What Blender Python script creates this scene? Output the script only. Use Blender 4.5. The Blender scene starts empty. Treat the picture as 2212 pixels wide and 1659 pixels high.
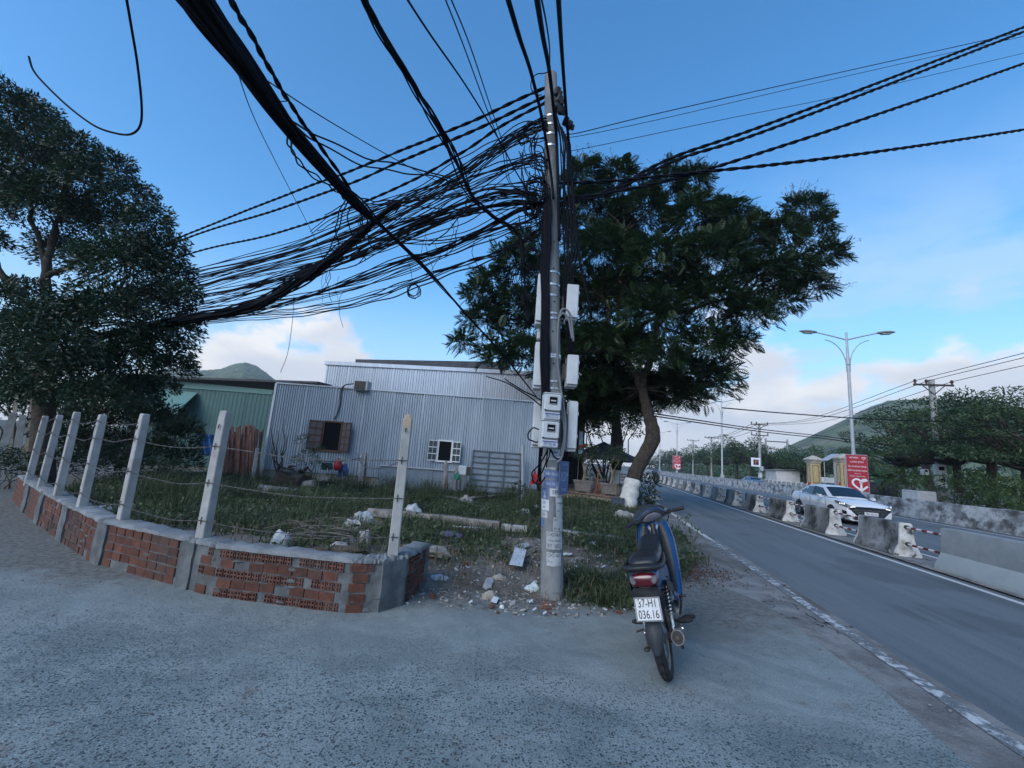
import bpy, bmesh, math, random
import numpy as np
from mathutils import Vector, Matrix, Euler, noise as mnoise
C = bpy.context; D = bpy.data; SC = C.scene
R = math.radians
rng = random.Random(7)
CLOUD_OFF = (1.3, .2, .4); SKY_STRENGTH = .104; CLOUD_STRENGTH = .43; SUN_STRENGTH = .78; EXPOSURE = 1.45
# ------------------------------------------------------------------ camera
W_, H_, F_ = 2212.0, 1659.0, 923.0          # the picture measured in these units; focal length in the same units
PITCH, ROLL, HC = R(9.7), R(4.3), 1.45
cam_d = D.cameras.new('camera'); cam = D.objects.new('camera', cam_d); SC.collection.objects.link(cam)
fw = Vector((0, math.cos(PITCH), math.sin(PITCH))); up0 = Vector((0, -math.sin(PITCH), math.cos(PITCH))); r0 = Vector((1, 0, 0))
RT = r0*math.cos(ROLL) + up0*math.sin(ROLL); UP = -r0*math.sin(ROLL) + up0*math.cos(ROLL)
m3 = Matrix((RT, UP, -fw)).transposed()
cam.matrix_world = Matrix.Translation((0, 0, HC)) @ m3.to_4x4()
cam_d.sensor_width = 36; cam_d.lens = 36*F_/W_; cam_d.clip_start = .05; cam_d.clip_end = 6000
SC.camera = cam
# ------------------------------------------------------------------ world, sun, exposure
SUN_EL, SUN_AZ = R(34), R(-142)             # azimuth from +Y towards +X; the low sun stands behind and to the left of the viewer
w = D.worlds.new('World'); SC.world = w; w.use_nodes = True
nt = w.node_tree; nt.nodes.clear()
def wn(t, **k):
    n = nt.nodes.new(t)
    for a, b in k.items(): setattr(n, a, b)
    return n
def wl(a, b): nt.links.new(a, b)
def wmath(op, a, b=None, clamp=False):
    n = wn('ShaderNodeMath', operation=op, use_clamp=clamp)
    for i, v in enumerate((a, b)):
        if v is None: continue
        if isinstance(v, (int, float)): n.inputs[i].default_value = v
        else: wl(v, n.inputs[i])
    return n.outputs[0]
def wramp(x, lo, hi, smooth=True):
    n = wn('ShaderNodeMapRange', interpolation_type='SMOOTHSTEP' if smooth else 'LINEAR')
    wl(x, n.inputs[0]); n.inputs[1].default_value = lo; n.inputs[2].default_value = hi
    return n.outputs[0]
def wmix(f, a, b):
    n = wn('ShaderNodeMix', data_type='RGBA')
    if isinstance(f, (int, float)): n.inputs[0].default_value = f
    else: wl(f, n.inputs[0])
    for i, v in ((6, a), (7, b)):
        if isinstance(v, tuple): n.inputs[i].default_value = (*v, 1)
        else: wl(v, n.inputs[i])
    return n.outputs[2]
sky = wn('ShaderNodeTexSky', sky_type='NISHITA'); sky.sun_disc = False
sky.sun_elevation = SUN_EL; sky.sun_rotation = SUN_AZ; sky.air_density = 1.0; sky.dust_density = .6; sky.ozone_density = 3.0
tc = wn('ShaderNodeTexCoord'); sep = wn('ShaderNodeSeparateXYZ'); wl(tc.outputs['Generated'], sep.inputs[0])
X, Y, Z = sep.outputs
def wnoise(scale, off, sc, detail=8, rough=.55, dist=0.):
    mp = wn('ShaderNodeMapping'); wl(tc.outputs['Generated'], mp.inputs[0])
    mp.inputs['Location'].default_value = off; mp.inputs['Scale'].default_value = sc
    n = wn('ShaderNodeTexNoise'); wl(mp.outputs[0], n.inputs['Vector']); n.inputs['Scale'].default_value = scale
    n.inputs['Detail'].default_value = detail; n.inputs['Roughness'].default_value = rough; n.inputs['Distortion'].default_value = dist
    return n.outputs[0]
big = wnoise(2.3, CLOUD_OFF, (1, 1, 1.6), 2, .5)
fine = wnoise(5.5, (1.7, .4, 3.1), (1, 1, 1.7), 9, .58)
# height to which the heaped clouds reach varies round the horizon
top = wmath('ADD', wmath('MULTIPLY', big, .62), wmath('ADD', wmath('MULTIPLY', wramp(X, .22, .62), .085), -.112))
dens = wmath('ADD', wmath('MULTIPLY', wmath('SUBTRACT', top, Z), 3.2), wmath('MULTIPLY', wmath('SUBTRACT', fine, .5), 1.9))
cum = wramp(dens, -.03, .26)
core = wramp(dens, .1, .75)
wisp = wnoise(2.0, (4.2, 1.1, .3), (.7, 1.3, 3.4), 7, .62, .5)
wispm = wmath('MULTIPLY', wramp(wisp, .37, .66), wmath('MULTIPLY', wramp(Z, .62, .2), wmath('MULTIPLY', wramp(X, -.30, .40), .92)))
mist = wmath('MULTIPLY', wramp(Z, .42, 0.0), .80)
shade = wnoise(4.0, (7.7, 2.2, .9), (1, 1, 2.4), 5, .5)
hsv = wn('ShaderNodeHueSaturation'); hsv.inputs['Saturation'].default_value = 1.27; hsv.inputs['Value'].default_value = 1.0
hsv.inputs['Hue'].default_value = .4955
wl(sky.outputs[0], hsv.inputs['Color'])
bg1 = wn('ShaderNodeBackground'); bg1.inputs[1].default_value = SKY_STRENGTH
wl(hsv.outputs[0], bg1.inputs[0])
bg2 = wn('ShaderNodeBackground'); bg2.inputs[1].default_value = CLOUD_STRENGTH
cwarm = wmix(wramp(shade, .40, .62), (.70, .72, .77), (1.0, .965, .92))
cloudc = wmix(wmath('MULTIPLY', core, .62), cwarm, (.60, .66, .78))
bgw = wn('ShaderNodeBackground'); bgw.inputs[1].default_value = CLOUD_STRENGTH*.92; bgw.inputs[0].default_value = (.56, .76, .98, 1)
wl(cloudc, bg2.inputs[0])
ms1 = wn('ShaderNodeMixShader'); wl(wmath('MAXIMUM', wispm, mist), ms1.inputs[0]); wl(bg1.outputs[0], ms1.inputs[1]); wl(bgw.outputs[0], ms1.inputs[2])
ms2 = wn('ShaderNodeMixShader'); wl(wmath('MULTIPLY', cum, .93), ms2.inputs[0]); wl(ms1.outputs[0], ms2.inputs[1]); wl(bg2.outputs[0], ms2.inputs[2])
wo = wn('ShaderNodeOutputWorld'); wl(ms2.outputs[0], wo.inputs[0])
sd = D.lights.new('sun', 'SUN'); sd.energy = SUN_STRENGTH; sd.angle = R(42); sd.color = (1, .965, .92)
so = D.objects.new('sun', sd); SC.collection.objects.link(so)
sv = Vector((math.sin(SUN_AZ)*math.cos(SUN_EL), math.cos(SUN_AZ)*math.cos(SUN_EL), math.sin(SUN_EL)))
so.rotation_euler = sv.to_track_quat('Z', 'Y').to_euler(); so.location = sv*50
SC.view_settings.view_transform = 'Standard'; SC.view_settings.look = 'None'; SC.view_settings.gamma = 1
SC.view_settings.exposure = EXPOSURE; SC.view_settings.use_curve_mapping = False
SC.cycles.max_bounces = 6; SC.cycles.diffuse_bounces = 3; SC.cycles.transparent_max_bounces = 8
SC.cycles.use_denoising = True
# ------------------------------------------------------------------ measuring helpers: a direction seen in the photograph, met with a plane of the place
def ray(x, y): return fw + RT*((x-W_/2)/F_) + UP*((H_/2-y)/F_)
def GND(x, y, z=0.):
    d = ray(x, y); t = (z-HC)/d.z; return Vector((d.x*t, d.y*t, z))
def AT(x, y, Yd):
    d = ray(x, y); t = Yd/d.y; return Vector((d.x*t, Yd, HC+d.z*t))
TH = math.atan(.213); US = Vector((math.sin(TH), math.cos(TH), 0)); NS = Vector((math.cos(TH), -math.sin(TH), 0))
def ROAD(n, s, z=0.): return NS*n + US*s + Vector((0, 0, z))
def ON(x, y, n):                              # where the upright plane through a picture point meets the line n beside the road
    d = ray(x, y); t = n/(d.x*NS.x+d.y*NS.y); return Vector((d.x*t, d.y*t, HC+d.z*t))
# ------------------------------------------------------------------ mesh helpers
class MB:
    def __init__(s): s.v = []; s.f = []; s.mi = []; s.cur = 0
    def add(s, vs, fs):
        o = len(s.v); s.v.extend([tuple(p) for p in vs])
        for f in fs: s.f.append([i+o for i in f]); s.mi.append(s.cur)
        return s
    def box(s, c, d, rot=None, taper=1.0):
        hx, hy, hz = d[0]/2, d[1]/2, d[2]/2
        vs = [Vector((x*hx*(taper if z > 0 else 1), y*hy*(taper if z > 0 else 1), z*hz)) for z in (-1, 1) for y in (-1, 1) for x in (-1, 1)]
        if rot is not None:
            m = rot if isinstance(rot, Matrix) else Euler(rot).to_matrix()
            vs = [m @ v for v in vs]
        c = Vector(c); return s.add([v+c for v in vs], [(0,2,3,1),(4,5,7,6),(0,1,5,4),(2,6,7,3),(0,4,6,2),(1,3,7,5)])
    def bbox(s, c, d, b=.01, rot=None):       # box with chamfered vertical and horizontal edges
        hx, hy, hz = d[0]/2, d[1]/2, d[2]/2; b = min(b, hx*.9, hy*.9, hz*.9)
        ring = lambda ix, iy, z: [(-hx+ix,-hy+iy+b,z),(-hx+ix+b,-hy+iy,z),(hx-ix-b,-hy+iy,z),(hx-ix,-hy+iy+b,z),(hx-ix,hy-iy-b,z),(hx-ix-b,hy-iy,z),(-hx+ix+b,hy-iy,z),(-hx+ix,hy-iy-b,z)]
        rings = [ring(b,b,-hz), ring(0,0,-hz+b), ring(0,0,hz-b), ring(b,b,hz)]
        m = None if rot is None else (rot if isinstance(rot, Matrix) else Euler(rot).to_matrix())
        c = Vector(c); vs = []
        for r in rings:
            for p in r:
                v = Vector(p); vs.append((m @ v if m else v)+c)
        fs = [tuple(range(7,-1,-1)), tuple(range(24,32))]
        for k in range(3):
            for i in range(8): fs.append((k*8+i, k*8+(i+1)%8, k*8+8+(i+1)%8, k*8+8+i))
        return s.add(vs, fs)
    def tube(s, pts, rad, seg=8, cap=True, squash=None):
        pts = [Vector(p) for p in pts]; n = len(pts)
        if isinstance(rad, (int, float)): rad = [rad]*n
        vs = []; prev = None
        for i, p in enumerate(pts):
            t = (pts[min(i+1,n-1)]-pts[max(i-1,0)])
            t = t.normalized() if t.length > 1e-9 else Vector((0,0,1))
            if prev is None:
                a = Vector((0,0,1)) if abs(t.z) < .9 else Vector((1,0,0))
                u = t.cross(a).normalized()
            else:
                u = (prev - t*prev.dot(t)); u = u.normalized() if u.length > 1e-6 else t.orthogonal().normalized()
            prev = u; v = t.cross(u)
            for k in range(seg):
                a = 2*math.pi*k/seg
                vs.append(p + (u*math.cos(a)+v*math.sin(a)*(squash or 1))*rad[i])
        fs = []
        for i in range(n-1):
            for k in range(seg): fs.append((i*seg+k, i*seg+(k+1)%seg, (i+1)*seg+(k+1)%seg, (i+1)*seg+k))
        if cap: fs += [tuple(range(seg-1,-1,-1)), tuple(range((n-1)*seg, n*seg))]
        return s.add(vs, fs)
    def cyl(s, p0, p1, r0_, r1_=None, seg=12): return s.tube([p0, p1], [r0_, r0_ if r1_ is None else r1_], seg)
    def lathe(s, prof, axis=None, seg=24, c=(0,0,0), closed=False):   # prof (r, h) turned about an axis matrix
        m = axis or Matrix.Identity(3); c = Vector(c); n = len(prof); vs = []
        for k in range(seg):
            a = 2*math.pi*k/seg
            for r, h in prof: vs.append(m @ Vector((r*math.cos(a), r*math.sin(a), h)) + c)
        fs = []
        for k in range(seg):
            k2 = (k+1) % seg
            for i in range(n if closed else n-1):
                j = (i+1) % n; fs.append((k*n+i, k2*n+i, k2*n+j, k*n+j))
        return s.add(vs, fs)
    def prism(s, poly, d):                    # poly: 3D outline, d: thickness vector
        d = Vector(d); n = len(poly); a = [Vector(p) for p in poly]
        vs = a + [p+d for p in a]
        return s.add(vs, [tuple(range(n-1,-1,-1)), tuple(range(n,2*n))]+[(i,(i+1)%n,n+(i+1)%n,n+i) for i in range(n)])
    def loft(s, secs, closed=True, cap=True):
        n = len(secs[0]); vs = [Vector(p) for q in secs for p in q]; fs = []
        for i in range(len(secs)-1):
            for k in range(n if closed else n-1): fs.append((i*n+k, i*n+(k+1)%n, (i+1)*n+(k+1)%n, (i+1)*n+k))
        if cap and closed: fs += [tuple(range(n-1,-1,-1)), tuple(range((len(secs)-1)*n, len(secs)*n))]
        return s.add(vs, fs)
    def quad(s, a, b, c, d): return s.add([a,b,c,d], [(0,1,2,3)])
    def build(s, name, mats, parent=None, smooth=None, local=False, mesh_only=False):
        me = D.meshes.new(name)
        vs = s.v
        if parent is not None and not local:
            iv = parent.matrix_basis.inverted() if parent.parent is None else (parent.parent.matrix_basis @ parent.matrix_basis).inverted()
            vs = [tuple(iv @ Vector(p)) for p in vs]
        off = Vector((0,0,0))
        if parent is None and not mesh_only and vs and not local:
            a = np.array(vs); off = Vector(((a[:,0].min()+a[:,0].max())/2, (a[:,1].min()+a[:,1].max())/2, a[:,2].min()))
            vs = [tuple(p) for p in (a-np.array(off))]
        me.from_pydata(vs, [], s.f)
        ms = mats if isinstance(mats, (list, tuple)) else [mats]
        for m in ms: me.materials.append(m)
        if len(ms) > 1: me.polygons.foreach_set('material_index', s.mi)
        if smooth is not None:
            me.polygons.foreach_set('use_smooth', [True]*len(me.polygons))
            if smooth < 179: me.set_sharp_from_angle(angle=R(smooth))
        me.validate(); me.update()
        if mesh_only: return me
        return link(name, me, parent, off)
def link(name, me, parent=None, loc=(0,0,0)):
    o = D.objects.new(name, me); SC.collection.objects.link(o); o.location = loc
    if parent is not None: o.parent = parent
    return o
def bm_recalc(o):
    bm = bmesh.new(); bm.from_mesh(o.data); bmesh.ops.recalc_face_normals(bm, faces=bm.faces); bm.to_mesh(o.data); bm.free(); return o
def tag(o, label=None, cat=None, group=None, kind=None):
    if label: o['label'] = label
    if cat: o['category'] = cat
    if group: o['group'] = group
    if kind: o['kind'] = kind
    return o
def thing(name, label, cat, loc=(0,0,0), rot=(0,0,0), group=None):
    o = D.objects.new(name, None); SC.collection.objects.link(o); o.empty_display_size = .2
    o.location = loc; o.rotation_euler = rot if not isinstance(rot, (int, float)) else (0,0,rot)
    o.matrix_basis = Matrix.Translation(Vector(loc)) @ Euler(o.rotation_euler).to_matrix().to_4x4()
    return tag(o, label, cat, group)
def dup(root, loc=None, rot=None, label=None, scale=None):
    r = root.copy(); SC.collection.objects.link(r)
    if loc is not None: r.location = loc
    if rot is not None: r.rotation_euler = rot if not isinstance(rot, (int, float)) else (0,0,rot)
    if scale is not None: r.scale = (scale,)*3 if isinstance(scale, (int, float)) else scale
    if label: r['label'] = label
    for ch in list(root.children):
        c = ch.copy(); SC.collection.objects.link(c); c.parent = r
        for g in list(ch.children):
            d = g.copy(); SC.collection.objects.link(d); d.parent = c
    return r
def smoothpath(pts, n=8):                     # Catmull-Rom through the points
    P = [Vector(p) for p in pts]; P = [P[0]*2-P[1]] + P + [P[-1]*2-P[-2]]; out = []
    for i in range(1, len(P)-2):
        a, b, c, d = P[i-1:i+3]
        for k in range(n):
            t = k/n; out.append(.5*((2*b)+(c-a)*t+(2*a-5*b+4*c-d)*t*t+(3*b-a-3*c+d)*t**3))
    out.append(P[-2]); return out
def fastmesh(name, V, Fq, mat, parent=None, smooth=False, mats_idx=None, loc=(0,0,0), local=False):   # numpy arrays: V (n,3), Fq (m,k)
    me = D.meshes.new(name); k = Fq.shape[1]
    if parent is not None and not local: V = np.asarray(V) - np.array(parent.matrix_basis.translation)
    me.vertices.add(len(V)); me.vertices.foreach_set('co', np.asarray(V, np.float32).ravel())
    me.loops.add(Fq.size); me.loops.foreach_set('vertex_index', np.asarray(Fq, np.int32).ravel())
    me.polygons.add(len(Fq)); me.polygons.foreach_set('loop_start', np.arange(0, Fq.size, k, dtype=np.int32))
    for m in (mat if isinstance(mat, (list, tuple)) else [mat]): me.materials.append(m)
    if mats_idx is not None: me.polygons.foreach_set('material_index', np.asarray(mats_idx, np.int32))
    if smooth: me.polygons.foreach_set('use_smooth', np.ones(len(Fq), bool))
    me.update(calc_edges=True); me.validate()
    if parent is None: return link(name, me, None, loc)
    return link(name, me, parent)
# ------------------------------------------------------------------ materials
MATS = {}
def mat(name, c1, c2=None, scale=6., rough=.8, metal=0., bump=0., bscale=None, lo=.35, hi=.65, spec=.35, coat=0., rnd=0.,
        stain=None, sc3=(1,1,1), detail=6, emit=0., world=False, alpha=None, trans=0., bd=.02):
    m = D.materials.new(name); m.use_nodes = True; t = m.node_tree; n = t.nodes; L = t.links
    b = n['Principled BSDF']; b.inputs['Roughness'].default_value = rough; b.inputs['Metallic'].default_value = metal
    b.inputs['Specular IOR Level'].default_value = spec; b.inputs['Coat Weight'].default_value = coat
    if trans: b.inputs['Transmission Weight'].default_value = trans
    tcn = n.new('ShaderNodeTexCoord'); src = tcn.outputs['Object']
    if world: src = n.new('ShaderNodeNewGeometry').outputs['Position']
    mp = n.new('ShaderNodeMapping'); L.new(src, mp.inputs[0]); mp.inputs['Scale'].default_value = sc3
    def noise(s, d=detail, r=.6):
        x = n.new('ShaderNodeTexNoise'); L.new(mp.outputs[0], x.inputs['Vector']); x.inputs['Scale'].default_value = s
        x.inputs['Detail'].default_value = d; x.inputs['Roughness'].default_value = r; return x.outputs[0]
    def rmp(x, a, c):
        q = n.new('ShaderNodeMapRange'); q.interpolation_type = 'SMOOTHSTEP'; L.new(x, q.inputs[0]); q.inputs[1].default_value = a; q.inputs[2].default_value = c; return q.outputs[0]
    def mix(f, a, c, mode='MIX'):
        q = n.new('ShaderNodeMix'); q.data_type = 'RGBA'; q.blend_type = mode
        if isinstance(f, float): q.inputs[0].default_value = f
        else: L.new(f, q.inputs[0])
        for i, v in ((6, a), (7, c)):
            if isinstance(v, tuple): q.inputs[i].default_value = (*v, 1)
            else: L.new(v, q.inputs[i])
        return q.outputs[2]
    col = c1
    if c2 is not None: col = mix(rmp(noise(scale), lo, hi), c1, c2)
    for st in (stain or []):
        col = mix(rmp(noise(st[1]), st[2], st[3]), col, st[0])
    if rnd:
        oi = n.new('ShaderNodeObjectInfo'); q = n.new('ShaderNodeMapRange'); L.new(oi.outputs['Random'], q.inputs[0])
        q.inputs[3].default_value = 1-rnd; q.inputs[4].default_value = 1+rnd
        h = n.new('ShaderNodeHueSaturation'); L.new(q.outputs[0], h.inputs['Value'])
        if isinstance(col, tuple): h.inputs['Color'].default_value = (*col, 1)
        else: L.new(col, h.inputs['Color'])
        col = h.outputs[0]
    if isinstance(col, tuple): b.inputs['Base Color'].default_value = (*col, 1)
    else: L.new(col, b.inputs['Base Color'])
    if emit: b.inputs['Emission Strength'].default_value = emit; b.inputs['Emission Color'].default_value = (*c1, 1)
    if bump:
        bn = n.new('ShaderNodeBump'); bn.inputs['Strength'].default_value = bump; bn.inputs['Distance'].default_value = bd
        L.new(noise(bscale or scale*4), bn.inputs['Height']); L.new(bn.outputs[0], b.inputs['Normal'])
    MATS[name] = m; return m
def leafmat(name, c1, c2, c3, scale=1.2, rough=.55, tl=.25):
    m = mat(name, c1, c2, scale, rough, lo=.3, hi=.7, stain=[(c3, scale*2.3, .55, .75)], world=True, spec=.55)
    t = m.node_tree; b = t.nodes['Principled BSDF']; o = t.nodes['Material Output']
    tr = t.nodes.new('ShaderNodeBsdfTranslucent'); mx = t.nodes.new('ShaderNodeMixShader'); mx.inputs[0].default_value = tl
    src = b.inputs['Base Color'].links[0].from_socket
    t.links.new(src, tr.inputs[0]); t.links.new(b.outputs[0], mx.inputs[1]); t.links.new(tr.outputs[0], mx.inputs[2]); t.links.new(mx.outputs[0], o.inputs[0])
    return m
black_plastic = mat('black_plastic', (.018,.02,.023), rough=.42)
rubber = mat('rubber', (.02,.02,.021), (.035,.034,.033), 40, rough=.8)
steel = mat('steel', (.45,.46,.47), (.28,.28,.29), 25, rough=.35, metal=1)
dark_metal = mat('dark_metal', (.06,.06,.065), (.1,.08,.06), 20, rough=.55, metal=.6)
cable_black = mat('cable_black', (.0035,.005,.009), (.008,.010,.015), 15, rough=.75, spec=.12)
white_plastic = mat('white_plastic', (.56,.585,.59), (.48,.505,.505), 5, rough=.5, stain=[((.32,.32,.29),14,.6,.8)])
white_paint = mat('white_paint', (.72,.72,.70), (.6,.6,.58), 8, rough=.6, stain=[((.3,.3,.28),18,.6,.75)])
concrete = mat('concrete', (.30,.30,.29), (.42,.42,.40), 7, rough=.9, bump=.5, bscale=60, stain=[((.17,.165,.155),3.2,.56,.74)], bd=.006)
def font_text(name, s, size, m, parent, mtx, bend=None, align='CENTER', sx=1.0, extr=0.):
    cu = D.curves.new(name, 'FONT'); cu.body = s; cu.size = size; cu.align_x = align; cu.align_y = 'CENTER'; cu.extrude = extr
    o = D.objects.new(name, cu); SC.collection.objects.link(o)
    dg = C.evaluated_depsgraph_get(); me = D.meshes.new_from_object(o.evaluated_get(dg), depsgraph=dg)
    D.objects.remove(o); D.curves.remove(cu)
    for v in me.vertices:
        p = Vector((v.co.x*sx, v.co.y, v.co.z))
        v.co = bend(p) if bend else mtx @ p
    me.materials.clear(); me.materials.append(m); me.update()
    return link(name, me, parent)
# ================================================================== GROUND, ROADS
def groundmat(name, kind):
    m = D.materials.new(name); m.use_nodes = True; t = m.node_tree; n = t.nodes; L = t.links
    b = n['Principled BSDF']; b.inputs['Roughness'].default_value = .9; b.inputs['Specular IOR Level'].default_value = .25
    P = n.new('ShaderNodeNewGeometry').outputs['Position']
    def mp(sc=(1,1,1), rot=0., src=P):
        q = n.new('ShaderNodeMapping'); L.new(src, q.inputs[0]); q.inputs['Scale'].default_value = sc; q.inputs['Rotation'].default_value = (0,0,rot); return q.outputs[0]
    def noise(s, d=6, r=.6, v=P, dist=0.):
        x = n.new('ShaderNodeTexNoise'); L.new(v, x.inputs['Vector']); x.inputs['Scale'].default_value = s; x.inputs['Detail'].default_value = d
        x.inputs['Roughness'].default_value = r; x.inputs['Distortion'].default_value = dist; return x.outputs[0]
    def rmp(x, a, c, lo=0., hi=1.):
        q = n.new('ShaderNodeMapRange'); q.interpolation_type = 'SMOOTHSTEP'; L.new(x, q.inputs[0]); q.inputs[1].default_value = a; q.inputs[2].default_value = c
        q.inputs[3].default_value = lo; q.inputs[4].default_value = hi; return q.outputs[0]
    def mix(f, a, c):
        q = n.new('ShaderNodeMix'); q.data_type = 'RGBA'
        if isinstance(f, float): q.inputs[0].default_value = f
        else: L.new(f, q.inputs[0])
        for i, v in ((6, a), (7, c)):
            if isinstance(v, tuple): q.inputs[i].default_value = (*v, 1)
            else: L.new(v, q.inputs[i])
        return q.outputs[2]
    def mth(op, a, c):
        q = n.new('ShaderNodeMath'); q.operation = op
        for i, v in enumerate((a, c)):
            if isinstance(v, (int, float)): q.inputs[i].default_value = v
            else: L.new(v, q.inputs[i])
        return q.outputs[0]
    def bump(h, s, d):
        q = n.new('ShaderNodeBump'); q.inputs['Strength'].default_value = s; q.inputs['Distance'].default_value = d; L.new(h, q.inputs['Height']); L.new(q.outputs[0], b.inputs['Normal'])
    if kind == 'lane':                         # worn concrete with dark crushed stone showing through a dusty skin
        sx = n.new('ShaderNodeSeparateXYZ'); L.new(P, sx.inputs[0])
        wv = n.new('ShaderNodeVectorMath'); wv.operation = 'ADD'
        nw = n.new('ShaderNodeTexNoise'); L.new(P, nw.inputs['Vector']); nw.inputs['Scale'].default_value = 80; nw.inputs['Detail'].default_value = 2
        nws = n.new('ShaderNodeVectorMath'); nws.operation = 'SCALE'; L.new(nw.outputs[1], nws.inputs[0]); nws.inputs['Scale'].default_value = .012
        L.new(P, wv.inputs[0]); L.new(nws.outputs[0], wv.inputs[1])
        def stones(sc, thr_lo, thr_hi):
            vo = n.new('ShaderNodeTexVoronoi'); L.new(wv.outputs[0], vo.inputs['Vector']); vo.inputs['Scale'].default_value = sc
            s2 = n.new('ShaderNodeSeparateColor'); L.new(vo.outputs['Color'], s2.inputs[0])
            size = mth('MULTIPLY', s2.outputs[0], .52)
            return mth('SUBTRACT', size, vo.outputs['Distance']), s2.outputs[1]
        d1, r1 = stones(60, 0, 0); d2, r2 = stones(105, 0, 0)
        # exposure of the stones: strong near the viewer and at the left, gone under the dust by the wall
        ex = noise(.55, 4, .55); ex2 = noise(2.2, 4, .6)
        base = rmp(sx.outputs[1], 3.7, 2.0)
        side = rmp(sx.outputs[0], .4, -2.6)
        e = mth('ADD', mth('MULTIPLY', base, 1.0), mth('MULTIPLY', side, .3))
        e = mth('ADD', e, mth('MULTIPLY', mth('SUBTRACT', ex, .5), 2.6)); e = mth('ADD', e, mth('MULTIPLY', mth('SUBTRACT', ex2, .5), .8))
        st = mth('MULTIPLY', rmp(mth('MAXIMUM', d1, mth('SUBTRACT', d2, .1)), -.01, .07), rmp(e, -.25, .35))
        c = mix(rmp(noise(1.3, 8, .68), .40, .60), (.145,.185,.186), (.240,.288,.284))
        c = mix(rmp(noise(.5, 5, .6, mp((1, 2.2, 1), -.25), 1.0), .5, .68), c, (.275,.312,.305))
        c = mix(rmp(noise(75, 3), .48, .72), c, (.135,.15,.15))
        c = mix(mth('MULTIPLY', rmp(noise(95, 2, .5, mp((1,1,1), .7)), .56, .72), .7), c, (.40,.43,.42))
        c = mix(rmp(noise(3.1, 5, .62), .60, .74), c, (.20,.19,.175))
        stc = mix(rmp(r1, .1, .9), (.022,.028,.033), (.075,.082,.085))
        c = mix(mth('MULTIPLY', st, .84), c, stc)
        # reddish brick dust patches and a dark ragged patch beside the motorbike
        c = mix(mth('MULTIPLY', rmp(noise(1.7, 5, .6, mp((1,1,1), 1.0)), .66, .76), .35), c, (.26,.15,.11))
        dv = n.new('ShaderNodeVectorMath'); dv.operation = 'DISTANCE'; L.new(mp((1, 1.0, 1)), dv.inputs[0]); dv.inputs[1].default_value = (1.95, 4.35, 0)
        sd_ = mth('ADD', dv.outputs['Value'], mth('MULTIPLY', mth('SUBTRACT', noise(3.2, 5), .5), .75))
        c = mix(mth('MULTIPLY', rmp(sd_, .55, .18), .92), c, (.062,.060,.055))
        # sandy dust round the motorbike and along the wall, sweeping tyre arcs, hairline cracks
        dst = mth('MULTIPLY', rmp(mth('ADD', sx.outputs[1], mth('MULTIPLY', mth('SUBTRACT', noise(1.1, 5), .5), 3.0)), 2.6, 4.4), .55)
        c = mix(dst, c, (.25,.268,.25))
        soil = rmp(mth('ADD', sx.outputs[1], mth('ADD', mth('MULTIPLY', mth('SUBTRACT', noise(1.4, 5), .5), 1.7), mth('MULTIPLY', mth('SUBTRACT', noise(7, 4), .5), .7))), 4.15, 4.75)
        c = mix(mth('MULTIPLY', soil, .85), c, mix(rmp(noise(16, 4), .4, .6), (.105,.10,.088), (.185,.178,.16)))
        da = n.new('ShaderNodeVectorMath'); da.operation = 'DISTANCE'; L.new(P, da.inputs[0]); da.inputs[1].default_value = (4.6, 6.4, 0)
        arc = n.new('ShaderNodeTexNoise'); arc.noise_dimensions = '1D'; arc.inputs['Scale'].default_value = 4.2; arc.inputs['Detail'].default_value = 5; L.new(da.outputs['Value'], arc.inputs['W'])
        c = mix(mth('MULTIPLY', rmp(arc.outputs[0], .52, .68), mth('MULTIPLY', rmp(noise(.8, 3), .42, .6), .5)), c, (.17,.19,.195))
        ve = n.new('ShaderNodeTexVoronoi'); ve.feature = 'DISTANCE_TO_EDGE'; ve.inputs['Scale'].default_value = .42
        wz = n.new('ShaderNodeVectorMath'); wz.operation = 'MULTIPLY_ADD'; nz2 = n.new('ShaderNodeTexNoise'); L.new(P, nz2.inputs['Vector']); nz2.inputs['Scale'].default_value = 2.4; nz2.inputs['Detail'].default_value = 6; L.new(nz2.outputs[1], wz.inputs[0]); wz.inputs[1].default_value = (.5,.5,.5); L.new(P, wz.inputs[2]); L.new(wz.outputs[0], ve.inputs['Vector'])
        c = mix(mth('MULTIPLY', mth('MULTIPLY', rmp(ve.outputs['Distance'], .005, .001), rmp(noise(.6, 2), .5, .58)), .35), c, (.09,.1,.1))
        L.new(c, b.inputs['Base Color'])
        h = mth('ADD', mth('MULTIPLY', st, -.5), mth('ADD', mth('MULTIPLY', noise(90, 4), .35), mth('MULTIPLY', noise(6, 5), .9)))
        bump(h, 1.0, .016)
    elif kind == 'asphalt':
        v = mp((1.3, .10, 1), 0., mp((1,1,1), TH)); v2 = mp((2.2, .02, 1), 0., mp((1,1,1), TH))
        c = mix(rmp(noise(.8, 5, .6, v), .35, .65), (.086,.102,.112), (.130,.150,.160))
        c = mix(mth('MULTIPLY', rmp(noise(.9, 4, .6, v2), .5, .66), .3), c, (.165,.182,.190))
        c = mix(mth('MULTIPLY', rmp(noise(.35, 3, .5, mp((1,1,1), .3)), .56, .60), .5), c, (.060,.070,.076))
        c = mix(rmp(noise(2.6, 4, .6, v), .5, .75), c, (.142,.160,.168))
        c = mix(rmp(noise(160, 2, .5), .52, .74), c, (.20,.215,.22))
        c = mix(rmp(noise(110, 2, .5, mp((1,1,1), .4)), .58, .74), c, (.05,.056,.06))
        L.new(c, b.inputs['Base Color']); b.inputs['Roughness'].default_value = .78
        bump(noise(140, 3), .5, .006)
    elif kind == 'shoulder':
        c = mix(rmp(noise(2.2, 6, .65), .38, .62), (.15,.148,.142), (.25,.245,.235))
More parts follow.
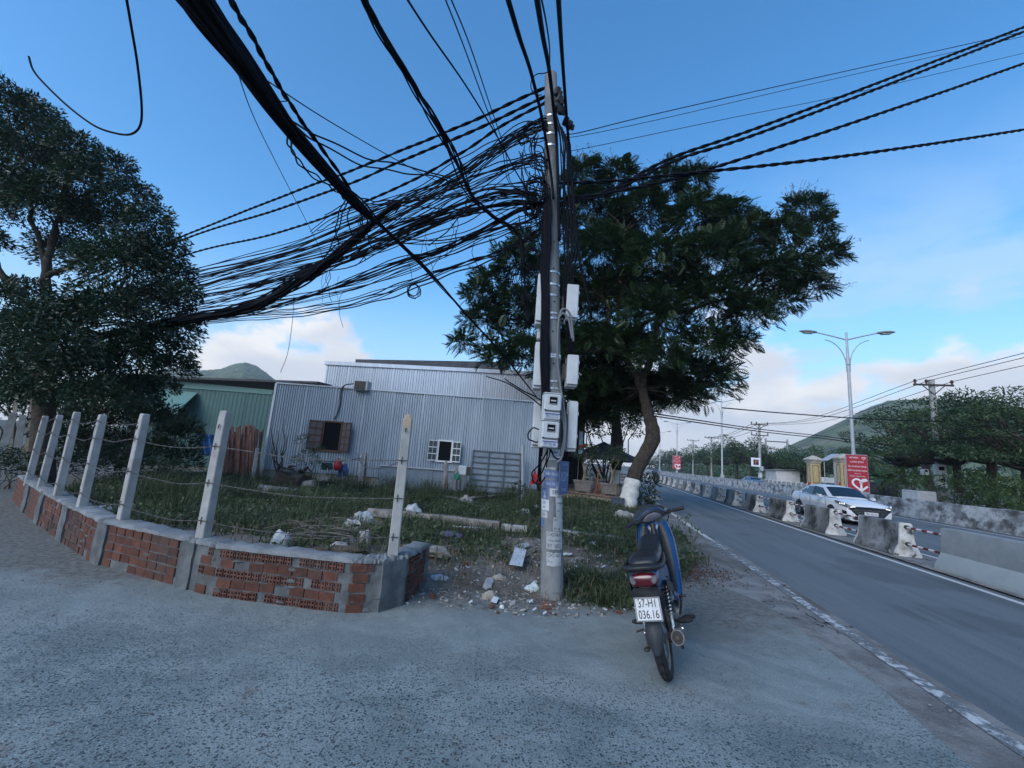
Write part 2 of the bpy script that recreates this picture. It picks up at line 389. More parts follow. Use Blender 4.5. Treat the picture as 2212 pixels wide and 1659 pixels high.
        c = mix(rmp(noise(1.1, 5, .6, mp((1,.4,1), TH)), .52, .66), c, (.115,.105,.095))
        c = mix(rmp(noise(.7, 4, .6), .6, .72), c, (.30,.255,.19))
        vo = n.new('ShaderNodeTexVoronoi'); vo.feature = 'DISTANCE_TO_EDGE'; vo.inputs['Scale'].default_value = 1.6
        nz = n.new('ShaderNodeTexNoise'); L.new(P, nz.inputs['Vector']); nz.inputs['Scale'].default_value = 5
        va = n.new('ShaderNodeVectorMath'); va.operation = 'MULTIPLY_ADD'; L.new(nz.outputs[1], va.inputs[0]); va.inputs[1].default_value = (.35,.35,.35); L.new(P, va.inputs[2]); L.new(va.outputs[0], vo.inputs['Vector'])
        c = mix(mth('MULTIPLY', rmp(vo.outputs['Distance'], .03, .004), rmp(noise(.9, 2), .45, .6)), c, (.03,.03,.03))
        c = mix(rmp(noise(85, 3), .55, .72), c, (.09,.09,.088))
        L.new(c, b.inputs['Base Color']); bump(mth('ADD', noise(60, 4), mth('MULTIPLY', noise(7, 5), 1.5)), .8, .015)
    elif kind == 'dirt':
        c = mix(rmp(noise(1.1, 6), .36, .64), (.13,.115,.095), (.235,.215,.185))
        c = mix(rmp(noise(4.5, 6), .52, .7), c, (.085,.075,.06))
        c = mix(rmp(noise(.8, 5, .6, mp((1,1,1), 2)), .55, .68), c, (.07,.085,.04))
        c = mix(rmp(noise(55, 3), .58, .74), c, (.33,.31,.28))
        c = mix(rmp(noise(70, 3, .6, mp((1,1,1), 1)), .56, .7), c, (.06,.055,.045))
        L.new(c, b.inputs['Base Color']); bump(mth('ADD', noise(40, 5), mth('MULTIPLY', noise(7, 5), 2.)), .9, .03)
    elif kind == 'far':
        c = mix(rmp(noise(.06, 6), .4, .6), (.055,.065,.035), (.12,.105,.075))
        L.new(c, b.inputs['Base Color'])
    elif kind == 'line':                      # worn road paint: flakes away to the asphalt below
        wear = noise(9, 7, .7); wear2 = noise(1.3, 4, .6)
        f = mth('ADD', wear, mth('MULTIPLY', mth('SUBTRACT', wear2, .5), .5))
        c = mix(rmp(f, LINE_WEAR, LINE_WEAR+.12), (.50,.51,.50), (.12,.135,.142))
        c = mix(rmp(noise(60, 3), .5, .8), c, (.4,.4,.39))
        L.new(c, b.inputs['Base Color'])
    return m
LINE_WEAR = .50; line_worn = groundmat('worn_line_paint', 'line'); LINE_WEAR = .80; line_good = groundmat('line_paint', 'line')
LINE_WEAR = .40; line_verywrn = groundmat('flaking_line_paint', 'line')
lane_m = groundmat('lane_concrete', 'lane'); asphalt = groundmat('asphalt', 'asphalt'); shoulder_m = groundmat('shoulder_concrete', 'shoulder'); dirt = groundmat('dirt', 'dirt'); far_m = groundmat('far_ground', 'far')
def flat(name, poly, z, m, kind='structure', label=None):
    mb = MB(); mb.add([(p[0], p[1], z) for p in poly], [tuple(range(len(poly)))]); o = mb.build(name, m); o['kind'] = kind; return o
mb = MB(); K = 1400
mb.quad((-K,-K,-.05), (K,-K,-.05), (K,K,-.05), (-K,K,-.05)); tag(mb.build('ground', far_m), kind='structure')
def strip(name, n0, n1, s0, s1, z, m, jag=0., step=2.0):
    mb = MB(); s = s0; L_ = []; 
    ss = [s0]
    while ss[-1] < s1: ss.append(min(s1, ss[-1] + (step if ss[-1] < 60 else 25)))
    for q in ss:
        a = n0 + (rng.uniform(-jag, jag) if jag else 0); L_.append((ROAD(a, q, z), ROAD(n1, q, z)))
    vs = [p for ab in L_ for p in ab]; mb.add(vs, [(2*i, 2*i+1, 2*i+3, 2*i+2) for i in range(len(L_)-1)])
    return tag(mb.build(name, m), kind='structure')
strip('road', 2.2, 5.98, -12, 900, -.012, asphalt); strip('road', 7.0, 15.02, -12, 900, -.012, asphalt)
strip('road', 15.45, 19.2, -12, 900, -.012, asphalt)
strip('median', 5.98, 7.0, -12, 900, .012, shoulder_m)
strip('road_shoulder', 1.25, 2.62, -12, 400, -.004, shoulder_m)
strip('road_marking', 2.40, 2.52, -12, 10.5, .002, line_verywrn); strip('road_marking', 2.40, 2.51, 10.5, 300, .002, line_worn)
strip('road_marking', 5.70, 5.82, -12, 500, -.007, line_good)
strip('road_marking', 7.14, 7.26, -12, 500, -.007, line_good); strip('road_marking', 14.25, 14.38, -12, 500, -.007, line_good)
# lane: the concrete apron in front, running off to the left along the wall; edge towards the road a ragged broken line
lane_edge = [ROAD(2.02+rng.uniform(-.03,.03)+.05*math.sin(q*2.1), q) for q in np.arange(-4, 5.6, .22)] + [ROAD(1.9,5.9), ROAD(1.72,6.2), ROAD(1.5,6.5)]
lane_back = [Vector(p+(0,)) for p in [(2.75,6.6),(2.2,6.1),(1.5,5.6),(.9,5.3),(.2,5.2),(-.6,5.3),(-1.5,5.3),(-3,5.3),(-5,6.2),(-8,9.5),(-13,16),(-30,40),(-60,60),(-60,-20),(0,-20)]]
poly = lane_edge + lane_back
mb = MB(); top = [(p.x, p.y, 0.) for p in poly]; n = len(top)
mb.add(top + [(x, y, -.06) for x, y, z in top], [tuple(range(n))] + [(i, n+i, n+(i+1)%n, (i+1)%n) for i in range(n)])
bm_recalc(tag(mb.build('lane', lane_m), kind='structure'))
# the vacant lot: uneven soil that rises behind the low wall and frays out over the concrete
def lot_h(x, y):
    n_ = mnoise.noise(Vector((x*.9, y*.9, 3.1)))*.05 + mnoise.noise(Vector((x*2.7, y*2.7, 7.7)))*.022
    e = Vector((x, y, 0)); r_ = e.dot(NS)
    inside = min(max((y-edge_y(x))/.7, 0), 1)
    side = min(max((1.80-r_)/.7, 0), 1) if y > 6.2 else 1.0
    k = min(inside, side); k = k*k*(3-2*k)
    rise = .10 + .16*min(max((-.6-x)/1.0, 0), 1)*min(max((9.-y)/3.5, 0), 1)
    return -.02 + k*(rise + n_*1.1)
EDGE = [(-60,70),(-13,15.2),(-8.6,8.3),(-6.0,6.1),(-4.4,5.05),(-3.0,4.5),(-1.4,4.25),(-1.0,4.5),(-.8,4.75),(-.3,4.7),(.3,4.62),(.8,4.66),(1.2,4.85),(1.6,5.25),(2.1,5.7),(2.6,6.2),(3.0,7.0)]
def edge_y(x):
    for (a, b), (c, d) in zip(EDGE, EDGE[1:]):
        if a <= x <= c: return b+(d-b)*(x-a)/(c-a)
    return 7.0
gx = np.arange(-14, 8.0, .11); gy = np.arange(4.0, 30, .13)
V = np.array([(x, y, lot_h(x, y)) for y in gy for x in gx]); nx = len(gx)
idx = np.arange((len(gy)-1)*(nx-1)); i = idx//(nx-1)*nx + idx % (nx-1)
Fq = np.stack([i, i+1, i+nx+1, i+nx], 1)
def keep(x, y):
    p = Vector((x, y, 0)); return p.dot(NS) < 1.95 and y > edge_y(x)-.25
cen = V[Fq].mean(1); Fq = Fq[[keep(c[0], c[1]) for c in cen]]
tag(fastmesh('dirt_lot', V, Fq, dirt, smooth=True), kind='structure')
# ================================================================== BARRIERS
barrier_m = mat('weathered_barrier', (.13,.14,.145), (.28,.29,.29), 3.2, .92, bump=.6, bscale=35, lo=.36, hi=.6, stain=[((.035,.038,.038),1.6,.44,.62),((.36,.36,.345),7,.62,.74),((.03,.032,.032),9,.6,.72)], world=True, bd=.008)
barrier_end = mat('barrier_end_paint', (.60,.59,.56), (.46,.45,.42), 6, .85, bump=.3, bscale=30, stain=[((.08,.078,.072),7,.52,.66),((.20,.185,.16),2.5,.50,.68)], world=True, bd=.006)
new_barrier = mat('new_barrier_concrete', (.20,.225,.235), (.235,.26,.27), 5, .85, bump=.15, bscale=40, bd=.004); new_band = mat('new_barrier_base_paint', (.30,.345,.35), (.27,.31,.315), 3, .8)
far_barrier = mat('stained_barrier_wall', (.17,.18,.185), (.40,.41,.41), 2.0, .92, bump=.5, bscale=30, lo=.38, hi=.60, stain=[((.08,.08,.077),1.5,.5,.66),((.06,.06,.058),5,.6,.72)], world=True, sc3=(1,1,1.4), bd=.008)
red_paint = mat('red_rail_paint', (.20,.012,.016), (.11,.015,.015), 12, .5); rail_white = mat('white_rail_paint', (.62,.62,.60), (.45,.45,.43), 14, .5)
PROF = [(.245,0),(.25,.015),(.245,.075),(.215,.14),(.15,.30),(.135,.42),(.115,.76),(.10,.79),(.075,.80)]
PROF = PROF + [(-a, b) for a, b in PROF[::-1]]
def sweep(mb, prof, L0, L1, zs=1., steps=6, wob=0.):
    secs = []
    for k in range(steps+1):
        y = L0+(L1-L0)*k/steps
        secs.append([(x+rng.uniform(-wob,wob), y, z*zs+(rng.uniform(-wob,wob) if z > .02 else 0)) for x, z in prof])
    mb.loft(secs)
def barrier_block(parent):
    b = MB(); sweep(b, PROF, -.72, .722, steps=9, wob=.006); bm_recalc(b.build('body', barrier_m, parent, smooth=35, local=True))
    for y0, y1 in ((-.752, -.716), (.716, .752)):
        e = MB(); sweep(e, [(x*1.02, z*1.006) for x, z in PROF], y0, y1, steps=1, wob=.004); bm_recalc(e.build('painted_end', barrier_end, parent, smooth=35, local=True))
    k = MB()
    for z in (.31, .71):
        k.cyl((0,-.80,z), (0,-.73,z), .045, .05, 10)
    k.build('rail_socket', dark_metal, parent, smooth=40, local=True)
RZ = -TH
NB = 26; b0 = None; rail0 = None
order = ['nearest', 'second', 'third', 'fourth', 'fifth', 'sixth', 'seventh', 'eighth', 'ninth', 'tenth']
for k in range(NB):
    s_mid = 10.9 + 2.83*k + .75
    loc = ROAD(6.42, s_mid, .008)
    lab = ('short weathered concrete road block with white painted ends, %s behind the new grey barrier' % order[k]) if k < 10 else 'small far weathered concrete block with white ends in the row along the median'
    if b0 is None:
        b0 = thing('barrier_block', lab, 'barrier', loc, RZ, 'short concrete blocks along the median'); barrier_block(b0); o = b0
    else: o = dup(b0, loc, RZ + rng.uniform(-.02,.02), lab)
    o.scale.z = rng.uniform(.835, .875)
    for z, nm in ((.605, 'upper'), (.265, 'lower')):
        y0, y1 = s_mid-.75-1.38, s_mid-.79
        if k == 0: y0 = 9.82; y1 = 10.88
        lb = '%s red and white striped rail in the %s gap between median blocks' % (nm, order[k]) if k < 6 else 'small far striped rail between two median blocks'
        r_ = MB(); ns_ = 7; Ln = y1-y0
        for q in range(ns_):
            r_.cur = q % 2; r_.tube([(0, -Ln/2+Ln*q/ns_, 0), (0, -Ln/2+Ln*(q+1)/ns_, 0)], .024, 8)
        o = r_.build('striped_rail', [rail_white, red_paint], None, smooth=50, local=True) if (rail0 is None or k == 0 or k == 1) else link('striped_rail', rail0.data)
        if k == 1: rail0 = o
        if rail0 is None: rail0 = o
        if k > 1: rail0 = rail0
        o.location = ROAD(6.42, (y0+y1)/2, z); o.rotation_euler = (0, 0, RZ)
        tag(o, lb, 'rail', 'striped rails between the median blocks')
t = thing('concrete_barrier', 'large new grey concrete barrier with a paler base band at the right edge', 'barrier', ROAD(6.42, 8.85, .005), RZ)
b = MB(); P2 = [(.15,.36),(.125,.86),(.11,.885),(-.11,.885),(-.125,.86),(-.15,.36)]; sweep(b, P2, -.9, .9, steps=1); bm_recalc(b.build('upper_body', new_barrier, t, smooth=30, local=True))
b = MB(); P3 = [(.28,0),(.28,.08),(.152,.36),(-.152,.36),(-.28,.08),(-.28,0)]; sweep(b, P3, -.9, .9, steps=1); bm_recalc(b.build('base_band', new_band, t, smooth=30, local=True))
b = MB(); sweep(b, [(x*1.015,z*1.003) for x,z in P3[:3]+P2+P3[3:]], -.935, -.903, steps=1); bm_recalc(b.build('painted_end', barrier_end, t, local=True))
t.scale.z = .84
dup(t, ROAD(6.42, 6.55, .005), RZ, 'new grey concrete barrier mostly cut off by the right picture edge')
# far barrier wall: butted weathered segments
fb = None; FP = [(.26,0),(.26,.08),(.16,.34),(.135,.84),(.12,.86)]; FP = FP + [(-a,b) for a,b in FP[::-1]]
s = 6.0; k = 0
while s < 190:
    lab = 'weathered grey segment of the long barrier wall beyond the far carriageway'
    if fb is None:
        b = MB(); sweep(b, FP, 0, 3.56, steps=8, wob=.008); fb = bm_recalc(b.build('barrier_wall_segment', far_barrier, None, smooth=35, local=True)); o = fb
    else: o = link('barrier_wall_segment', fb.data)
    o.location = ROAD(15.24, s, -.005); o.rotation_euler = (0,0,RZ); o.scale = (1,1,1.03+rng.uniform(-.012,.012))
    tag(o, lab, 'barrier', 'barrier wall segments beyond the far carriageway'); s += 3.6; k += 1
# ================================================================== LAMPS AND SIGNS
galv = mat('galvanised_steel', (.46,.48,.50), (.40,.42,.44), 6, .5, metal=.25); lamp_head_m = mat('lamp_head', (.20,.22,.22), rough=.5); lens_m = mat('lamp_lens', (.5,.52,.52), rough=.25)
def street_lamp(parent, h):
    b = MB(); b.tube([(0,0,.0),(0,0,h*.72),(0,0,h)], [.115,.085,.06], 12); b.cyl((0,0,h*.79),(0,0,h*.83),.12,.12,12); b.build('pole', galv, parent, smooth=40, local=True)
    b = MB(); b.bbox((0,0,.2),(.4,.4,.4),.03); b.build('foot', concrete, parent, local=True)
    for sgn in (-1, 1):
        b = MB(); b.tube([(0,0,h-.5),(sgn*.9,0,h-.24),(sgn*1.75,0,h-.02)], [.05,.045,.04], 8); b.build('arm', galv, parent, smooth=60, local=True)
        b = MB(); pts = [(sgn*(.10+1.28*(1-math.cos(a))), 0, h-2.25+1.75*math.sin(a)) for a in np.linspace(0, math.pi/2*.93, 9)]; b.tube([(sgn*.10,0,h-2.6)]+pts, .028, 6); b.build('curved_brace', galv, parent, smooth=60, local=True)
        b = MB(); ax = Matrix(((0,0,1),(0,1,0),(1,0,0)))
        secs = []
        for u, wd, hg in ((0,.08,.05),(.12,.14,.08),(.45,.19,.10),(.8,.16,.085),(1.0,.05,.03)):
            x = sgn*(1.7+u); z = h-.01+u*.10*.6
            secs.append([(x, wd*math.cos(a), z+hg*math.sin(a)) for a in np.linspace(0, 2*math.pi, 12, endpoint=False)])
        b.loft(secs); hd = bm_recalc(b.build('lamp_head', lamp_head_m, parent, smooth=50, local=True))
        b = MB(); b.bbox((sgn*2.2,0,h-.085),(.55,.24,.05),.02,(0,-sgn*.06,0)); b.build('lens', lens_m, hd, local=True)
LX = [(1845,1000,717,'tall double-armed street lamp carrying the large red sign behind the white car'), (1560,1010,None,'second double-armed street lamp, its head hidden by the big roadside tree'), (1462,1010,908,'third double-armed street lamp with a small red sign on its pole'), (1425,1010,None,'far double-armed street lamp seen just right of the leaning tree trunk')]
lamp0 = None; LP = []
for k, (x, y, yt, lab) in enumerate(LX):
    p = ON(x, y, 15.24); 
    if k == 0: lh = AT(1832, 717, p.y).z - .9
    loc = Vector((p.x, p.y, .86))
    if lamp0 is None: lamp0 = thing('street_lamp', lab, 'street lamp', loc, RZ, 'double-armed street lamps on the far barrier'); street_lamp(lamp0, lh)
    else: dup(lamp0, loc, RZ, lab)
    LP.append(loc)
sign_red = mat('sign_red', (.42,.025,.045), (.38,.02,.04), 3, .45); sign_white = mat('sign_white', (.80,.80,.80), rough=.5)
def heart_pts(sc, n=40):
    out = []
    for k in range(n):
        a = 2*math.pi*k/n; x = 16*math.sin(a)**3; y = 13*math.cos(a)-5*math.cos(2*a)-2*math.cos(3*a)-math.cos(4*a); out.append((x*sc/16, y*sc/16))
    return out
def ribbon(mb, pts, wdt, y):                  # flat stroke of even width in the xz plane
    P = [Vector((a, b)) for a, b in pts]; n = len(P); vs = []
    for i, p in enumerate(P):
        t_ = (P[min(i+1,n-1)]-P[max(i-1,0)]).normalized(); nn = Vector((-t_.y, t_.x))*wdt/2
        vs += [(p.x+nn.x, y, p.y+nn.y), (p.x-nn.x, y, p.y-nn.y)]
    mb.add(vs, [(2*i, 2*i+1, 2*i+3, 2*i+2) for i in range(n-1)])
def red_sign(loc, wd, ht, lab, rz):
    t = thing('advertising_sign', lab, 'sign', loc, rz, 'red welcome signs on the lamp poles')
    b = MB(); b.bbox((0,.12,ht/2),(wd+.05,.24,ht+.05),.015); b.build('sign_box', galv, t, local=True)
    b = MB(); b.box((0,-.012,ht/2),(wd,.02,ht)); b.build('sign_face', sign_red, t, local=True)
    b = MB(); ribbon(b, [(x, z+ht*.955) for x, z in []] or [(p[0]*.085*wd+.33*wd, p[1]*.085*wd+ht*.915) for p in heart_pts(1.0)+heart_pts(1.0)[:1]], .025*wd, -.026); b.build('heart_mark', sign_white, t, local=True)
    b = MB(); cx, cz, r_ = .14*wd, ht*.185, .40*wd; hp = heart_pts(1.0, 60)[::-1]       # the ribbon runs from the curl over the left lobe to the tip, then up to the cut edge
    left = [(.10,.20),(.05,.10),(-.05,.12),(-.10,.26)]+[p for p in hp if p[0] <= .02]
    pts = [(cx+x*r_, max(cz+z*r_*1.0, .045*ht*.5)) for x, z in left]; ribbon(b, pts, .10*wd, -.026)
    pts = [(cx+x*r_, cz+z*r_) for x, z in heart_pts(1.0,60) if x >= -.02]; ribbon(b, [p for p in pts if p[0] < wd/2-.03 and p[1] < cz], .10*wd, -.0265); ribbon(b, [p for p in pts if p[0] < wd/2-.03 and p[1] >= cz], .10*wd, -.0265)
    b.build('heart_ribbon', sign_white, t, local=True)
    X90 = Matrix.Rotation(R(90), 4, 'X')
    for s_, z, sz, sx in (('anex', .93, .19, 1.2), ('CHÀO ĐÓN', .80, .135, .85), ('DU KHÁCH NGA', .675, .135, .85), ('ĐẾN KHÁNH HÒA', .56, .135, .82), ('Welcome', .475, .075, 1.0), ('Добро пожаловать', .405, .085, .95)):
        font_text('lettering', s_, sz*wd, sign_white, t, Matrix.Translation((-.13*wd if s_ == 'anex' else 0, -.025, z*ht)) @ X90, sx=sx, extr=.001)
    return t
p = LP[0]; red_sign(ROAD(15.24-.05, p.dot(US)-.38, 1.0), 1.0, 2.12, 'large red sign with white lettering and a ribbon heart behind the white car', RZ+R(-16))
p = LP[2]; red_sign(ROAD(15.24-.05, p.dot(US)-.38, 1.55), 1.45, 2.6, 'small distant red sign with a white heart on the third lamp pole', RZ)
# ================================================================== HILLS
hill_m = mat('hill_scrub', (.075,.105,.055), (.16,.185,.10), .045, .95, bump=1.0, bscale=.10, lo=.32, hi=.66, stain=[((.22,.21,.14),.028,.56,.72),((.045,.07,.042),.12,.5,.66)], world=True, detail=10, bd=6.)
def hill(profile, Yd, depth, seed, cut=0.):
    pr = [AT(x, y, Yd) for x, y in profile]; xs = [p.x for p in pr]; zs = [p.z for p in pr]
    nx_, ny_ = 120, 46; Vv = []; 
    for j in range(ny_):
        v = j/(ny_-1)*2-1
        for i_ in range(nx_):
            x = xs[0]+(xs[-1]-xs[0])*i_/(nx_-1); h = np.interp(x, xs, zs)
            f = max(0, 1-abs(v)**1.5)
            y = Yd+v*depth
            nz = mnoise.fractal(Vector((x*.012, y*.012, seed)), 1.0, 2.1, 6)*.12 + mnoise.noise(Vector((x*.14, y*.14, seed)))*.014
            edge = min(1, i_/8, (nx_-1-i_)/8)
            Vv.append((x*(y/Yd), y, -2 + (h*f*(1+nz*(1-f*.85)) + mnoise.noise(Vector((x*.22,y*.22,seed+9)))*h*.012)*edge))
    q = np.arange((ny_-1)*(nx_-1)); i_ = q//(nx_-1)*nx_ + q % (nx_-1)
    return tag(fastmesh('hill', np.array(Vv), np.stack([i_, i_+1, i_+nx_+1, i_+nx_], 1), hill_m, smooth=True), kind='structure')
hill([(1500,1010),(1640,985),(1700,962),(1757,938),(1838,900),(1885,878),(1920,868),(1990,862),(2080,870),(2200,880),(2400,905),(2700,960),(3000,1100)], 420, 260, 3.0)
hill([(300,930),(380,812),(440,798),(475,796),(505,786),(530,783),(552,790),(580,808),(615,838),(680,900),(760,950)], 620, 300, 8.0)
hill([(250,900),(330,800),(385,793),(405,788),(425,796),(470,815),(560,900)], 900, 300, 12.0)
hill([(1400,1010),(1500,985),(1540,968),(1575,964),(1620,972),(1680,1000)], 900, 300, 5.0)
# ================================================================== HAZE
HZ_TOP = max((o.location.z+max(v.co.z for v in o.data.vertices)) for o in SC.collection.objects if o.name.startswith('hill')) + 6
hz = MB(); hz.box((0,0,HZ_TOP/2-.55),(2900,2900,HZ_TOP+1.1)); hm = D.materials.new('haze_air'); hm.use_nodes = True; t_ = hm.node_tree; t_.nodes.remove(t_.nodes['Principled BSDF']); pv = t_.nodes.new('ShaderNodeVolumePrincipled'); pv.inputs['Color'].default_value = (.88,.93,1,1); pv.inputs['Density'].default_value = .0004; pv.inputs['Anisotropy'].default_value = .2; t_.links.new(pv.outputs[0], t_.nodes['Material Output'].inputs['Volume'])
tag(hz.build('haze', hm), kind='stuff')
# ================================================================== BUILDINGS ON THE LEFT
tin = mat('galvanised_sheet', (.40,.465,.52), (.34,.40,.455), 1.3, .42, metal=.35, rnd=.07, stain=[((.30,.35,.39),2.5,.54,.74),((.20,.15,.12),5.5,.68,.80)], sc3=(3,3,.35))
tin_up = mat('bright_zinc_sheet', (.55,.60,.66), (.48,.53,.59), 1.6, .33, metal=.55, sc3=(4,4,.3))
dark_roof_m = mat('dark_roof_sheet', (.045,.05,.06), (.07,.075,.085), 3, .6); green_wall = mat('green_sheet', (.05,.115,.115), (.065,.135,.13), .8, .55, stain=[((.05,.11,.10),1.8,.55,.72)])
green_trim = mat('green_trim', (.12,.24,.22), rough=.5); mort = mat('rendered_footing', (.28,.275,.25), (.18,.17,.15), 2.5, .95, bump=.4, stain=[((.12,.11,.09),5,.58,.7)])
wood_brown = mat('stained_wood', (.075,.040,.028), (.12,.062,.042), 6, .55, sc3=(1,1,.3)); dark_opening_and_glass = mat('dark_opening_glass', (.006,.008,.010), rough=.7, spec=.08)
white_frame = mat('white_window_frame', (.66,.68,.68), rough=.45); pane_glass = mat('window_pane', (.04,.06,.075), rough=.12, spec=.6); wood_pane = mat('frosted_pane', (.13,.115,.115), (.10,.085,.085), 12, .35)
def corr(parent, x0, x1, z0, zt, y, m, pitch=.085, dep=.036, sheet=1.0, name='wall_sheet', axis='x'):
    """ribbed sheets standing side by side; zt(x) is the height of the top edge"""
    n = max(1, round((x1-x0)/sheet)); wd = (x1-x0)/n
    for k in range(n):
        a, b_ = x0+wd*k, x0+wd*(k+1)+.03; xs = []
        q = a
        while q < b_:
            xs += [(q, 0), (q+pitch*.30, 0), (q+pitch*.45, -dep), (q+pitch*.80, -dep)]; q += pitch
        off = -.004*(k % 2); mb = MB(); vs = []
        for x, d in xs:
            for z in (z0, zt(x)): vs.append((x, y+d+off, z) if axis == 'x' else (y-d-off, x, z))
        mb.add(vs, [(2*i, 2*i+2, 2*i+3, 2*i+1) for i in range(len(xs)-1)]); mb.build(name, m, parent)
YH = 15.2
TL, TR = AT(600,829,YH), AT(1168,870,YH); HX0, HX1 = TL.x, TR.x
ztop = lambda x: TL.z+(TR.z-TL.z)*(x-HX0)/(HX1-HX0)
house = thing('metal_house', 'low house clad in blue grey ribbed metal sheets behind the vacant lot', 'house', ((HX0+HX1)/2, YH, 0))
corr(house, HX0, HX1, .42, ztop, YH, tin)
b = MB(); b.box(((HX0+HX1)/2, YH+.10, .2),(HX1-HX0-.02,.16,.5)); b.build('footing', mort, house)
b = MB(); b.prism([(HX0-.04,YH-.06,TL.z+.005),(HX1+.04,YH-.06,TR.z+.005),(HX1+.04,YH-.06,TR.z+.05),(HX0-.04,YH-.06,TL.z+.05)],(0,.14,0)); b.build('eave_flashing', tin_up, house)
b = MB(); b.prism([(HX0,YH,TL.z),(HX1,YH,TR.z),(HX1,YH+6,TR.z+.5),(HX0,YH+6,TL.z+.5)],(0,0,-.05)); b.build('roof', dark_roof_m, house)
corr(house, YH+.05, YH+8, .2, lambda y: TL.z-.02, HX0, tin, axis='y', sheet=2.0, name='side_sheet')
b = MB(); b.box((HX0-.02,YH-.03,TL.z/2),(.07,.09,TL.z)); b.build('corner_trim', white_frame, house)
def px_rect(x0, y0, x1, y1, Yd): a = AT((x0+x1)/2, y0, Yd); c = AT((x0+x1)/2, y1, Yd); l = AT(x0, (y0+y1)/2, Yd); r = AT(x1, (y0+y1)/2, Yd); return l.x, r.x, c.z, a.z
def window(x0, y0, x1, y1, sx0, sx1, fr, pn, rows, leafang):
    l, r, z0, z1 = px_rect(x0, y0, x1, y1, YH-.05); y = YH-.045
    f = MB(); t_ = .055
    for c, d in (((l,y,(z0+z1)/2),(t_,.08,z1-z0+t_)),((r,y,(z0+z1)/2),(t_,.08,z1-z0+t_)),(((l+r)/2,y,z1),(r-l-t_,.08,t_)),(((l+r)/2,y-.01,z0),(r-l+.1,.10,t_))): f.box(c, d)
    win = f.build('window', fr, house)
    g = MB(); g.box(((l+r)/2,y-.004,(z0+z1)/2),(r-l-.02,.01,z1-z0-.02)); g.build('dark_interior', dark_opening_and_glass, win)  # near-black panel: the shade of the unlit room put into its colour
    for side, xa, xb in ((-1, sx0, x0), (1, x1, sx1)):
        la, rb, _, _ = px_rect(xa, y0, xb, y1, YH-.1); w_ = (rb-la); hinge = l if side < 0 else r; wl_ = w_*1.15
        cs = MB(); ps = MB(); ang = leafang*side
        dirv = Vector((side*math.cos(leafang), -math.sin(leafang), 0)); up_ = Vector((0,0,1)); o_ = Vector((hinge+side*.03, y-.05, z0+.02)); hh = z1-z0-.04
        mrot = Matrix((dirv, up_.cross(dirv), up_)).transposed()
        for u, v, du, dv in [(.02,.5,.05,1),(.98,.5,.05,1)]+[(.5,k/rows,1,.05) for k in range(rows+1)]+[(.5,.5,.03,1)]:
            cs.box(o_+dirv*(u*wl_)+up_*(v*hh), (du*wl_ if du < 1 else wl_, .035, dv*hh if dv < 1 else hh), mrot)
        ps.box(o_+dirv*(.5*wl_)+up_*(.5*hh), (wl_*.95, .012, hh*.97), mrot)
        sh = cs.build('shutter', fr, house); ps.build('pane', pn, sh)
window(697,911,736,974, 673,758, wood_brown, wood_pane, 4, R(25)); window(946,952,976,997, 929,993, white_frame, pane_glass, 3, R(20))
ca = AT(779,832,YH-.25); t = thing('air_unit', 'dark louvred air unit box under the upper metal wall', 'air unit', (ca.x, YH+.1, ca.z-.2))
b = MB(); b.bbox(ca+Vector((0,.25,0)),(.48,.45,.36),.02); b.build('casing', galv, t); b = MB(); b.box(ca+Vector((-.03,.015,0)),(.38,.03,.29)); b.build('grille', dark_metal, t)
b = MB(); b.tube(smoothpath([AT(764,829,YH-.06),AT(745,832,YH-.07),AT(737,845,YH-.07),AT(735,870,YH-.07),AT(729,893,YH-.07),AT(722,906,YH-.07)],5), .022, 6); tag(b.build('conduit_pipe', dark_metal, smooth=60), 'thin dark conduit running down the wall to the brown window', 'pipe')
# taller block behind
YU = 19.5; UL, UR = AT(706,788,YU), AT(1185,812,YU)
up_b = thing('metal_building', 'taller bright zinc clad building rising behind the low house', 'building', ((UL.x+UR.x)/2, YU, 0))
zu = lambda x: UL.z+(UR.z-UL.z)*(x-UL.x)/(UR.x-UL.x)
corr(up_b, UL.x, UR.x, 2.4, zu, YU, tin_up, pitch=.11)
b = MB(); b.prism([(UL.x-.08,YU-.1,UL.z-.01),(UR.x,YU-.1,UR.z-.01),(UR.x,YU-.1,UR.z+.16),(UL.x-.08,YU-.1,UL.z+.16)],(0,.2,0)); b.build('parapet_flashing', tin_up, up_b)
corr(up_b, YU+.12, YU+8, 2.4, lambda y: UL.z, UL.x, tin_up, axis='y', sheet=2.0, name='side_sheet')
b = MB(); b.prism([(UL.x,YU+.1,UL.z-.02),(UR.x,YU+.1,UR.z-.02),(UR.x,YU+8,UR.z-.02),(UL.x,YU+8,UL.z-.02)],(0,0,-.06)); b.build('roof', dark_roof_m, up_b)
RL, RR = AT(768,778,YU+2.2), AT(1100,784,YU+2.2)
b = MB(); b.prism([(RL.x,YU+2.2,RL.z-.32),(RR.x,YU+2.2,RR.z-.32),(RR.x,YU+2.2,RR.z+.05),(RL.x,YU+2.2,RL.z+.05)],(0,6,.2)); b.build('upper_roof', dark_roof_m, up_b)
for q in range(3):
    xx = RL.x+.6+q*2.6; b = MB(); b.box((xx, YU+2.6, (zu(xx)+RL.z)/2-.2),(.1,.1,abs(RL.z-zu(xx))+.1)); b.build('roof_post', dark_metal, up_b)
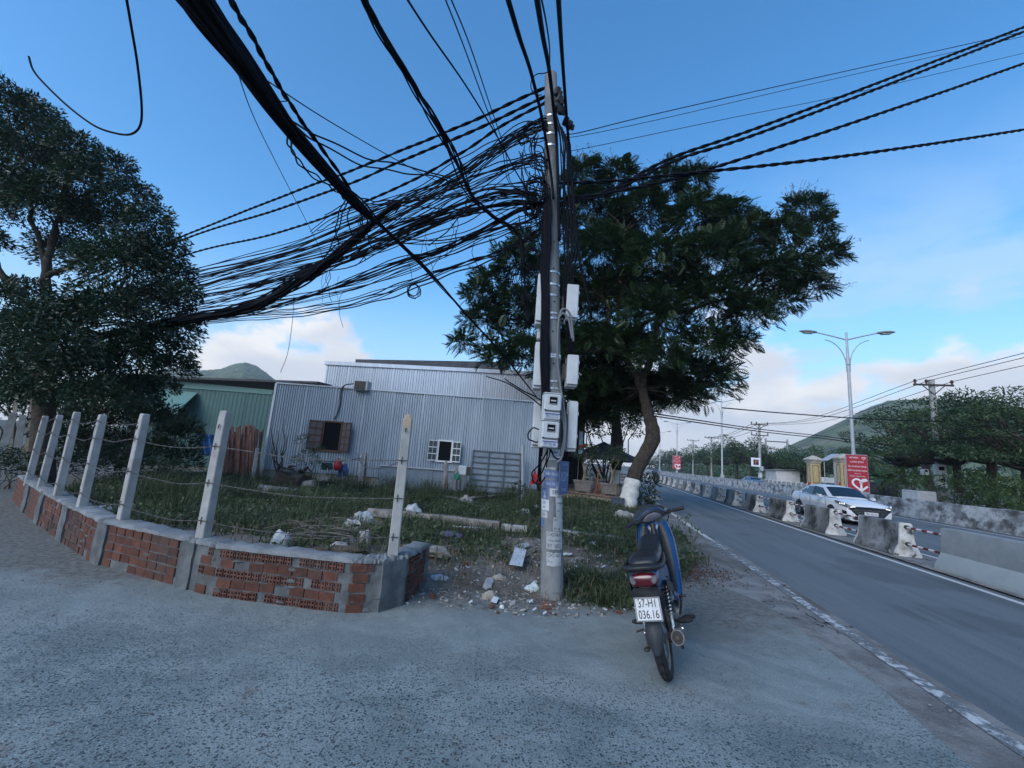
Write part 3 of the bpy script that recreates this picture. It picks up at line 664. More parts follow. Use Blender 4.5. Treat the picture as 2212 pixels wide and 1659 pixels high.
# green shed
YG = 18.5; GL, GR = AT(300,815,YG), AT(592,838,YG)
gb = thing('green_shed', 'dark green metal shed left of the grey house', 'shed', ((GL.x+GR.x)/2, YG, 0))
zg = lambda x: GL.z+(GR.z-GL.z)*(x-GL.x)/(GR.x-GL.x)
corr(gb, GL.x, GR.x, .1, lambda x: zg(x)-.18, YG, green_wall, pitch=.18, dep=.012, sheet=1.1)
b = MB(); b.prism([(GL.x,YG-.05,zg(GL.x)-.32),(GR.x,YG-.05,zg(GR.x)-.30),(GR.x,YG-.05,zg(GR.x)-.1),(GL.x,YG-.05,zg(GL.x)-.02)],(0,.04,0)); b.build('fascia', green_trim, gb)
G2 = AT(700,830,YG+.2); b = MB(); b.prism([(GL.x-.3,YG-.4,zg(GL.x)+.02),(G2.x,YG-.4,G2.z+.02),(G2.x,YG+7,G2.z+.5),(GL.x-.3,YG+7,zg(GL.x)+.5)],(0,0,-.09)); b.build('roof', dark_roof_m, gb)
l, r, z0, z1 = px_rect(285,848,392,880,17.6)
lean = thing('lean_to_roof', 'pale turquoise metal lean-to roof showing under the left tree', 'roof', ((l+r)/2,17.6,0))
b = MB(); b.prism([(l,17.6,z0),(r,17.6,z0-.05),(r,18.4,z1+.15),(l,18.4,z1+.2)],(0,0,.05)); b.build('roof_sheet', green_trim, lean)
for q in range(4): b = MB(); xx = l+.1+(r-l-.2)*q/3; b.box((xx,17.75,z0/2),(.07,.07,z0)); b.build('post', dark_metal, lean)
b = MB(); b.box(((l+r)/2,17.57,z0-.1),(r-l,.03,.25)); b.build('fascia', green_trim, lean)
blue_tarp = mat('blue_tarp', (.06,.18,.42), (.04,.12,.33), 3, .5)
l, r, z0, z1 = px_rect(425,938,462,985,17.2); b = MB(); nq = 10; vs = [(l+(r-l)*i/nq, 17.2+.08*math.sin(i*1.7)+.1*j, z1+(z0-z1)*j/4) for j in range(5) for i in range(nq+1)]
b.add(vs, [(j*(nq+1)+i, j*(nq+1)+i+1, (j+1)*(nq+1)+i+1, (j+1)*(nq+1)+i) for j in range(4) for i in range(nq)]); tag(b.build('blue_tarp', blue_tarp, smooth=80), 'blue tarpaulin hanging low on the green shed', 'tarp')
# stack of reddish timber offcuts
slat_m = mat('reddish_timber', (.125,.055,.042), (.20,.105,.08), 5, .8, rnd=.35, sc3=(4,4,.6), bump=.3, bscale=30)
c0 = AT(520,1003,14.6); ws = thing('timber_stack', 'reddish rough timber slats standing against the green shed', 'timber stack', (c0.x, 14.6, 0))
for q in range(30):
    xq = AT(478+q*2.9, 1000, 14.6+rng.uniform(-.2,.3)); tq = AT(480+q*2.8+rng.uniform(-6,3), rng.uniform(915,948), 14.9)
    b = MB(); wv = rng.uniform(.05,.11); d_ = Vector((tq.x-xq.x, .35, tq.z+.1)); p0 = Vector((xq.x, xq.y, -.05)); sv_ = Vector((wv,0,0))
    e = rng.uniform(-.05,.05); b.prism([p0, p0+sv_, p0+sv_+d_+Vector((0,0,e)), p0+d_], (0,.03,0)); b.build('slat', slat_m, ws)
# grey lattice gate leaning by the house, low sheets, posts
gate_bar = mat('grey_gate_bar', (.085,.105,.125), (.11,.13,.15), 6, .6); gate_m = mat('grey_gate_sheet', (.21,.26,.30), (.16,.20,.24), 3, .6, metal=.2, stain=[((.16,.12,.09),6,.62,.74)])
l, r, z0, z1 = px_rect(1017,976,1122,1078,14.7); lg = thing('gate', 'grey metal gate panel with flat bars leaning on the ribbed wall', 'gate', ((l+r)/2, 14.7, 0), (R(-6), 0, 0))
def L3(x, z): return (x-(l+r)/2, 0, z)
b = MB(); b.box(L3((l+r)/2,(z0+z1)/2),(r-l,.015,z1-z0)); b.build('sheet', gate_m, lg, local=True)
for q in range(9):
    zz = z0+(z1-z0)*q/8; b = MB(); b.box((0,-.03,zz),(r-l+.03,.03,.035)); b.build('bar', gate_bar, lg, local=True)
for q in range(4):
    xx = (l-r)/2+(r-l)*q/3; b = MB(); b.box((xx,-.058,(z0+z1)/2),(.04,.025,z1-z0+.04)); b.build('upright', gate_bar, lg, local=True)
l, r, z0, z1 = px_rect(818,1020,1008,1062,14.75); lf = thing('sheet_fence', 'low fence of flat grey sheets at the foot of the house', 'fence', ((l+r)/2, 14.75, 0))
for q in range(5):
    a = l+(r-l)*q/5; b = MB(); b.box((a+(r-l)/10, 14.75+.02*(q%2), .42),((r-l)/5+.02,.012,.86)); b.build('sheet', gate_m, lf)
b = MB(); b.box(((l+r)/2,14.72,.86),(r-l+.05,.03,.04)); b.build('rail', galv, lf)
post_m = mat('old_post', (.17,.15,.125), (.30,.285,.26), 8, .9, sc3=(1,1,.3), bump=.4, bscale=30)
def stake(x, yb, xt, yt, Yd, lab, wd=.09, m=None, pointed=True, nm='wooden_post'):
    p = AT(x, yb, Yd); q = AT(xt, yt, Yd); t_ = thing(nm, lab, 'post', (p.x, Yd, 0), 0, 'old posts standing in the lot')
    d = q-Vector((p.x,Yd,-.1)); b = MB(); b.tube([(p.x,Yd,-.15), Vector((p.x,Yd,-.15))+d*.93, q], [wd*.62, wd*.55, .015 if pointed else wd*.5], 4 if not pointed else 6); b.build('shaft', m or post_m, t_); return t_
stake(962,1078,964,994,13.6,'pointed wooden post in front of the low grey sheets', .13); stake(986,1078,986,1008,14.2,'grey wooden post beside the leaning gate', .1)
stake(777,1052,783,978,14.0,'grey concrete post near the laundry', .11, concrete, False); stake(787,1052,792,979,13.8,'thin brown wooden stick beside the grey post near the laundry', .05, wood_brown)
stake(548,1032,556,968,13.2,'short pale post by the timber stack', .11, concrete, False); stake(281,1048,303,960,9.5,'slim weathered post standing in the weeds behind the left fence', .09, concrete, False)
# corner poles right of the gate
stake(1130,1078,1130,960,14.6,'tall grey post at the right end of the leaning gate', .09, galv, False)
# laundry
def cloth_thing(name, lab, pts, m, Yd):
    b = MB(); vs = [AT(x, y, Yd+.05*math.sin(i*2.1)) for i, (x, y) in enumerate(pts)]; b.prism(vs, (0,.05,0)); tag(b.build(name, m), lab, 'laundry')
cloth_thing('shorts', 'dark green shorts drying left of the red bag', [(695,999),(716,1000),(718,1014),(709,1016),(707,1008),(703,1016),(694,1014)], mat('dark_green_cloth',(.02,.05,.045),(.03,.06,.05),20,.9), 13.9)
cloth_thing('jeans', 'blue trousers drying right of the red bag', [(733,1004),(748,1002),(752,1016),(750,1029),(741,1029),(740,1016),(735,1031),(728,1029)], mat('denim',(.03,.06,.16),(.05,.09,.2),25,.9), 13.9)
b = MB(); cb = AT(730,1002,13.8); b.lathe([(.015,.22),(.06,.19),(.11,.10),(.13,.0),(.12,-.09),(.07,-.15),(.0,-.16)], None, 12, cb-Vector((0,0,.05))); tag(b.build('red_bag', mat('red_plastic_bag',(.35,.03,.04),(.28,.02,.03),14,.5), smooth=70), 'red plastic bag hanging on the laundry line', 'bag')
b = MB(); b.tube(smoothpath([AT(655,992,13.85),AT(720,997,13.85),AT(780,990,13.9)],6), .012, 5); tag(b.build('laundry_line', cable_black), 'thin line the laundry hangs on', 'line')
# ================================================================== CAFE TERRACE UNDER THE TREE
terr_m = mat('terrace_tiles', (.20,.125,.095), (.26,.17,.13), 6, .7, stain=[((.12,.09,.07),2,.5,.7)]); terr_side = mat('terrace_side', (.28,.24,.19), (.18,.155,.125), 3, .95, bump=.5, stain=[((.1,.085,.07),5,.55,.7)])
ta, tb = Vector((1.0,17.2,0)), Vector((3.9,14.9,0)); td = (tb-ta).normalized(); tn = US.copy()
terr = thing('terrace', 'raised brown tiled cafe terrace behind the leaning tree', 'terrace', (ta+tb)/2)
b = MB(); b.prism([ta, tb, tb+tn*6, ta+tn*6], (0,0,.34)); b.build('side_wall', terr_side, terr)
for q in range(5):
    for k in range(8):
        p = ta+(tb-ta)*(q/5); p2 = ta+(tb-ta)*((q+1)/5)-td*.012; b = MB(); o1 = tn*(k*.72-.06); o2 = tn*((k+1)*.72-.072)
        b.prism([p+o1+Vector((0,0,.342)), p2+o1+Vector((0,0,.342)), p2+o2+Vector((0,0,.342)), p+o2+Vector((0,0,.342))], (0,0,.028)); b.build('tile', terr_m, terr)
TZ = .372
canopy_m = mat('dark_canopy_cloth', (.020,.024,.035), (.035,.04,.055), 3, .85)
cc = AT(1305,960,18.5); can = thing('parasol', 'large dark square parasol over the cafe terrace', 'parasol', (cc.x, 18.5, TZ))
apex = cc+Vector((0,0,.12)); rim = []; hw = 1.5
for k in range(16):
    a = 2*math.pi*k/16+.2; rr = hw/max(abs(math.cos(a)),abs(math.sin(a)))**.6; sag = .09*(1-abs(math.cos(2*a)))
    rim.append(Vector((cc.x+rr*math.cos(a), 18.5+rr*math.sin(a), cc.z-.52-sag)))
for k in range(8):
    b = MB(); a_, b2, c2 = rim[2*k], rim[2*k+1], rim[(2*k+2)%16]; m_ = [(apex*.5+p*.5)+Vector((0,0,-.03)) for p in (a_,b2,c2)]
    b.add([apex,*m_,a_,b2,c2], [(0,1,2),(0,2,3),(1,4,5,2),(2,5,6,3)]); b.add([p+Vector((0,0,-.12)) for p in (a_,b2,c2)]+[a_,b2,c2], [(0,1,4,3),(1,2,5,4)]); b.build('cloth_panel', canopy_m, can)
    b = MB(); b.cyl(apex-Vector((0,0,.05)), a_-Vector((0,0,.03)), .014, seg=5); b.build('rib', dark_metal, can)
b = MB(); b.cyl((cc.x,18.5,TZ),(cc.x,18.5,cc.z+.1),.03,seg=10); b.build('pole', dark_metal, can); b = MB(); b.bbox((cc.x,18.5,TZ+.04),(.5,.5,.08),.02); b.build('foot', concrete, can)
pot_m = mat('cement_pot', (.13,.12,.11), (.19,.175,.155), 9, .9, bump=.3); leafy = leafmat('shrub_leaf', (.018,.042,.014), (.045,.085,.026), (.075,.11,.04), 2.5)
bark_pale = mat('pale_bark', (.16,.12,.09), (.26,.21,.16), 10, .9)
def leaf_cloud(n, center, rad, size, seed, asp=.38, flat_=.0, hollow=.35):
    r_ = np.random.RandomState(seed); d = r_.normal(size=(n,3)); d /= np.linalg.norm(d,axis=1)[:,None]; q = d*(r_.uniform(hollow,1,(n,1))**.6)*np.array(rad)+np.array(center)
    return leaves_at(q, size, seed+1, asp)
def leaves_at(q, size, seed, asp=.38, droop=.35, dirs=None):
    r_ = np.random.RandomState(seed); n = len(q)
    t_ = r_.normal(size=(n,3)) if dirs is None else dirs + r_.normal(size=(n,3))*.55
    t_[:,2] -= droop; t_ /= np.linalg.norm(t_,axis=1)[:,None]
    u = np.cross(t_, r_.normal(size=(n,3))); u /= np.linalg.norm(u,axis=1)[:,None]+1e-9; nn = np.cross(t_, u)
    L_ = (size*r_.uniform(.6,1.25,n))[:,None]; w_ = L_*asp
    mid = q+t_*L_*.45+nn*L_*.07
    V_ = np.stack([q, mid+u*w_*.5, q+t_*L_, mid-u*w_*.5], 1).reshape(-1,3); F2 = np.arange(4*n).reshape(-1,4); return V_, F2
def pot(x, yb, Yd, wd, ht, lab, plant=None, rect=True):
    p = AT(x, yb, Yd); base = Vector((p.x, Yd, TZ)); t_ = thing('plant_pot', lab, 'plant pot', base, RZ)
    b = MB()
    if rect: b.loft([[(sx*wd*k, sy*wd*.5*k, z) for sx, sy in ((-.5,-.5),(.5,-.5),(.5,.5),(-.5,.5))] for k, z in ((.78,.05),(.8,.06),(.95,ht*.8),(1.0,ht*.82),(1.06,ht*.9),(1.06,ht))])
    else: b.lathe([(.0,.02),(wd*.34,.02),(wd*.46,ht*.8),(wd*.52,ht*.85),(wd*.52,ht),(wd*.44,ht),(.0,ht*.93)], None, 14)
    b.build('pot', pot_m, t_, local=True)
    for q in (-.3,.3):
        b = MB(); b.box((wd*q,0,.025),(wd*.16,wd*.3,.05)); b.build('foot', pot_m, t_, local=True)
    if plant:
        b = MB(); b.tube(smoothpath([(0,0,ht*.9),(.05,0,ht+.3),(-.02,.05,ht+.6),(.1,.0,ht+.95)],4), [.045]*8+[.03]*5, 6); b.tube([(.02,.02,ht+.35),(.22,.1,ht+.7),(.3,.1,ht+.95)], .02, 5); b.build('stem', bark_pale, t_, local=True)
        V_, F2 = leaf_cloud(420, (.08,0,ht+1.0), (.5,.4,.42), .11, 5); fastmesh('foliage', V_, F2, leafy, t_, local=True)
    return t_
pot(1258,1072,16.1,.66,.44,'pale square cement pot with a thin bonsai stem beside the blue sign', True); pot(1318,1076,15.6,.74,.42,'wide square cement pot next to the black metal chair', True)
pot(1294,1055,17.2,.5,.5,'round brown clay pot behind the orange stand', None, False)
ch = AT(1348,1078,15.35); ct = thing('metal_chair', 'black slatted metal chair behind the white painted trunk', 'chair', (ch.x,15.35,TZ), R(-25))
for sx in (-.21,.21):
    for sy, h in ((-.2,.44),(.2,.82)): b = MB(); b.box((sx,sy,h/2),(.025,.025,h)); b.build('leg', dark_metal, ct, local=True)
for q in range(5): b = MB(); b.box((0,-.18+q*.09,.44),(.44,.06,.018)); b.build('seat_slat', dark_metal, ct, local=True)
for q in range(3): b = MB(); b.box((0,.2,.57+q*.1),(.44,.018,.05)); b.build('back_slat', dark_metal, ct, local=True)
orange_m = mat('orange_paint', (.38,.10,.05), rough=.6); sp = AT(1290,1064,16.3); st_ = thing('easel_stand', 'slim orange brown easel stand on the cafe terrace', 'stand', (sp.x,16.3,TZ))
b = MB(); b.tube([(0,0,0),(0,0,1.0)], .02, 6); b.build('mast', orange_m, st_, local=True)
for a in (0,2.1,4.2): b = MB(); b.tube([(0,0,.35),(.28*math.cos(a),.28*math.sin(a),0)], .016, 5); b.build('leg', orange_m, st_, local=True)
tubp = AT(1333,1099,14.3); tub = thing('plastic_tub', 'dark grey plastic tub in the weeds left of the white trunk', 'tub', (tubp.x,14.3,.05), RZ); b = MB(); b.loft([[(sx*k, sy*k*.7, z) for sx, sy in ((-.5,-.5),(.5,-.5),(.5,.5),(-.5,.5))] for k, z in ((.36,0),(.40,.33),(.44,.335),(.44,.37),(.39,.37),(.34,.05))]); b.build('body', mat('grey_blue_plastic',(.045,.065,.085),(.07,.085,.1),8,.5), tub, local=True)
# dark shop behind the terrace, with banner and parked motorbikes
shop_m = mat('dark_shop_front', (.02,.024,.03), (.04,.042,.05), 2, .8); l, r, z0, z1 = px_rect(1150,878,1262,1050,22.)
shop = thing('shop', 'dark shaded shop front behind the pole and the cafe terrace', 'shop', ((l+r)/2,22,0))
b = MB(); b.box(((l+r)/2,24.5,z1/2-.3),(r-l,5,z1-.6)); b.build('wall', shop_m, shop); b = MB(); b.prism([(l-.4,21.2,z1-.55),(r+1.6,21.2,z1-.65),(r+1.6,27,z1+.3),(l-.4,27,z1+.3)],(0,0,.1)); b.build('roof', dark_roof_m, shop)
for xx in (r-.2, r+1.3): b = MB(); b.box((xx,21.4,z1/2-.3),(.12,.12,z1-.65)); b.build('post', dark_metal, shop)
l, r, z0, z1 = px_rect(1251,932,1259,985,17.6); bn = thing('banner', 'narrow blue and white banner with a red mark standing left of the parasol', 'banner', ((l+r)/2,17.6,TZ)); b = MB(); b.cyl((l,17.6,TZ),(l,17.6,z1+.05),.012,seg=6); b.build('pole', steel, bn)
b = MB(); b.box(((l+r)/2,17.6,(z0+z1)/2),(r-l,.012,z1-z0)); b.build('cloth', mat('banner_blue',(.12,.35,.62),(.5,.6,.68),6,.7), bn); b = MB(); b.prism([(l+.01,17.585,z0+.28),(r+.22,17.585,z0+.42),(r+.2,17.585,z0+.52),(l+.01,17.585,z0+.42)],(0,.01,0)); b.build('red_mark', mat('banner_red',(.5,.06,.04),rough=.7), bn)
# ================================================================== RIGHT OF THE ROAD
cream = mat('cream_render', (.50,.40,.22), (.42,.33,.18), 2.5, .85); cream2 = mat('cream_trim', (.50,.46,.38), (.38,.34,.28), 4, .85, stain=[((.2,.18,.15),6,.58,.72)]); outline_m = mat('brown_outline', (.16,.10,.06), rough=.8)
def pillar(x, yt, yb, n, lab):
    p = ON(x, (yt+yb)/2, n); top = AT(x, yt, p.y).z; t_ = thing('gate_pillar', lab, 'gate pillar', (p.x,p.y,0), RZ, 'cream gate pillars'); wd = .86; hs = top-.75
    b = MB(); b.bbox((0,0,hs/2),(wd,wd,hs),.02); b.build('shaft', cream, t_, local=True)
    for z, k, h in ((hs+.05,1.12,.12),(hs+.17,1.25,.12),(hs+.28,1.42,.10)): b = MB(); b.bbox((0,0,z),(wd*k,wd*k,h),.02); b.build('moulding', cream2, t_, local=True)
    b = MB(); b.loft([[(sx*wd*k, sy*wd*k, z) for sx, sy in ((-.5,-.5),(.5,-.5),(.5,.5),(-.5,.5))] for k, z in ((1.5,hs+.33),(1.5,hs+.38),(.25,top-.02),(.05,top))]); b.build('pyramid_cap', cream2, t_, local=True)
    for z0_, z1_ in ((.45,hs*.36),(hs*.40,hs-.22)):
        for yy, ax in ((-wd/2-.006,0),(-wd/2-.006,1)):
            b = MB(); a_ = wd*.30
            for c, d in (((-a_,0,(z0_+z1_)/2),(.05,.012,z1_-z0_)),((a_,0,(z0_+z1_)/2),(.05,.012,z1_-z0_)),((0,0,z0_),(2*a_-.05,.012,.05)),((0,0,z1_),(2*a_-.05,.012,.05))):
                if ax == 0: b.box((c[0],yy,c[2]),d)
                else: b.box((yy,c[0],c[2]),(d[1],d[0],d[2]))
            b.build('panel_outline', outline_m, t_, local=True)
    return t_
NP = 20.5
pillar(1758,984,1064,NP,'left cream gate pillar with a pyramid cap beyond the barrier'); pillar(1824,980,1062,NP-.2,'right cream gate pillar partly hidden by the large red sign')
def wallpx(name, lab, cat, x0, x1, yt, n, m, th=.2, z0=0.):
    a = ON(x0, 1030, n); c = ON(x1, 1035, n); zt = AT((x0+x1)/2, yt, (a.y+c.y)/2).z; t_ = thing(name, lab, cat, ((a.x+c.x)/2,(a.y+c.y)/2,0), RZ); L_ = (c-a).length
    b = MB(); b.box((0,0,(zt+z0)/2),(th,abs(c.dot(US)-a.dot(US)),zt-z0)); b.build('panel', m, t_, local=True); return t_, abs(c.dot(US)-a.dot(US)), zt
grey_wall = mat('old_grey_wall', (.25,.25,.235), (.38,.37,.345), 1.8, .92, bump=.3, stain=[((.12,.12,.11),3,.55,.72)], world=True); white_wall = mat('white_wall', (.55,.56,.56), (.46,.47,.47), 1.5, .85, world=True); blue_gate = mat('blue_grey_gate', (.16,.27,.34), (.13,.22,.29), 2, .55)
t_, L_, zt = wallpx('panel_wall','grey concrete panel wall with pale posts left of the gate','wall',1638,1745,1040,NP,grey_wall,.12)
for q in range(12): b = MB(); b.box((-.02,-L_/2+L_*q/11,zt/2+.05),(.2,.2,zt+.1)); b.build('post', white_wall, t_, local=True)
t_, L_, zt = wallpx('sliding_gate','blue grey sheet metal gate between the cream pillars','gate',1771,1812,1046,NP,blue_gate,.08)
for q in range(6): b = MB(); b.box((-.06,-L_/2+L_*q/5,zt/2),(.04,.06,zt)); b.build('upright', blue_gate, t_, local=True)
t_, L_, zt = wallpx('painted_wall','pale wall right of the red sign next to the black gate','wall',1838,1876,1041,NP,white_wall,.2)
t_, L_, zt = wallpx('black_gate','black barred iron gate in the wall behind the white car','gate',1880,1938,1044,NP-.1,mat('gate_backing',(.16,.16,.15),(.22,.22,.2),3,.9),.03)
iron = mat('black_iron', (.012,.012,.014), rough=.5)
for q in range(22): b = MB(); b.box((-.05,-L_/2+L_*q/21,zt/2+.05),(.025,.03 if q % 7 else .08,zt+.1)); b.build('bar', iron, t_, local=True)
for z in (.25,zt*.55,zt): b = MB(); b.box((-.075,0,z),(.02,L_,.05)); b.build('rail', iron, t_, local=True)
t_, L_, zt = wallpx('plastered_wall','peeling white and blue wall end beside the black gate','wall',1941,1978,1047,NP,white_wall,.25); b = MB(); b.box((-.14,L_*.2,zt*.4),(.02,L_*.2,zt*.7)); b.build('blue_panel', mat('pale_blue_paint',(.2,.38,.5),rough=.8), t_, local=True)
t_, L_, zt = wallpx('stone_wall','rough grey stone wall under the right hand trees','wall',1985,2075,1062,NP-.3,grey_wall,.3)
p = ON(1690,1045,28); hut = thing('white_hut', 'small white hut behind the panel wall left of the gate', 'hut', (p.x,p.y,0), RZ); zt = AT(1705,1018,p.y).z; b = MB(); b.box((0,0,zt/2),(3.2,4.4,zt)); b.build('wall', white_wall, hut, local=True); b = MB(); b.prism([(-1.9,-2.5,zt),(1.9,-2.5,zt+.25),(1.9,2.5,zt+.25),(-1.9,2.5,zt)],(0,0,.07)); b.build('roof', galv, hut, local=True)
p = ON(1795,1036,26); b = MB(); zt = AT(1795,1033,p.y).z; b.box((p.x,p.y,zt-.25),(2.2,.1,.6)); sg = thing('white_board','blank white board behind the blue gate','board',(p.x,p.y,0)); b.build('board', white_wall, sg)
for q in (-.8,.8): b = MB(); b.box((p.x+q,p.y+.1,(zt-.5)/2),(.08,.08,zt-.5)); b.build('post', galv, sg)
red_flag = mat('red_flag_cloth', (.48,.03,.03), (.4,.02,.02), 8, .8)
def flag(x, y, n, lab):
    p = ON(x, y, n); t_ = thing('flag', lab, 'flag', (p.x,p.y,0), 0, 'red flags by the gate'); b = MB(); b.cyl((0,0,0),(0.15,0,p.z+.5),.02,seg=6); b.build('staff', galv, t_, local=True)
    b = MB(); b.prism([(.15,-.02,p.z+.5),(.62,-.04,p.z-.2),(.75,-.02,p.z-.55),(.1,-.02,p.z-.45)],(0,.015,0)); b.build('cloth', red_flag, t_, local=True)
flag(1742,1050,19.6,'red flag drooping left of the left gate pillar'); flag(1808,1052,19.6,'red flag low beside the right gate pillar')
p = ON(1812,998,NP+1); aw = thing('awning', 'grey tin awning jutting out left of the right gate pillar', 'awning', (p.x,p.y,0)); b = MB(); b.prism([(p.x-1.0,p.y,p.z+.05),(p.x,p.y-.1,p.z+.7),(p.x+.1,p.y+1.0,p.z+.7),(p.x-1.0,p.y+1.0,p.z+.05)],(0,0,.05)); b.build('sheet', galv, aw); b = MB(); b.box((p.x-.1,p.y+.3,(p.z+.6)/2),(.22,.2,p.z+.6)); b.build('upright', galv, aw)
for q in (.5,): b = MB(); b.box((p.x-.95,p.y+.05+q,p.z/2),(.05,.05,p.z)); b.build('post', galv, aw)
# utility poles beyond the road
uc = mat('pole_concrete_far', (.26,.26,.25), (.36,.36,.34), 3, .9)
def far_pole(x, yt, n, lab, arm_rows, w=.17, arm_px=None, nm='utility_pole', boxes=0):
    p = ON(x, 1010, n); top = AT(x, yt, p.y).z; t_ = thing(nm, lab, 'utility pole', (p.x,p.y,0), RZ, 'utility poles beyond the road'); sc_ = p.y/923.
    b = MB(); b.tube([(0,0,0),(0,0,top)], [w*1.35, w], 10); b.build('shaft', uc, t_, smooth=50, local=True)
    for dz, half in arm_rows:
        b = MB(); b.box((0,-w,top-dz),(half*2,.09,.11)); b.build('crossarm', dark_metal, t_, local=True)
        for s in (-1,1): b = MB(); b.tube([(s*half*.6,-w,top-dz),(0,-w,top-dz-.6)], .03, 5); b.build('brace', dark_metal, t_, local=True)
        for q in (-.92,-.35,.92) if half > .5 else (-.9,.9):
            b = MB(); b.lathe([(.0,0),(.05,0),(.05,.08),(.09,.1),(.09,.14),(.05,.16),(.09,.19),(.08,.23),(.03,.28),(0,.28)], None, 8, (q*half,-w,top-dz+.06)); b.build('insulator', mat_ins, t_, local=True)
    for q in range(boxes): b = MB(); b.bbox((-.1+.15*(q%2),-w*1.35-.1,1.5+q*.85),(.4,.2,.55),.02); b.build('meter_box', white_plastic, t_, local=True)
    return t_, p, top
mat_ins = mat('brown_insulator', (.07,.035,.025), rough=.35)
bp, bpp, bpt = far_pole(2029, 822, 20.0, 'thick concrete utility pole rising out of the right hand trees', [(.35,1.05)], .155, boxes=0)
far_pole(1642, 915, 19.6, 'slim utility pole with two crossarms and a square sign', [(.15,1.0),(1.5,1.0)], .13, boxes=2)
far_pole(1537, 944, 22, 'distant utility pole with one crossarm behind the second lamp', [(.2,1.3)], .13); far_pole(1497, 950, 24, 'farthest utility pole with one crossarm above the tree line', [(.2,1.5)], .14)
p = ON(1678,980,30); zt = AT(1678,948,p.y).z; hp = thing('frame_structure','tall H shaped pole frame behind the far trees','pole frame',(p.x,p.y,0),RZ)
for q in (-1.7,1.7): b = MB(); b.cyl((q,0,0),(q,0,zt),.22,.16,10); b.build('post', uc, hp, local=True)
b = MB(); b.box((0,0,zt-.5),(3.6,.14,.16)); b.build('crossbeam', dark_metal, hp, local=True)
# pole seen under the trees with meter boxes (lower half of the thick pole) and a grey cabinet
for q, (x, y, wd, ht) in enumerate([(2030,1015,.55,.62),(2033,1040,.5,.6),(1997,1020,.3,.35),(2062,1068,.5,.5)]):
    a = AT(x,y,bpp.y-.45); t_ = thing('meter_box', ['upper grey meter box on the thick pole under the right hand trees','lower grey meter box on the thick pole under the right hand trees','small white box at the left of the thick far pole','pale box right of the thick far pole near the wall'][q], 'meter box', a, RZ, 'boxes on the thick far pole'); b = MB(); b.bbox((0,0,0),(wd,.3,ht),.03); b.build('case', white_plastic, t_, local=True); b = MB(); b.bbox((0,-.155,.08),(wd*.5,.02,ht*.35),.01); b.build('window', dark_opening_and_glass, t_, local=True)
a = ON(1985,1075,16.6); cab = thing('cabinet','grey electrical cabinet behind the barrier wall under the trees','cabinet',(a.x,a.y,0),RZ); b = MB(); b.bbox((0,0,.65),(.8,1.3,1.3),.03); b.build('case', galv, cab, local=True); b = MB(); b.box((-.405,.3,.7),(.015,.55,1.0)); b.build('door', white_plastic, cab, local=True); b = MB(); b.box((-.405,-.32,.7),(.015,.55,1.0)); b.build('door', white_plastic, cab, local=True)
p = ON(1632,999,18.8); l, r, z0, z1 = px_rect(1623,989,1642,1008,p.y-.4); sq = thing('shop_sign','white square sign with an orange and dark emblem on the slim pole','sign',((l+r)/2,p.y-.4,z0))
b = MB(); b.bbox(((l+r)/2,p.y-.4,(z0+z1)/2),(r-l,.14,z1-z0),.02); b.build('sign_box', sign_white, sq); e = (r-l)/2; cx_ = (l+r)/2; cz_ = (z0+z1)/2; X90 = Matrix.Rotation(R(90),4,'X')
b = MB(); b.bbox((cx_,p.y-.475,cz_),(e*1.2,.01,e*1.2),.004); b.build('emblem_ground', mat('emblem_dark',(.05,.035,.06),rough=.5), sq)
font_text('emblem', 'P', e*1.15, mat('emblem_orange',(.6,.22,.06),rough=.5), sq, Matrix.Translation((0,-.085,(z1-z0)/2)) @ X90, extr=.002)
# wires that run between those poles
def wire(pts, rad, name, lab, cat='cable', group=None, m=None, n=10, parent=None, seg=5):
    P = smoothpath(pts, n) if len(pts) > 2 else [Vector(p) for p in pts]
    b_ = MB(); b_.tube(P, rad, seg); o = b_.build(name, m or cable_black, parent, smooth=100)
    if lab: tag(o, lab, cat, group)
    return o
for k, (ya, yb, q) in enumerate([(828,920,-.95),(834,918,-.3),(840,922,.95)]):
    a = Vector((bpp.x+q*NS.x, bpp.y+q*NS.y-.2, bpt-.1)); f = ON(1642,920,19.6); f = Vector((f.x+q, f.y, AT(1642,917,f.y).z)); g = ROAD(20, 6, bpt+.6)+NS*q
    wire([f, (f+a)/2-Vector((0,0,.9)), a], .018, 'power_line', 'thin black power line between the slim pole and the thick pole', 'power line', 'power lines beyond the road', n=12)
    wire([a, (a+g)/2-Vector((0,0,.35)), g], .018, 'power_line', 'thin black power line leaving the thick pole to the right edge', 'power line', 'power lines right of the thick pole', n=12)
    h = ON(1537,948,22); h = Vector((h.x+q*1.2, h.y, AT(1537,946,h.y).z)); wire([h, (h+f)/2-Vector((0,0,.5)), f], .03, 'power_line', 'far power line between the distant poles', 'power line', 'far power lines', n=10)
wire([AT(1560,881,20), AT(1700,893,22), AT(1900,906,23), AT(2250,918,24)], .03, 'power_line', 'dark cable crossing the road from the tree over the right hand trees', 'power line')
for k, (y0, y1, y2) in enumerate([(905,945,965),(910,950,972)]): wire([AT(1395,y0-14,17), AT(1640,(y0+y1)/2+2,26), AT(1800,y1,30), AT(1960,y2+4,30)], .028, 'power_line', ['upper','lower'][k]+' of two dark cables sloping down across the hill to the right hand trees', 'power line', 'cables across the hill')
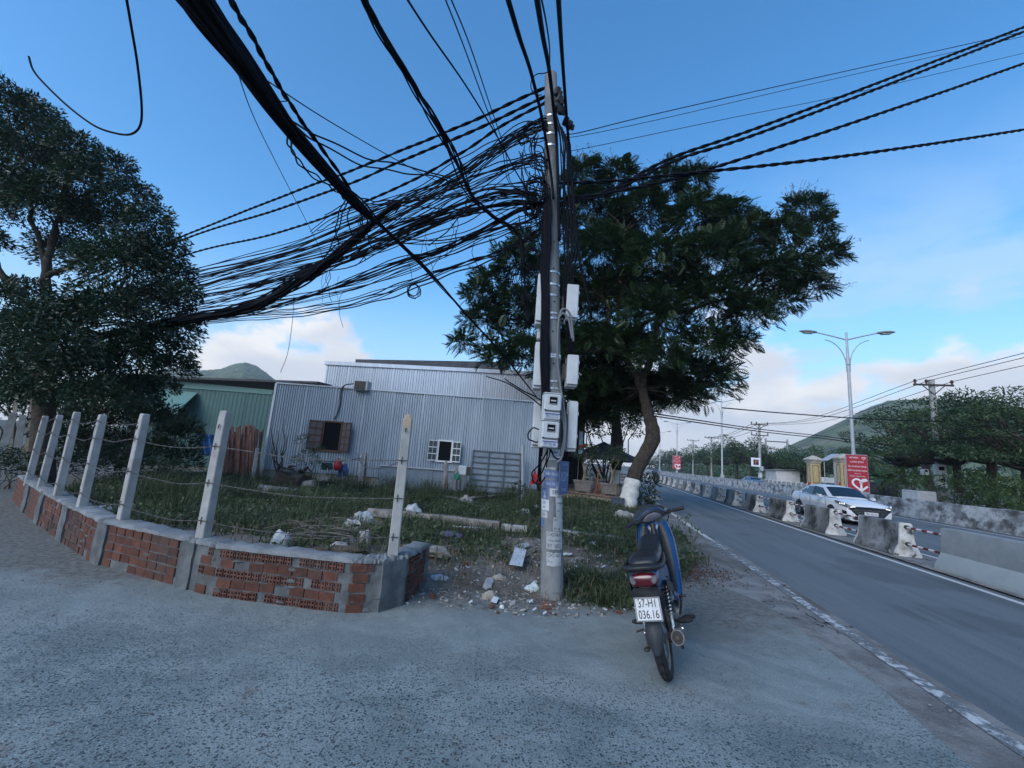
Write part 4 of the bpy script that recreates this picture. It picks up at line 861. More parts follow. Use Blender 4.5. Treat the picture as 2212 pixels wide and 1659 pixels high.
# ================================================================== TREES AND PLANTS
bark = mat('rough_bark', (.030,.025,.021), (.062,.052,.042), 9, .95, bump=.9, bscale=22, stain=[((.10,.095,.085),3,.58,.74)], world=True, bd=.02)
limewash = mat('limewash', (.62,.62,.58), (.50,.50,.46), 7, .95, bump=.5, bscale=25, stain=[((.18,.16,.13),9,.60,.72)], world=True, bd=.01)
leaf_flame = leafmat('feathery_leaf', (.012,.034,.013), (.028,.062,.018), (.05,.085,.022), .7, tl=.22)
leaf_left = leafmat('glossy_leaf', (.010,.030,.015), (.020,.050,.020), (.032,.066,.026), .9, rough=.45, tl=.2)
leaf_far = leafmat('far_leaf', (.022,.050,.018), (.045,.082,.026), (.070,.105,.034), .35, tl=.2)
leaf_bright = leafmat('bright_leaf', (.040,.085,.022), (.075,.125,.035), (.11,.15,.05), .8, tl=.3)
leaf_dark = leafmat('dark_leaf', (.010,.028,.012), (.022,.046,.018), (.035,.062,.022), 1.2, tl=.2)
pod_m = mat('dry_pod', (.05,.022,.016), (.10,.04,.025), 9, .8, world=True)
def fronds_at(q, dirs, size, seed, pairs=8):
    """feather shaped leaves: every frond a bent rachis with pairs of narrow pinnae"""
    r_ = np.random.RandomState(seed); n = len(q)
    t_ = dirs + r_.normal(size=(n,3))*.45; t_[:,2] -= .12; t_ /= np.linalg.norm(t_,axis=1)[:,None]
    up_ = np.array([0,0,1.])+r_.normal(size=(n,3))*.35; u = np.cross(t_, up_); u /= np.linalg.norm(u,axis=1)[:,None]+1e-9; nn = np.cross(u, t_)
    L_ = (size*r_.uniform(.65,1.25,n))[:,None]; Vs = []
    for k in range(pairs):
        f = .12+.88*k/(pairs-1); bend = -(f**2)*.34
        p = q + t_*L_*f + nn*L_*bend; wl_ = L_*.42*math.sin(math.pi*(.18+.80*f))**.8
        pw = L_*.10
        for s in (-1,1):
            dv = u*s*.9 + t_*.45 - nn*.22; dv = dv/np.linalg.norm(dv,axis=1)[:,None]
            Vs.append(np.stack([p - t_*pw*.2, p+dv*wl_*.5+t_*pw*.75, p+dv*wl_, p+dv*wl_*.5-t_*pw*.75], 1))
    V_ = np.concatenate(Vs, 0).reshape(-1,3); return V_, np.arange(len(V_)).reshape(-1,4)
def clump_points(clumps, per, seed, hollow=.3, flat=1.0):
    r_ = np.random.RandomState(seed); Q = []; Dn = []
    for c, rad in clumps:
        n = max(8, int(per*rad**2)); d = r_.normal(size=(n,3)); d /= np.linalg.norm(d,axis=1)[:,None]; d[:,2] = np.where(d[:,2] < -.35, -d[:,2], d[:,2])
        k = r_.uniform(hollow**3, 1, (n,1))**(1/3); off = d*k*rad; off[:,2] *= flat
        off *= (1+.22*np.sin(d[:,0:1]*5+c[0])*np.cos(d[:,1:2]*4+c[2]))
        Q.append(off+np.array(c)); dd = d.copy(); dd[:,2] *= .55; Dn.append(dd)
    return np.concatenate(Q), np.concatenate(Dn)
def limb(mb, a, b, r0_, r1_, seed, n=6, wig=.12, seg=7):
    rr = random.Random(seed); L_ = (b-a).length; pts = [a.lerp(b, k/n)+Vector((rr.uniform(-1,1), rr.uniform(-1,1), rr.uniform(-.3,1)))*wig*L_*.35*math.sin(math.pi*k/n) for k in range(n+1)]
    mb.tube(pts, [r0_+(r1_-r0_)*k/n for k in range(n+1)], seg); return pts
# --- the big leaning roadside tree
Y0 = 14.5
tree = thing('roadside_tree', 'big leaning roadside tree with a white limewashed trunk foot and feathery dark crown', 'tree', (GND(1356,1102).x, Y0, 0))
tp = [(1352,1108),(1356,1085),(1362,1060),(1368,1035),(1380,1005),(1397,975),(1409,950),(1409,925),(1402,900),(1394,870),(1388,840)]
tpts = [AT(x,y,Y0+.02*i) for i,(x,y) in enumerate(tp)]; trad = [.32,.285,.26,.245,.24,.24,.255,.23,.195,.17,.15]
sp_ = smoothpath(tpts, 4); sr = np.interp(np.linspace(0,len(trad)-1,len(sp_)), range(len(trad)), trad)
sr = [r_*(1+.05*math.sin(i*1.9)+.03*math.sin(i*4.1)) for i,r_ in enumerate(sr)]
kw = 13
b = MB(); b.tube([p+Vector((.012*math.sin(i*2),0,0)) for i,p in enumerate(sp_[:kw])], [r_+.012 for r_ in sr[:kw]], 16); b.build('limewashed_foot', limewash, tree, smooth=70)
b = MB(); b.tube(sp_[kw-1:], sr[kw-1:], 16); b.build('trunk', bark, tree, smooth=70)
fork = tpts[-1]
CL = [(1000,745,30,14),(1045,700,50,14.5),(1030,640,35,14),(1062,620,45,14.8),(1110,570,48,14),(1130,525,30,14.5),(1120,680,68,14.6),(1130,775,55,14.4),(1075,775,42,14.2),(1180,600,58,15),(1180,700,70,15.4),(1195,800,52,15),(1210,500,45,15.3),(1255,385,45,15),(1275,455,60,15.6),(1300,560,80,14.5),(1290,660,80,15.5),(1300,760,80,14.6),(1290,845,50,15.4),(1335,390,45,15.2),(1385,470,68,15.5),(1420,580,80,13.4),(1410,690,75,13.6),(1430,780,55,13.3),(1440,400,45,15.4),(1500,395,40,15.2),(1500,480,68,14.6),(1540,565,78,13.2),(1545,660,75,13.4),(1525,755,65,13.8),(1540,835,50,14.2),(1575,475,50,14.8),(1620,520,58,14.4),(1650,600,66,13.6),(1625,685,52,13.8),(1590,740,38,14),(1560,800,30,14.3),(1690,515,50,14.2),(1720,600,55,13.9),(1690,655,42,14.1),(1738,455,42,14.6),(1768,495,36,14.4),(1785,555,40,14.3),(1755,625,36,14.2),(1495,865,34,14.4),(1225,855,38,15.2),(1450,830,35,14.8),(1350,640,70,16.5),(1360,760,60,16.8),(1470,640,70,16.2),(1330,520,60,16.8),(1560,520,50,16.4),(1240,650,60,17),(1250,760,60,17),(1260,870,48,16.5),(1320,862,58,16.5),(1380,850,48,16),(1480,815,55,15.4),(1310,815,60,17.5),(1215,760,50,15.6),(1290,905,38,16.6),(1345,890,40,16.2),(1250,900,36,16.8),(1460,870,34,14.9),(1440,840,45,15.6),(1400,870,36,16.4)]
cl = [(tuple(AT(x,y,Yd)), r_*Yd/923.) for x,y,r_,Yd in CL]
Q, Dn = clump_points(cl, 600, 3, .30, .9)
V_, F2 = fronds_at(Q, Dn, .34, 5, 7); fastmesh('crown', V_, F2, leaf_flame, tree)
b = MB(); r7 = random.Random(5)
mains = [((1345,760,14.4),.15,.10),((1300,640,14.8),.11,.06),((1420,700,14.0),.15,.09),((1500,620,14.0),.13,.07),((1440,560,14.5),.11,.06),((1230,760,15),.09,.05),((1590,640,13.9),.09,.05),((1350,500,15.2),.07,.04)]
ends = [fork]
for k, ((x,y,Yd),ra,rb) in enumerate(mains):
    e = AT(x,y,Yd); src = fork if k in (0,2) else (ends[1] if k in (1,5,7) else ends[3] if k in (3,4) and len(ends) > 3 else ends[-1]); pts = limb(b, src, e, ra, rb, k, wig=.16, seg=9); ends.append(e)
for k, (c, rad) in enumerate(cl):
    cv = Vector(c); e = min(ends, key=lambda q: (q-cv).length); limb(b, e, cv, .035, .012, 50+k, seg=5)
    for q in range(4): limb(b, cv, cv+Vector((r7.uniform(-1,1),r7.uniform(-1,1),r7.uniform(-.2,1)))*rad*1.05, .012, .004, 300+k*5+q, n=3, seg=4)
b.build('branches', bark, tree, smooth=70)
# dry pods and bare twig tips
b = MB(); rp = random.Random(12)
for k in range(420):
    x, y, r_, Yd = rp.choice([c for c in CL if c[1] < 660 and c[0] > 1230]); p = AT(x+rp.uniform(-1,1)*r_*1.1, y+rp.uniform(-1.15,.4)*r_, Yd+rp.uniform(-.8,.2)); d = Vector((rp.uniform(-1,1),rp.uniform(-1,1),rp.uniform(-1.2,.2))).normalized()*rp.uniform(.12,.26); s_ = Vector((.022,.0,.012)); b.add([p, p+d*.5+s_, p+d, p+d*.5-s_], [(0,1,2,3)])
for cx_, cy_, r_, Yd, n_ in [(1255,345,40,15,26),(1330,355,30,15,16),(1450,355,45,15.3,30),(1500,350,30,15.2,18),(1560,430,35,14.8,18),(1640,465,40,14.4,22),(1735,415,40,14.6,34),(1775,455,35,14.4,26),(1800,540,28,14.3,22),(1790,620,25,14.2,16)]:
    for q in range(n_):
        p = AT(cx_+rp.uniform(-1,1)*r_*.8, cy_+rp.uniform(.0,1)*r_*.8, Yd); d = Vector((rp.uniform(-.8,.8)+(.4 if cx_ > 1600 else 0), rp.uniform(-.5,.5), rp.uniform(.4,1))).normalized()*rp.uniform(.3,.75); b.tube([p, p+d*.5+Vector((0,0,.02)), p+d], [.007,.005,.003], 3)
        for j in range(5): e = p+d*rp.uniform(.35,1.0); o_ = Vector((rp.uniform(-1,1),rp.uniform(-1,1),rp.uniform(-.3,.9))).normalized()*rp.uniform(.07,.14); s_ = o_.orthogonal().normalized()*.018; b.add([e, e+o_*.5+s_, e+o_, e+o_*.5-s_], [(0,1,2,3)])
b.build('seed_pods', pod_m, tree)
# --- the dense tree at the left
YL = 9.6
tl = thing('broadleaf_tree', 'dense dark tree at the left edge behind the concrete fence posts', 'tree', (AT(95,1000,YL).x, YL, 0))
b = MB(); pts = [AT(88,1060,YL),AT(92,960,YL),AT(96,860,YL),(AT(100,760,YL)),AT(102,690,YL)]; b.tube(smoothpath(pts,4), np.interp(np.linspace(0,1,17),[0,.3,1],[.25,.20,.17]), 12)
F1 = pts[-1]; ends = [F1]
for k, (x,y,Yd,ra,rb) in enumerate([(30,625,9.4,.11,.07),(-30,540,9.2,.09,.05),(98,600,9.7,.12,.09),(120,480,9.6,.09,.05),(180,560,9.6,.07,.04),(60,420,9.5,.06,.04),(240,660,9.3,.06,.03),(300,700,9.4,.05,.02)]):
    e = AT(x,y,Yd); src = F1 if k in (0,2,6) else (ends[1] if k == 1 else ends[3] if k in (3,4) and len(ends) > 3 else ends[-1] if k != 5 else ends[3]); limb(b, src, e, ra, rb, 70+k, wig=.12, seg=8); ends.append(e)
CLL = [(15,235,55),(75,255,50),(100,290,45),(150,320,48),(55,345,80),(130,370,70),(185,395,62),(245,365,45),(290,425,50),(90,455,85),(220,480,80),(320,480,45),(350,540,50),(140,560,70),(255,590,85),(370,595,45),(335,670,75),(395,640,34),(395,720,38),(230,690,80),(345,760,62),(412,690,24),(265,780,65),(375,800,42),(355,840,34),(165,680,40),(-40,300,80),(-50,430,90),(-30,520,40),(180,790,50),(120,800,40),(300,560,60),(170,480,60),(20,400,60),(310,835,35),(30,690,28),(25,760,50),(70,800,50),(140,760,55),(210,800,50),(60,640,45),(110,700,50),(60,860,45),(130,850,50),(210,860,45),(290,850,45),(70,720,45),(10,640,30),(20,830,45)]
cll = [(tuple(AT(x,y,YL+((i*37)%100/100-.5)*2.6-(.9 if i >= 38 else 0))), r_*YL/923.) for i,(x,y,r_) in enumerate(CLL)]
Q, Dn = clump_points(cll, 5600, 8, .35, .95); V_, F2 = leaves_at(Q, .105, 9, .34, .3, Dn); fastmesh('crown', V_, F2, leaf_left, tl)
for k, (c, rad) in enumerate(cll):
    cv = Vector(c); e = min(ends, key=lambda q: (q-cv).length); limb(b, e, cv, .025, .009, 150+k, seg=5)
    for q in range(5): limb(b, cv, cv+Vector((r7.uniform(-1,1),r7.uniform(-1,1),r7.uniform(-.4,1)))*rad*1.0, .007, .002, 700+k*6+q, n=3, seg=3)
b.build('trunk_and_limbs', bark, tl, smooth=70)
# --- shrubs and trees behind the left fence
def clump_plant(name, lab, cat, px, Yd, leaf, per, size, asp, m, seed, stem=True, flat=1., group=None, up_=.0, jit=1.2):
    xs = [p[0] for p in px]; base = GND(sum(xs)/len(xs), 1000, 0); bx = AT(sum(xs)/len(xs), 1000, Yd).x
    t_ = thing(name, lab, cat, (bx, Yd, 0), 0, group); r_ = random.Random(seed)
    c_ = [(tuple(AT(x,y,Yd+r_.uniform(-.5,.5)*jit)), q*Yd/923.) for x,y,q in px]
    Q, Dn = clump_points(c_, per, seed, .2, flat); Dn[:,2] += up_; V_, F2 = leaves_at(Q, size, seed+1, asp, .15 if up_ else .3, Dn); fastmesh('foliage' if not stem else 'crown', V_, F2, m, t_)
    b = MB()
    for c, rad in c_: limb(b, Vector((bx+r_.uniform(-.2,.2), Yd, -.1)), Vector(c), .05 if stem else .015, .012 if stem else .005, seed+int(c[0]*100)%97, seg=5)
    b.build('trunk' if stem else 'stems', bark, t_, smooth=70); return t_
clump_plant('bamboo_thicket','dark fine leaved thicket between the left fence posts and the green shed','shrub',[(180,930,50),(230,900,55),(290,900,50),(340,920,48),(390,950,42),(200,980,45),(260,980,50),(330,990,45),(395,1000,35),(150,960,40),(300,860,35),(240,850,40)],12.6,None,2600,.20,.16,leaf_dark,21,False,up_=.5)
clump_plant('weed_thicket','dark tangled weeds under the left tree behind the leftmost fence posts','shrub',[(130,1010,35),(175,1015,35),(225,1015,35),(280,1020,32),(330,1020,30),(375,1015,26),(110,990,30),(200,985,35),(255,990,35),(310,995,30)],10.3,None,2000,.13,.22,leaf_dark,35,False,up_=.3)
clump_plant('shrub','low dark weedy shrub at the wall end by the left picture edge','shrub',[(20,1020,38),(45,1005,30),(-20,1010,45),(15,985,25),(60,1020,20)],9.5,None,1500,.13,.2,leaf_dark,22,False)
clump_plant('background_tree','pale green tree far behind the left tree at the picture edge','tree',[(20,720,55),(60,790,50),(-20,780,60),(30,850,55),(110,880,45),(-30,880,60),(70,860,40)],19,None,620,.22,.4,leaf_far,23)
clump_plant('background_tree','mid green bush behind the left tree trunk','tree',[(150,870,45),(190,850,40),(120,930,50),(170,900,40)],17,None,800,.19,.4,leaf_dark,24)
clump_plant('wispy_shrub','thin feathery shrub right of the timber stack','shrub',[(655,955,16),(665,985,18),(690,975,14),(640,1000,14),(680,1005,16)],13.3,None,2600,.10,.18,leaf_far,25,False,up_=.3,jit=.4)
clump_plant('shrub','small dark shrub at the right foot of the leaning grey gate','shrub',[(1108,1066,13),(1122,1054,13),(1132,1068,11)],14.0,None,2200,.09,.35,leaf_dark,36,False,up_=.2,jit=.3)
b = MB(); t_ = thing('bare_shrub','bare dead twiggy shrub left of the brown window','shrub',tuple(GND(705,1040)),0)
for k, (x,y) in enumerate([(600,930),(615,905),(590,950),(622,940),(610,960),(585,925)]): limb(b, AT(603,1035,13.4), AT(x,y,13.4), .03, .006, 40+k, wig=.2, seg=5)
b.build('twigs', bark, t_)
for k,(x,y) in enumerate([(455,900),(415,915),(445,930),(400,905),(425,890)]):
    pass
# second, darker trees behind the terrace
clump_plant('terrace_tree','dark green tree behind the parasol and the leaning trunk','tree',[(1240,880,48),(1290,870,55),(1340,880,50),(1385,900,35),(1265,930,40),(1350,930,35),(1310,830,55),(1230,820,45),(1375,850,45)],20.5,None,1300,.15,.4,leaf_dark,26)
clump_plant('terrace_shrub','shaded shrubs standing under the parasol','shrub',[(1235,1005,22),(1262,1010,24),(1300,1010,22),(1240,1035,20),(1280,1035,22)],19.3,None,700,.13,.35,leaf_dark,27,False)
t2 = thing('limewashed_tree','smaller tree with a limewashed trunk under the parasol','tree',(AT(1328,1035,19.2).x,19.2,0)); b = MB(); b.tube([AT(1326,1052,19.2),AT(1330,1015,19.2)],[.27,.24],10); b.build('limewashed_foot',limewash,t2,smooth=70); b = MB(); b.tube([AT(1330,1015,19.2),AT(1336,960,19.2),AT(1330,880,19.4)],[.24,.22,.15],10); b.build('trunk',bark,t2,smooth=70)
Q, Dn = clump_points([(tuple(AT(x,y,19.6)), q*.021) for x,y,q in [(1320,860,40),(1350,840,45),(1290,850,40)]], 1200, 31, .3); V_, F2 = leaves_at(Q,.14,32,.4,.3,Dn); fastmesh('crown',V_,F2,leaf_dark,t2)
clump_plant('verge_shrub','bushy green shrub on the verge right of the white trunk','shrub',[(1392,1055,22),(1402,1075,20),(1388,1090,22),(1410,1045,14),(1405,1030,12)],15.0,None,900,.14,.4,leaf_dark,28,False)
def rosette(name, lab, p, n, L_, m, seed, wd=.05, arch=.55, cat='plant', rise=0.):
    t_ = thing(name, lab, cat, p, 0); r_ = random.Random(seed); b = MB()
    for k in range(n):
        a = 2*math.pi*k/n+r_.uniform(-.2,.2); el = r_.uniform(.35,1.15); l_ = L_*r_.uniform(.75,1.1); pts = []
        for j in range(6):
            f = j/5; pts.append(Vector((math.cos(a)*l_*f*math.cos(el), math.sin(a)*l_*f*math.cos(el), rise+l_*(math.sin(el)*f-arch*f*f))))
        sd_ = Vector((-math.sin(a), math.cos(a), 0)); vs = []
        for j, q in enumerate(pts): w_ = wd*math.sin(math.pi*(.12+.86*j/5)); vs += [q-sd_*w_, q+sd_*w_]
        b.add(vs, [(2*j,2*j+1,2*j+3,2*j+2) for j in range(5)])
    if rise: s_ = MB(); s_.tube([(0,0,-.1),(0,0,rise)], [.12,.09], 8); s_.build('stem', bark, t_, local=True)
    b.build('leaves', m, t_, local=True); return t_
g = GND(1405,1105); rosette('cycad','spiky rosette plant on the verge by the broken crate',(g.x,g.y,.1),22,.75,leaf_bright,3,.03)
g = ON(1905,1030,19); rosette('palm','small palm with arching fronds behind the black iron gate',(g.x,g.y,0),16,3.0,leaf_far,4,.30,.5,'palm',1.6)
g = ON(1728,1000,34); rosette('palm','distant palm against the hill behind the gate pillar',(g.x,g.y,0),14,3.4,leaf_dark,6,.32,.5,'palm',4.6)
g = ON(1320,1000,-6)
# --- feathery trees behind the far barrier, right
def far_tree_proto(name, seed, Hc, Rr, layers, per, size, m, lab, spread=.33, flat=.34):
    t_ = thing(name, lab, 'tree', (0,0,0)); r_ = random.Random(seed); c_ = []
    for k in range(layers):
        a = r_.uniform(0,6.28); f = r_.uniform(.15,1); z = Hc*(.42+.58*r_.random()*(1-.35*f)); c_.append(((Rr*f*math.cos(a), Rr*f*math.sin(a), z), Rr*r_.uniform(.22,.36)))
    Q, Dn = clump_points(c_, per, seed, .15, flat); Dn[:,2] *= .4; V_, F2 = leaves_at(Q, size, seed+1, .34, .08, Dn); me = fastmesh('crown', V_, F2, m, t_)
    b = MB(); f = Vector((.2,.1,Hc*.38)); b.tube(smoothpath([(0,0,-.1),(.12,.0,Hc*.18),tuple(f)],4), np.linspace(.24,.17,9), 9)
    for k, (c, rad) in enumerate(c_): limb(b, f, Vector(c), .08, .02, seed*10+k, seg=5)
    b.build('trunk', bark, t_, smooth=70, local=True); return t_
FT = [far_tree_proto('feathery_tree', 41, 7.0, 3.1, 40, 210, .20, leaf_far, 'x'), far_tree_proto('feathery_tree', 52, 6.4, 2.9, 38, 210, .20, leaf_far, 'x')]
spots = [(1948,900,25.5,'leftmost feathery tree behind the barrier, nearest the red sign'),(2012,868,25,'feathery tree whose crown half hides the thick pole'),(2080,850,20.5,'feathery tree just right of the thick pole'),(2140,838,22.5,'tall feathery tree second from the right edge'),(2205,845,19.5,'feathery tree cut by the right picture edge'),(2280,850,20,'feathery tree mostly outside the right picture edge')]
for k, (x,yt,n,lab) in enumerate(spots):
    p = ON(x,1050,n); top = AT(x,yt,p.y).z; pr = FT[k%2]; sc_ = 1.06*top/(7.0 if k%2==0 else 6.4)
    if k < 2: o = pr; o['label'] = lab; o['group'] = 'feathery trees along the right side'; o.location = (p.x,p.y,0); o.rotation_euler = (0,0,k*1.3); o.scale = (sc_,)*3
    else: o = dup(pr, (p.x,p.y,0), k*1.3, lab, sc_)
for k,(x,yt,n,lab) in enumerate([(1960,1000,18.2,'pale yellow green bush between the trunks right of the black gate'),(2070,1005,18.4,'pale green bush right of the thick pole foot'),(2130,1010,18.2,'yellowish green bush near the right edge'),(2195,1015,18,'bush at the right picture edge above the barrier')]):
    p = ON(x,1060,n); zt = AT(x,yt,p.y).z
    if k == 0:
        bush = thing('bush', lab, 'bush', (p.x,p.y,0), 0, 'bushes behind the right barrier'); r_ = random.Random(2); c_ = [((r_.uniform(-1.1,1.1),r_.uniform(-.7,.7),zt*r_.uniform(.2,.85)), .65) for _ in range(9)]; Q, Dn = clump_points(c_, 280, 61, .2); Dn[:,2] += .4; V_, F2 = leaves_at(Q,.26,62,.2,.1,Dn); fastmesh('foliage',V_,F2,leaf_bright,bush,local=True); b = MB()
        for c,_ in c_: limb(b, Vector((0,0,-.1)), Vector(c), .03,.008, 5, seg=4)
        b.build('stems', bark, bush, local=True); z0_ = zt
    else: dup(bush, (p.x,p.y,0), k*2.1, lab, zt/z0_)
# --- the far row of trees beyond the road, dwindling to the left
RT_ = [far_tree_proto('street_tree', 71, 8.0, 4.2, 28, 75, .36, leaf_far, 'x', flat=.7), far_tree_proto('street_tree', 83, 7.6, 4.0, 26, 75, .36, leaf_far, 'x', flat=.75)]
row = [(1868,955,30),(1815,962,32),(1780,958,31),(1740,965,30),(1700,958,29),(1660,955,27),(1620,938,25),(1590,935,24),(1560,950,24),(1530,955,24),(1500,957,25),(1472,962,26),(1445,966,26),(1425,975,27),(1407,985,27)]
nm_ = ['behind the red sign pole','between the red sign and the right gate pillar','between the two cream pillars','just left of the left gate pillar','behind the white hut','behind the slim pole with the square sign','left of the square sign','tallest of the far row','right of the second lamp pole','left of the second lamp pole','behind the farthest utility pole','right of the third lamp pole','behind the third lamp pole','left of the third lamp pole','farthest left against the leaning trunk']
for k, ((x,yt,n),q) in enumerate(zip(row,nm_)):
    p = ON(x,1015,n); zt = AT(x,yt,p.y).z; pr = RT_[k%2]; sc_ = zt/(8.2 if k%2==0 else 7.8); lab = 'far round green street tree '+q
    if k < 2: o = pr; o['label'] = lab; o['group'] = 'far street trees across the road'; o.location = (p.x,p.y,0); o.rotation_euler = (0,0,k*.9); o.scale = (sc_,)*3
    else: dup(pr, (p.x,p.y,0), k*.9, lab, sc_)
b = MB(); r_ = np.random.RandomState(4); qs = np.array([tuple(ROAD(r_.uniform(30,70), s_, r_.uniform(0,5.5))) for s_ in r_.uniform(60,330,5200)]); V_, F2 = leaves_at(qs, 1.3, 77, .7, .1); tag(fastmesh('far_wood', V_, F2, leaf_far), kind='stuff')
# --- grass and weeds on the lot and the verge
grass_m = leafmat('grass_blade', (.044,.062,.028), (.082,.102,.045), (.15,.14,.075), 1.1, .75, tl=.25); dry_m = mat('dry_grass', (.20,.165,.10), (.12,.095,.055), 3, .9, world=True); weed_m = leafmat('weed_leaf', (.034,.062,.025), (.064,.098,.040), (.10,.135,.06), 1.6, tl=.25)
def in_lot(x, y): p = Vector((x,y,0)); return p.dot(NS) < 1.85 and y > edge_y(x)+.05 and not (y > 14.7 and x < .3)
def scatter(n, seed, dens, x0=-11, x1=6.5, y0=4.3, y1=15.6):
    r_ = random.Random(seed); out = []
    while len(out) < n:
        y = y0+(y1-y0)*r_.random()**1.35; x = r_.uniform(x0,x1)
        if in_lot(x,y) and r_.random() < dens(x,y): out.append((x,y,lot_h(x,y)))
    return np.array(out)
def gd(x, y):                                    # bare litter strip round the pole, thick growth elsewhere
    base = .34+1.25*mnoise.noise(Vector((x*.62,y*.62,1.3)))+.5*mnoise.noise(Vector((x*2.1,y*2.1,4.3)))
    if -1.0 < x < 2.6 and y < 7.2: base *= .10+.25*max(0,(y-5.6)/1.6)
    if x < -.9 and y < 5.6: base *= .55
    if x < -1 and y > 6: base += .12
    return base
def blades(P, n_each, h, wd, seed, lean=.5):
    r_ = np.random.RandomState(seed); q = np.repeat(P, n_each, 0)+np.concatenate([r_.normal(size=(len(P)*n_each,2))*.05, np.zeros((len(P)*n_each,1))],1); n = len(q)
    a = r_.uniform(0,6.283,n); d = np.stack([np.cos(a),np.sin(a),np.zeros(n)],1); s_ = np.stack([-np.sin(a),np.cos(a),np.zeros(n)],1); L_ = (h*r_.uniform(.4,1.3,n))[:,None]; ln = r_.uniform(.1,lean*2,n)[:,None]
    w_ = wd*r_.uniform(.6,1.3,n)[:,None]; m_ = q+d*L_*ln*.3+np.array([0,0,1.])*L_*.62; t_ = q+d*L_*ln+np.array([0,0,1.])*L_*(1-.3*ln)
    V_ = np.stack([q-s_*w_, q+s_*w_, m_+s_*w_*.8, m_-s_*w_*.8, t_, t_+s_*.0005],1).reshape(-1,3); k = np.arange(n)*6
    return V_, np.concatenate([np.stack([k,k+1,k+2,k+3],1), np.stack([k+3,k+2,k+5,k+4],1)])
P = scatter(6500, 1, gd); V_, F2 = blades(P, 6, .20, .005, 2, .8); tag(fastmesh('grass', V_, F2, grass_m), kind='stuff')
P = scatter(3200, 3, lambda x,y: .35+.6*mnoise.noise(Vector((x*.9,y*.9,5)))); V_, F2 = blades(P, 4, .16, .004, 4, .9); tag(fastmesh('dry_grass', V_, F2, dry_m), kind='stuff')
P = scatter(7500, 5, gd); r_ = np.random.RandomState(6); q = np.repeat(P,6,0)+np.concatenate([r_.normal(size=(len(P)*6,2))*.055, np.abs(r_.normal(size=(len(P)*6,1)))*.07+.01],1); V_, F2 = leaves_at(q,.075,7,.5,-.15); tag(fastmesh('weeds', V_, F2, weed_m), kind='stuff')
# thicker tuft at the foot of the pole and along the verge towards the motorbike
def patch(name, pts, per, h, seed, m=weed_m, gm=grass_m):
    r_ = random.Random(seed); A = []; 
    for x,y,rad in pts:
        for k in range(int(per*rad*rad)):
            a = r_.uniform(0,6.28); f = rad*math.sqrt(r_.random()); X_, Y_ = x+f*math.cos(a), y+f*math.sin(a); A.append((X_,Y_,max(lot_h(X_,Y_),-.01), 1-f/rad))
    A = np.array(A); r2 = np.random.RandomState(seed); q = np.repeat(A,9,0); q = q[:,:3]+np.concatenate([r2.normal(size=(len(q),2))*.04, (np.abs(r2.normal(size=len(q)))*h*.5*(q[:,3]*.8+.3))[:,None]],1); V_, F2 = leaves_at(q,.055,seed+1,.45,-.1)
    V2, F3 = blades(A[:,:3], 5, h*1.1, .0045, seed+2); tag(fastmesh(name, np.concatenate([V_,V2]), np.concatenate([F2,F3+len(V_)]), [m,gm], mats_idx=np.concatenate([np.zeros(len(F2),int),np.ones(len(F3),int)])), kind='stuff')
patch('pole_foot_weeds', [(.98,5.0,.32),(1.25,5.05,.36),(1.55,5.35,.33),(1.0,5.4,.3),(1.75,5.7,.28)], 700, .15, 11)
patch('verge_weeds', [(1.7,7.4,.4),(2.5,8.3,.5),(2.6,9.2,.6),(3.1,10.2,.6),(3.2,11.5,.7),(3.6,12.8,.7),(2.0,8.4,.5),(1.5,9.5,.6),(2.4,10.8,.7),(1.3,11.5,.8)], 380, .20, 13)
patch('lot_weeds', [(-3.2,6.2,.7),(-4.0,7.0,.8),(-5.2,8.0,.9),(-2.4,6.8,.6),(-1.3,7.6,.7),(-.3,8.2,.7),(.4,9.6,.8),(-3.0,9.2,1.0),(-6.6,9.8,1.0),(-4.6,10.8,1.1),(-1.5,10.8,.9),(-7.5,12,1.2),(.5,12,.9),(-2.2,12.6,1.1),(.6,7.9,.4),(-.4,7.2,.4)], 260, .22, 15)
patch('tall_weeds', [(-6.2,13.6,.35),(-5.2,13.9,.3),(-3.6,14.0,.35),(-2.6,14.2,.3),(-1.0,13.9,.35),(.2,14.2,.3),(1.0,13.6,.4),(-7.2,12.6,.4),(-4.3,12.2,.3),(-1.9,11.4,.25),(-5.4,9.4,.3),(-3.4,7.9,.22),(-2.2,9.9,.2),(.5,10.6,.3),(2.0,12.6,.35),(-6.4,7.9,.35),(-4.8,6.5,.22),(1.4,9.0,.22),(-.6,12.9,.25),(-7.9,10.6,.35),(-5.2,7.6,.3),(-4.2,8.6,.3),(-6.0,8.8,.35),(-7.0,9.2,.4),(-3.0,10.8,.3),(-2.0,13.4,.4),(-4.5,13.2,.4),(0,13.2,.35),(.9,12.0,.3),(-2.9,12.9,.35)], 330, .55, 19)
b = MB(); r_ = np.random.RandomState(21); n = 4200; q = np.stack([r_.normal(2.42,.42,n), r_.normal(6.75,.42,n), np.zeros(n)],1); q[:,2] = [max(lot_h(a,c),0)+.012 for a,c in q[:,:2]]; V_, F2 = leaves_at(q,.042,22,.5,.0); V_[:,2] = np.maximum(V_[:,2], .004); tag(fastmesh('fallen_leaves', V_, F2, mat('fallen_leaf',(.105,.066,.05),(.06,.04,.032),6,.9,world=True)), kind='stuff')
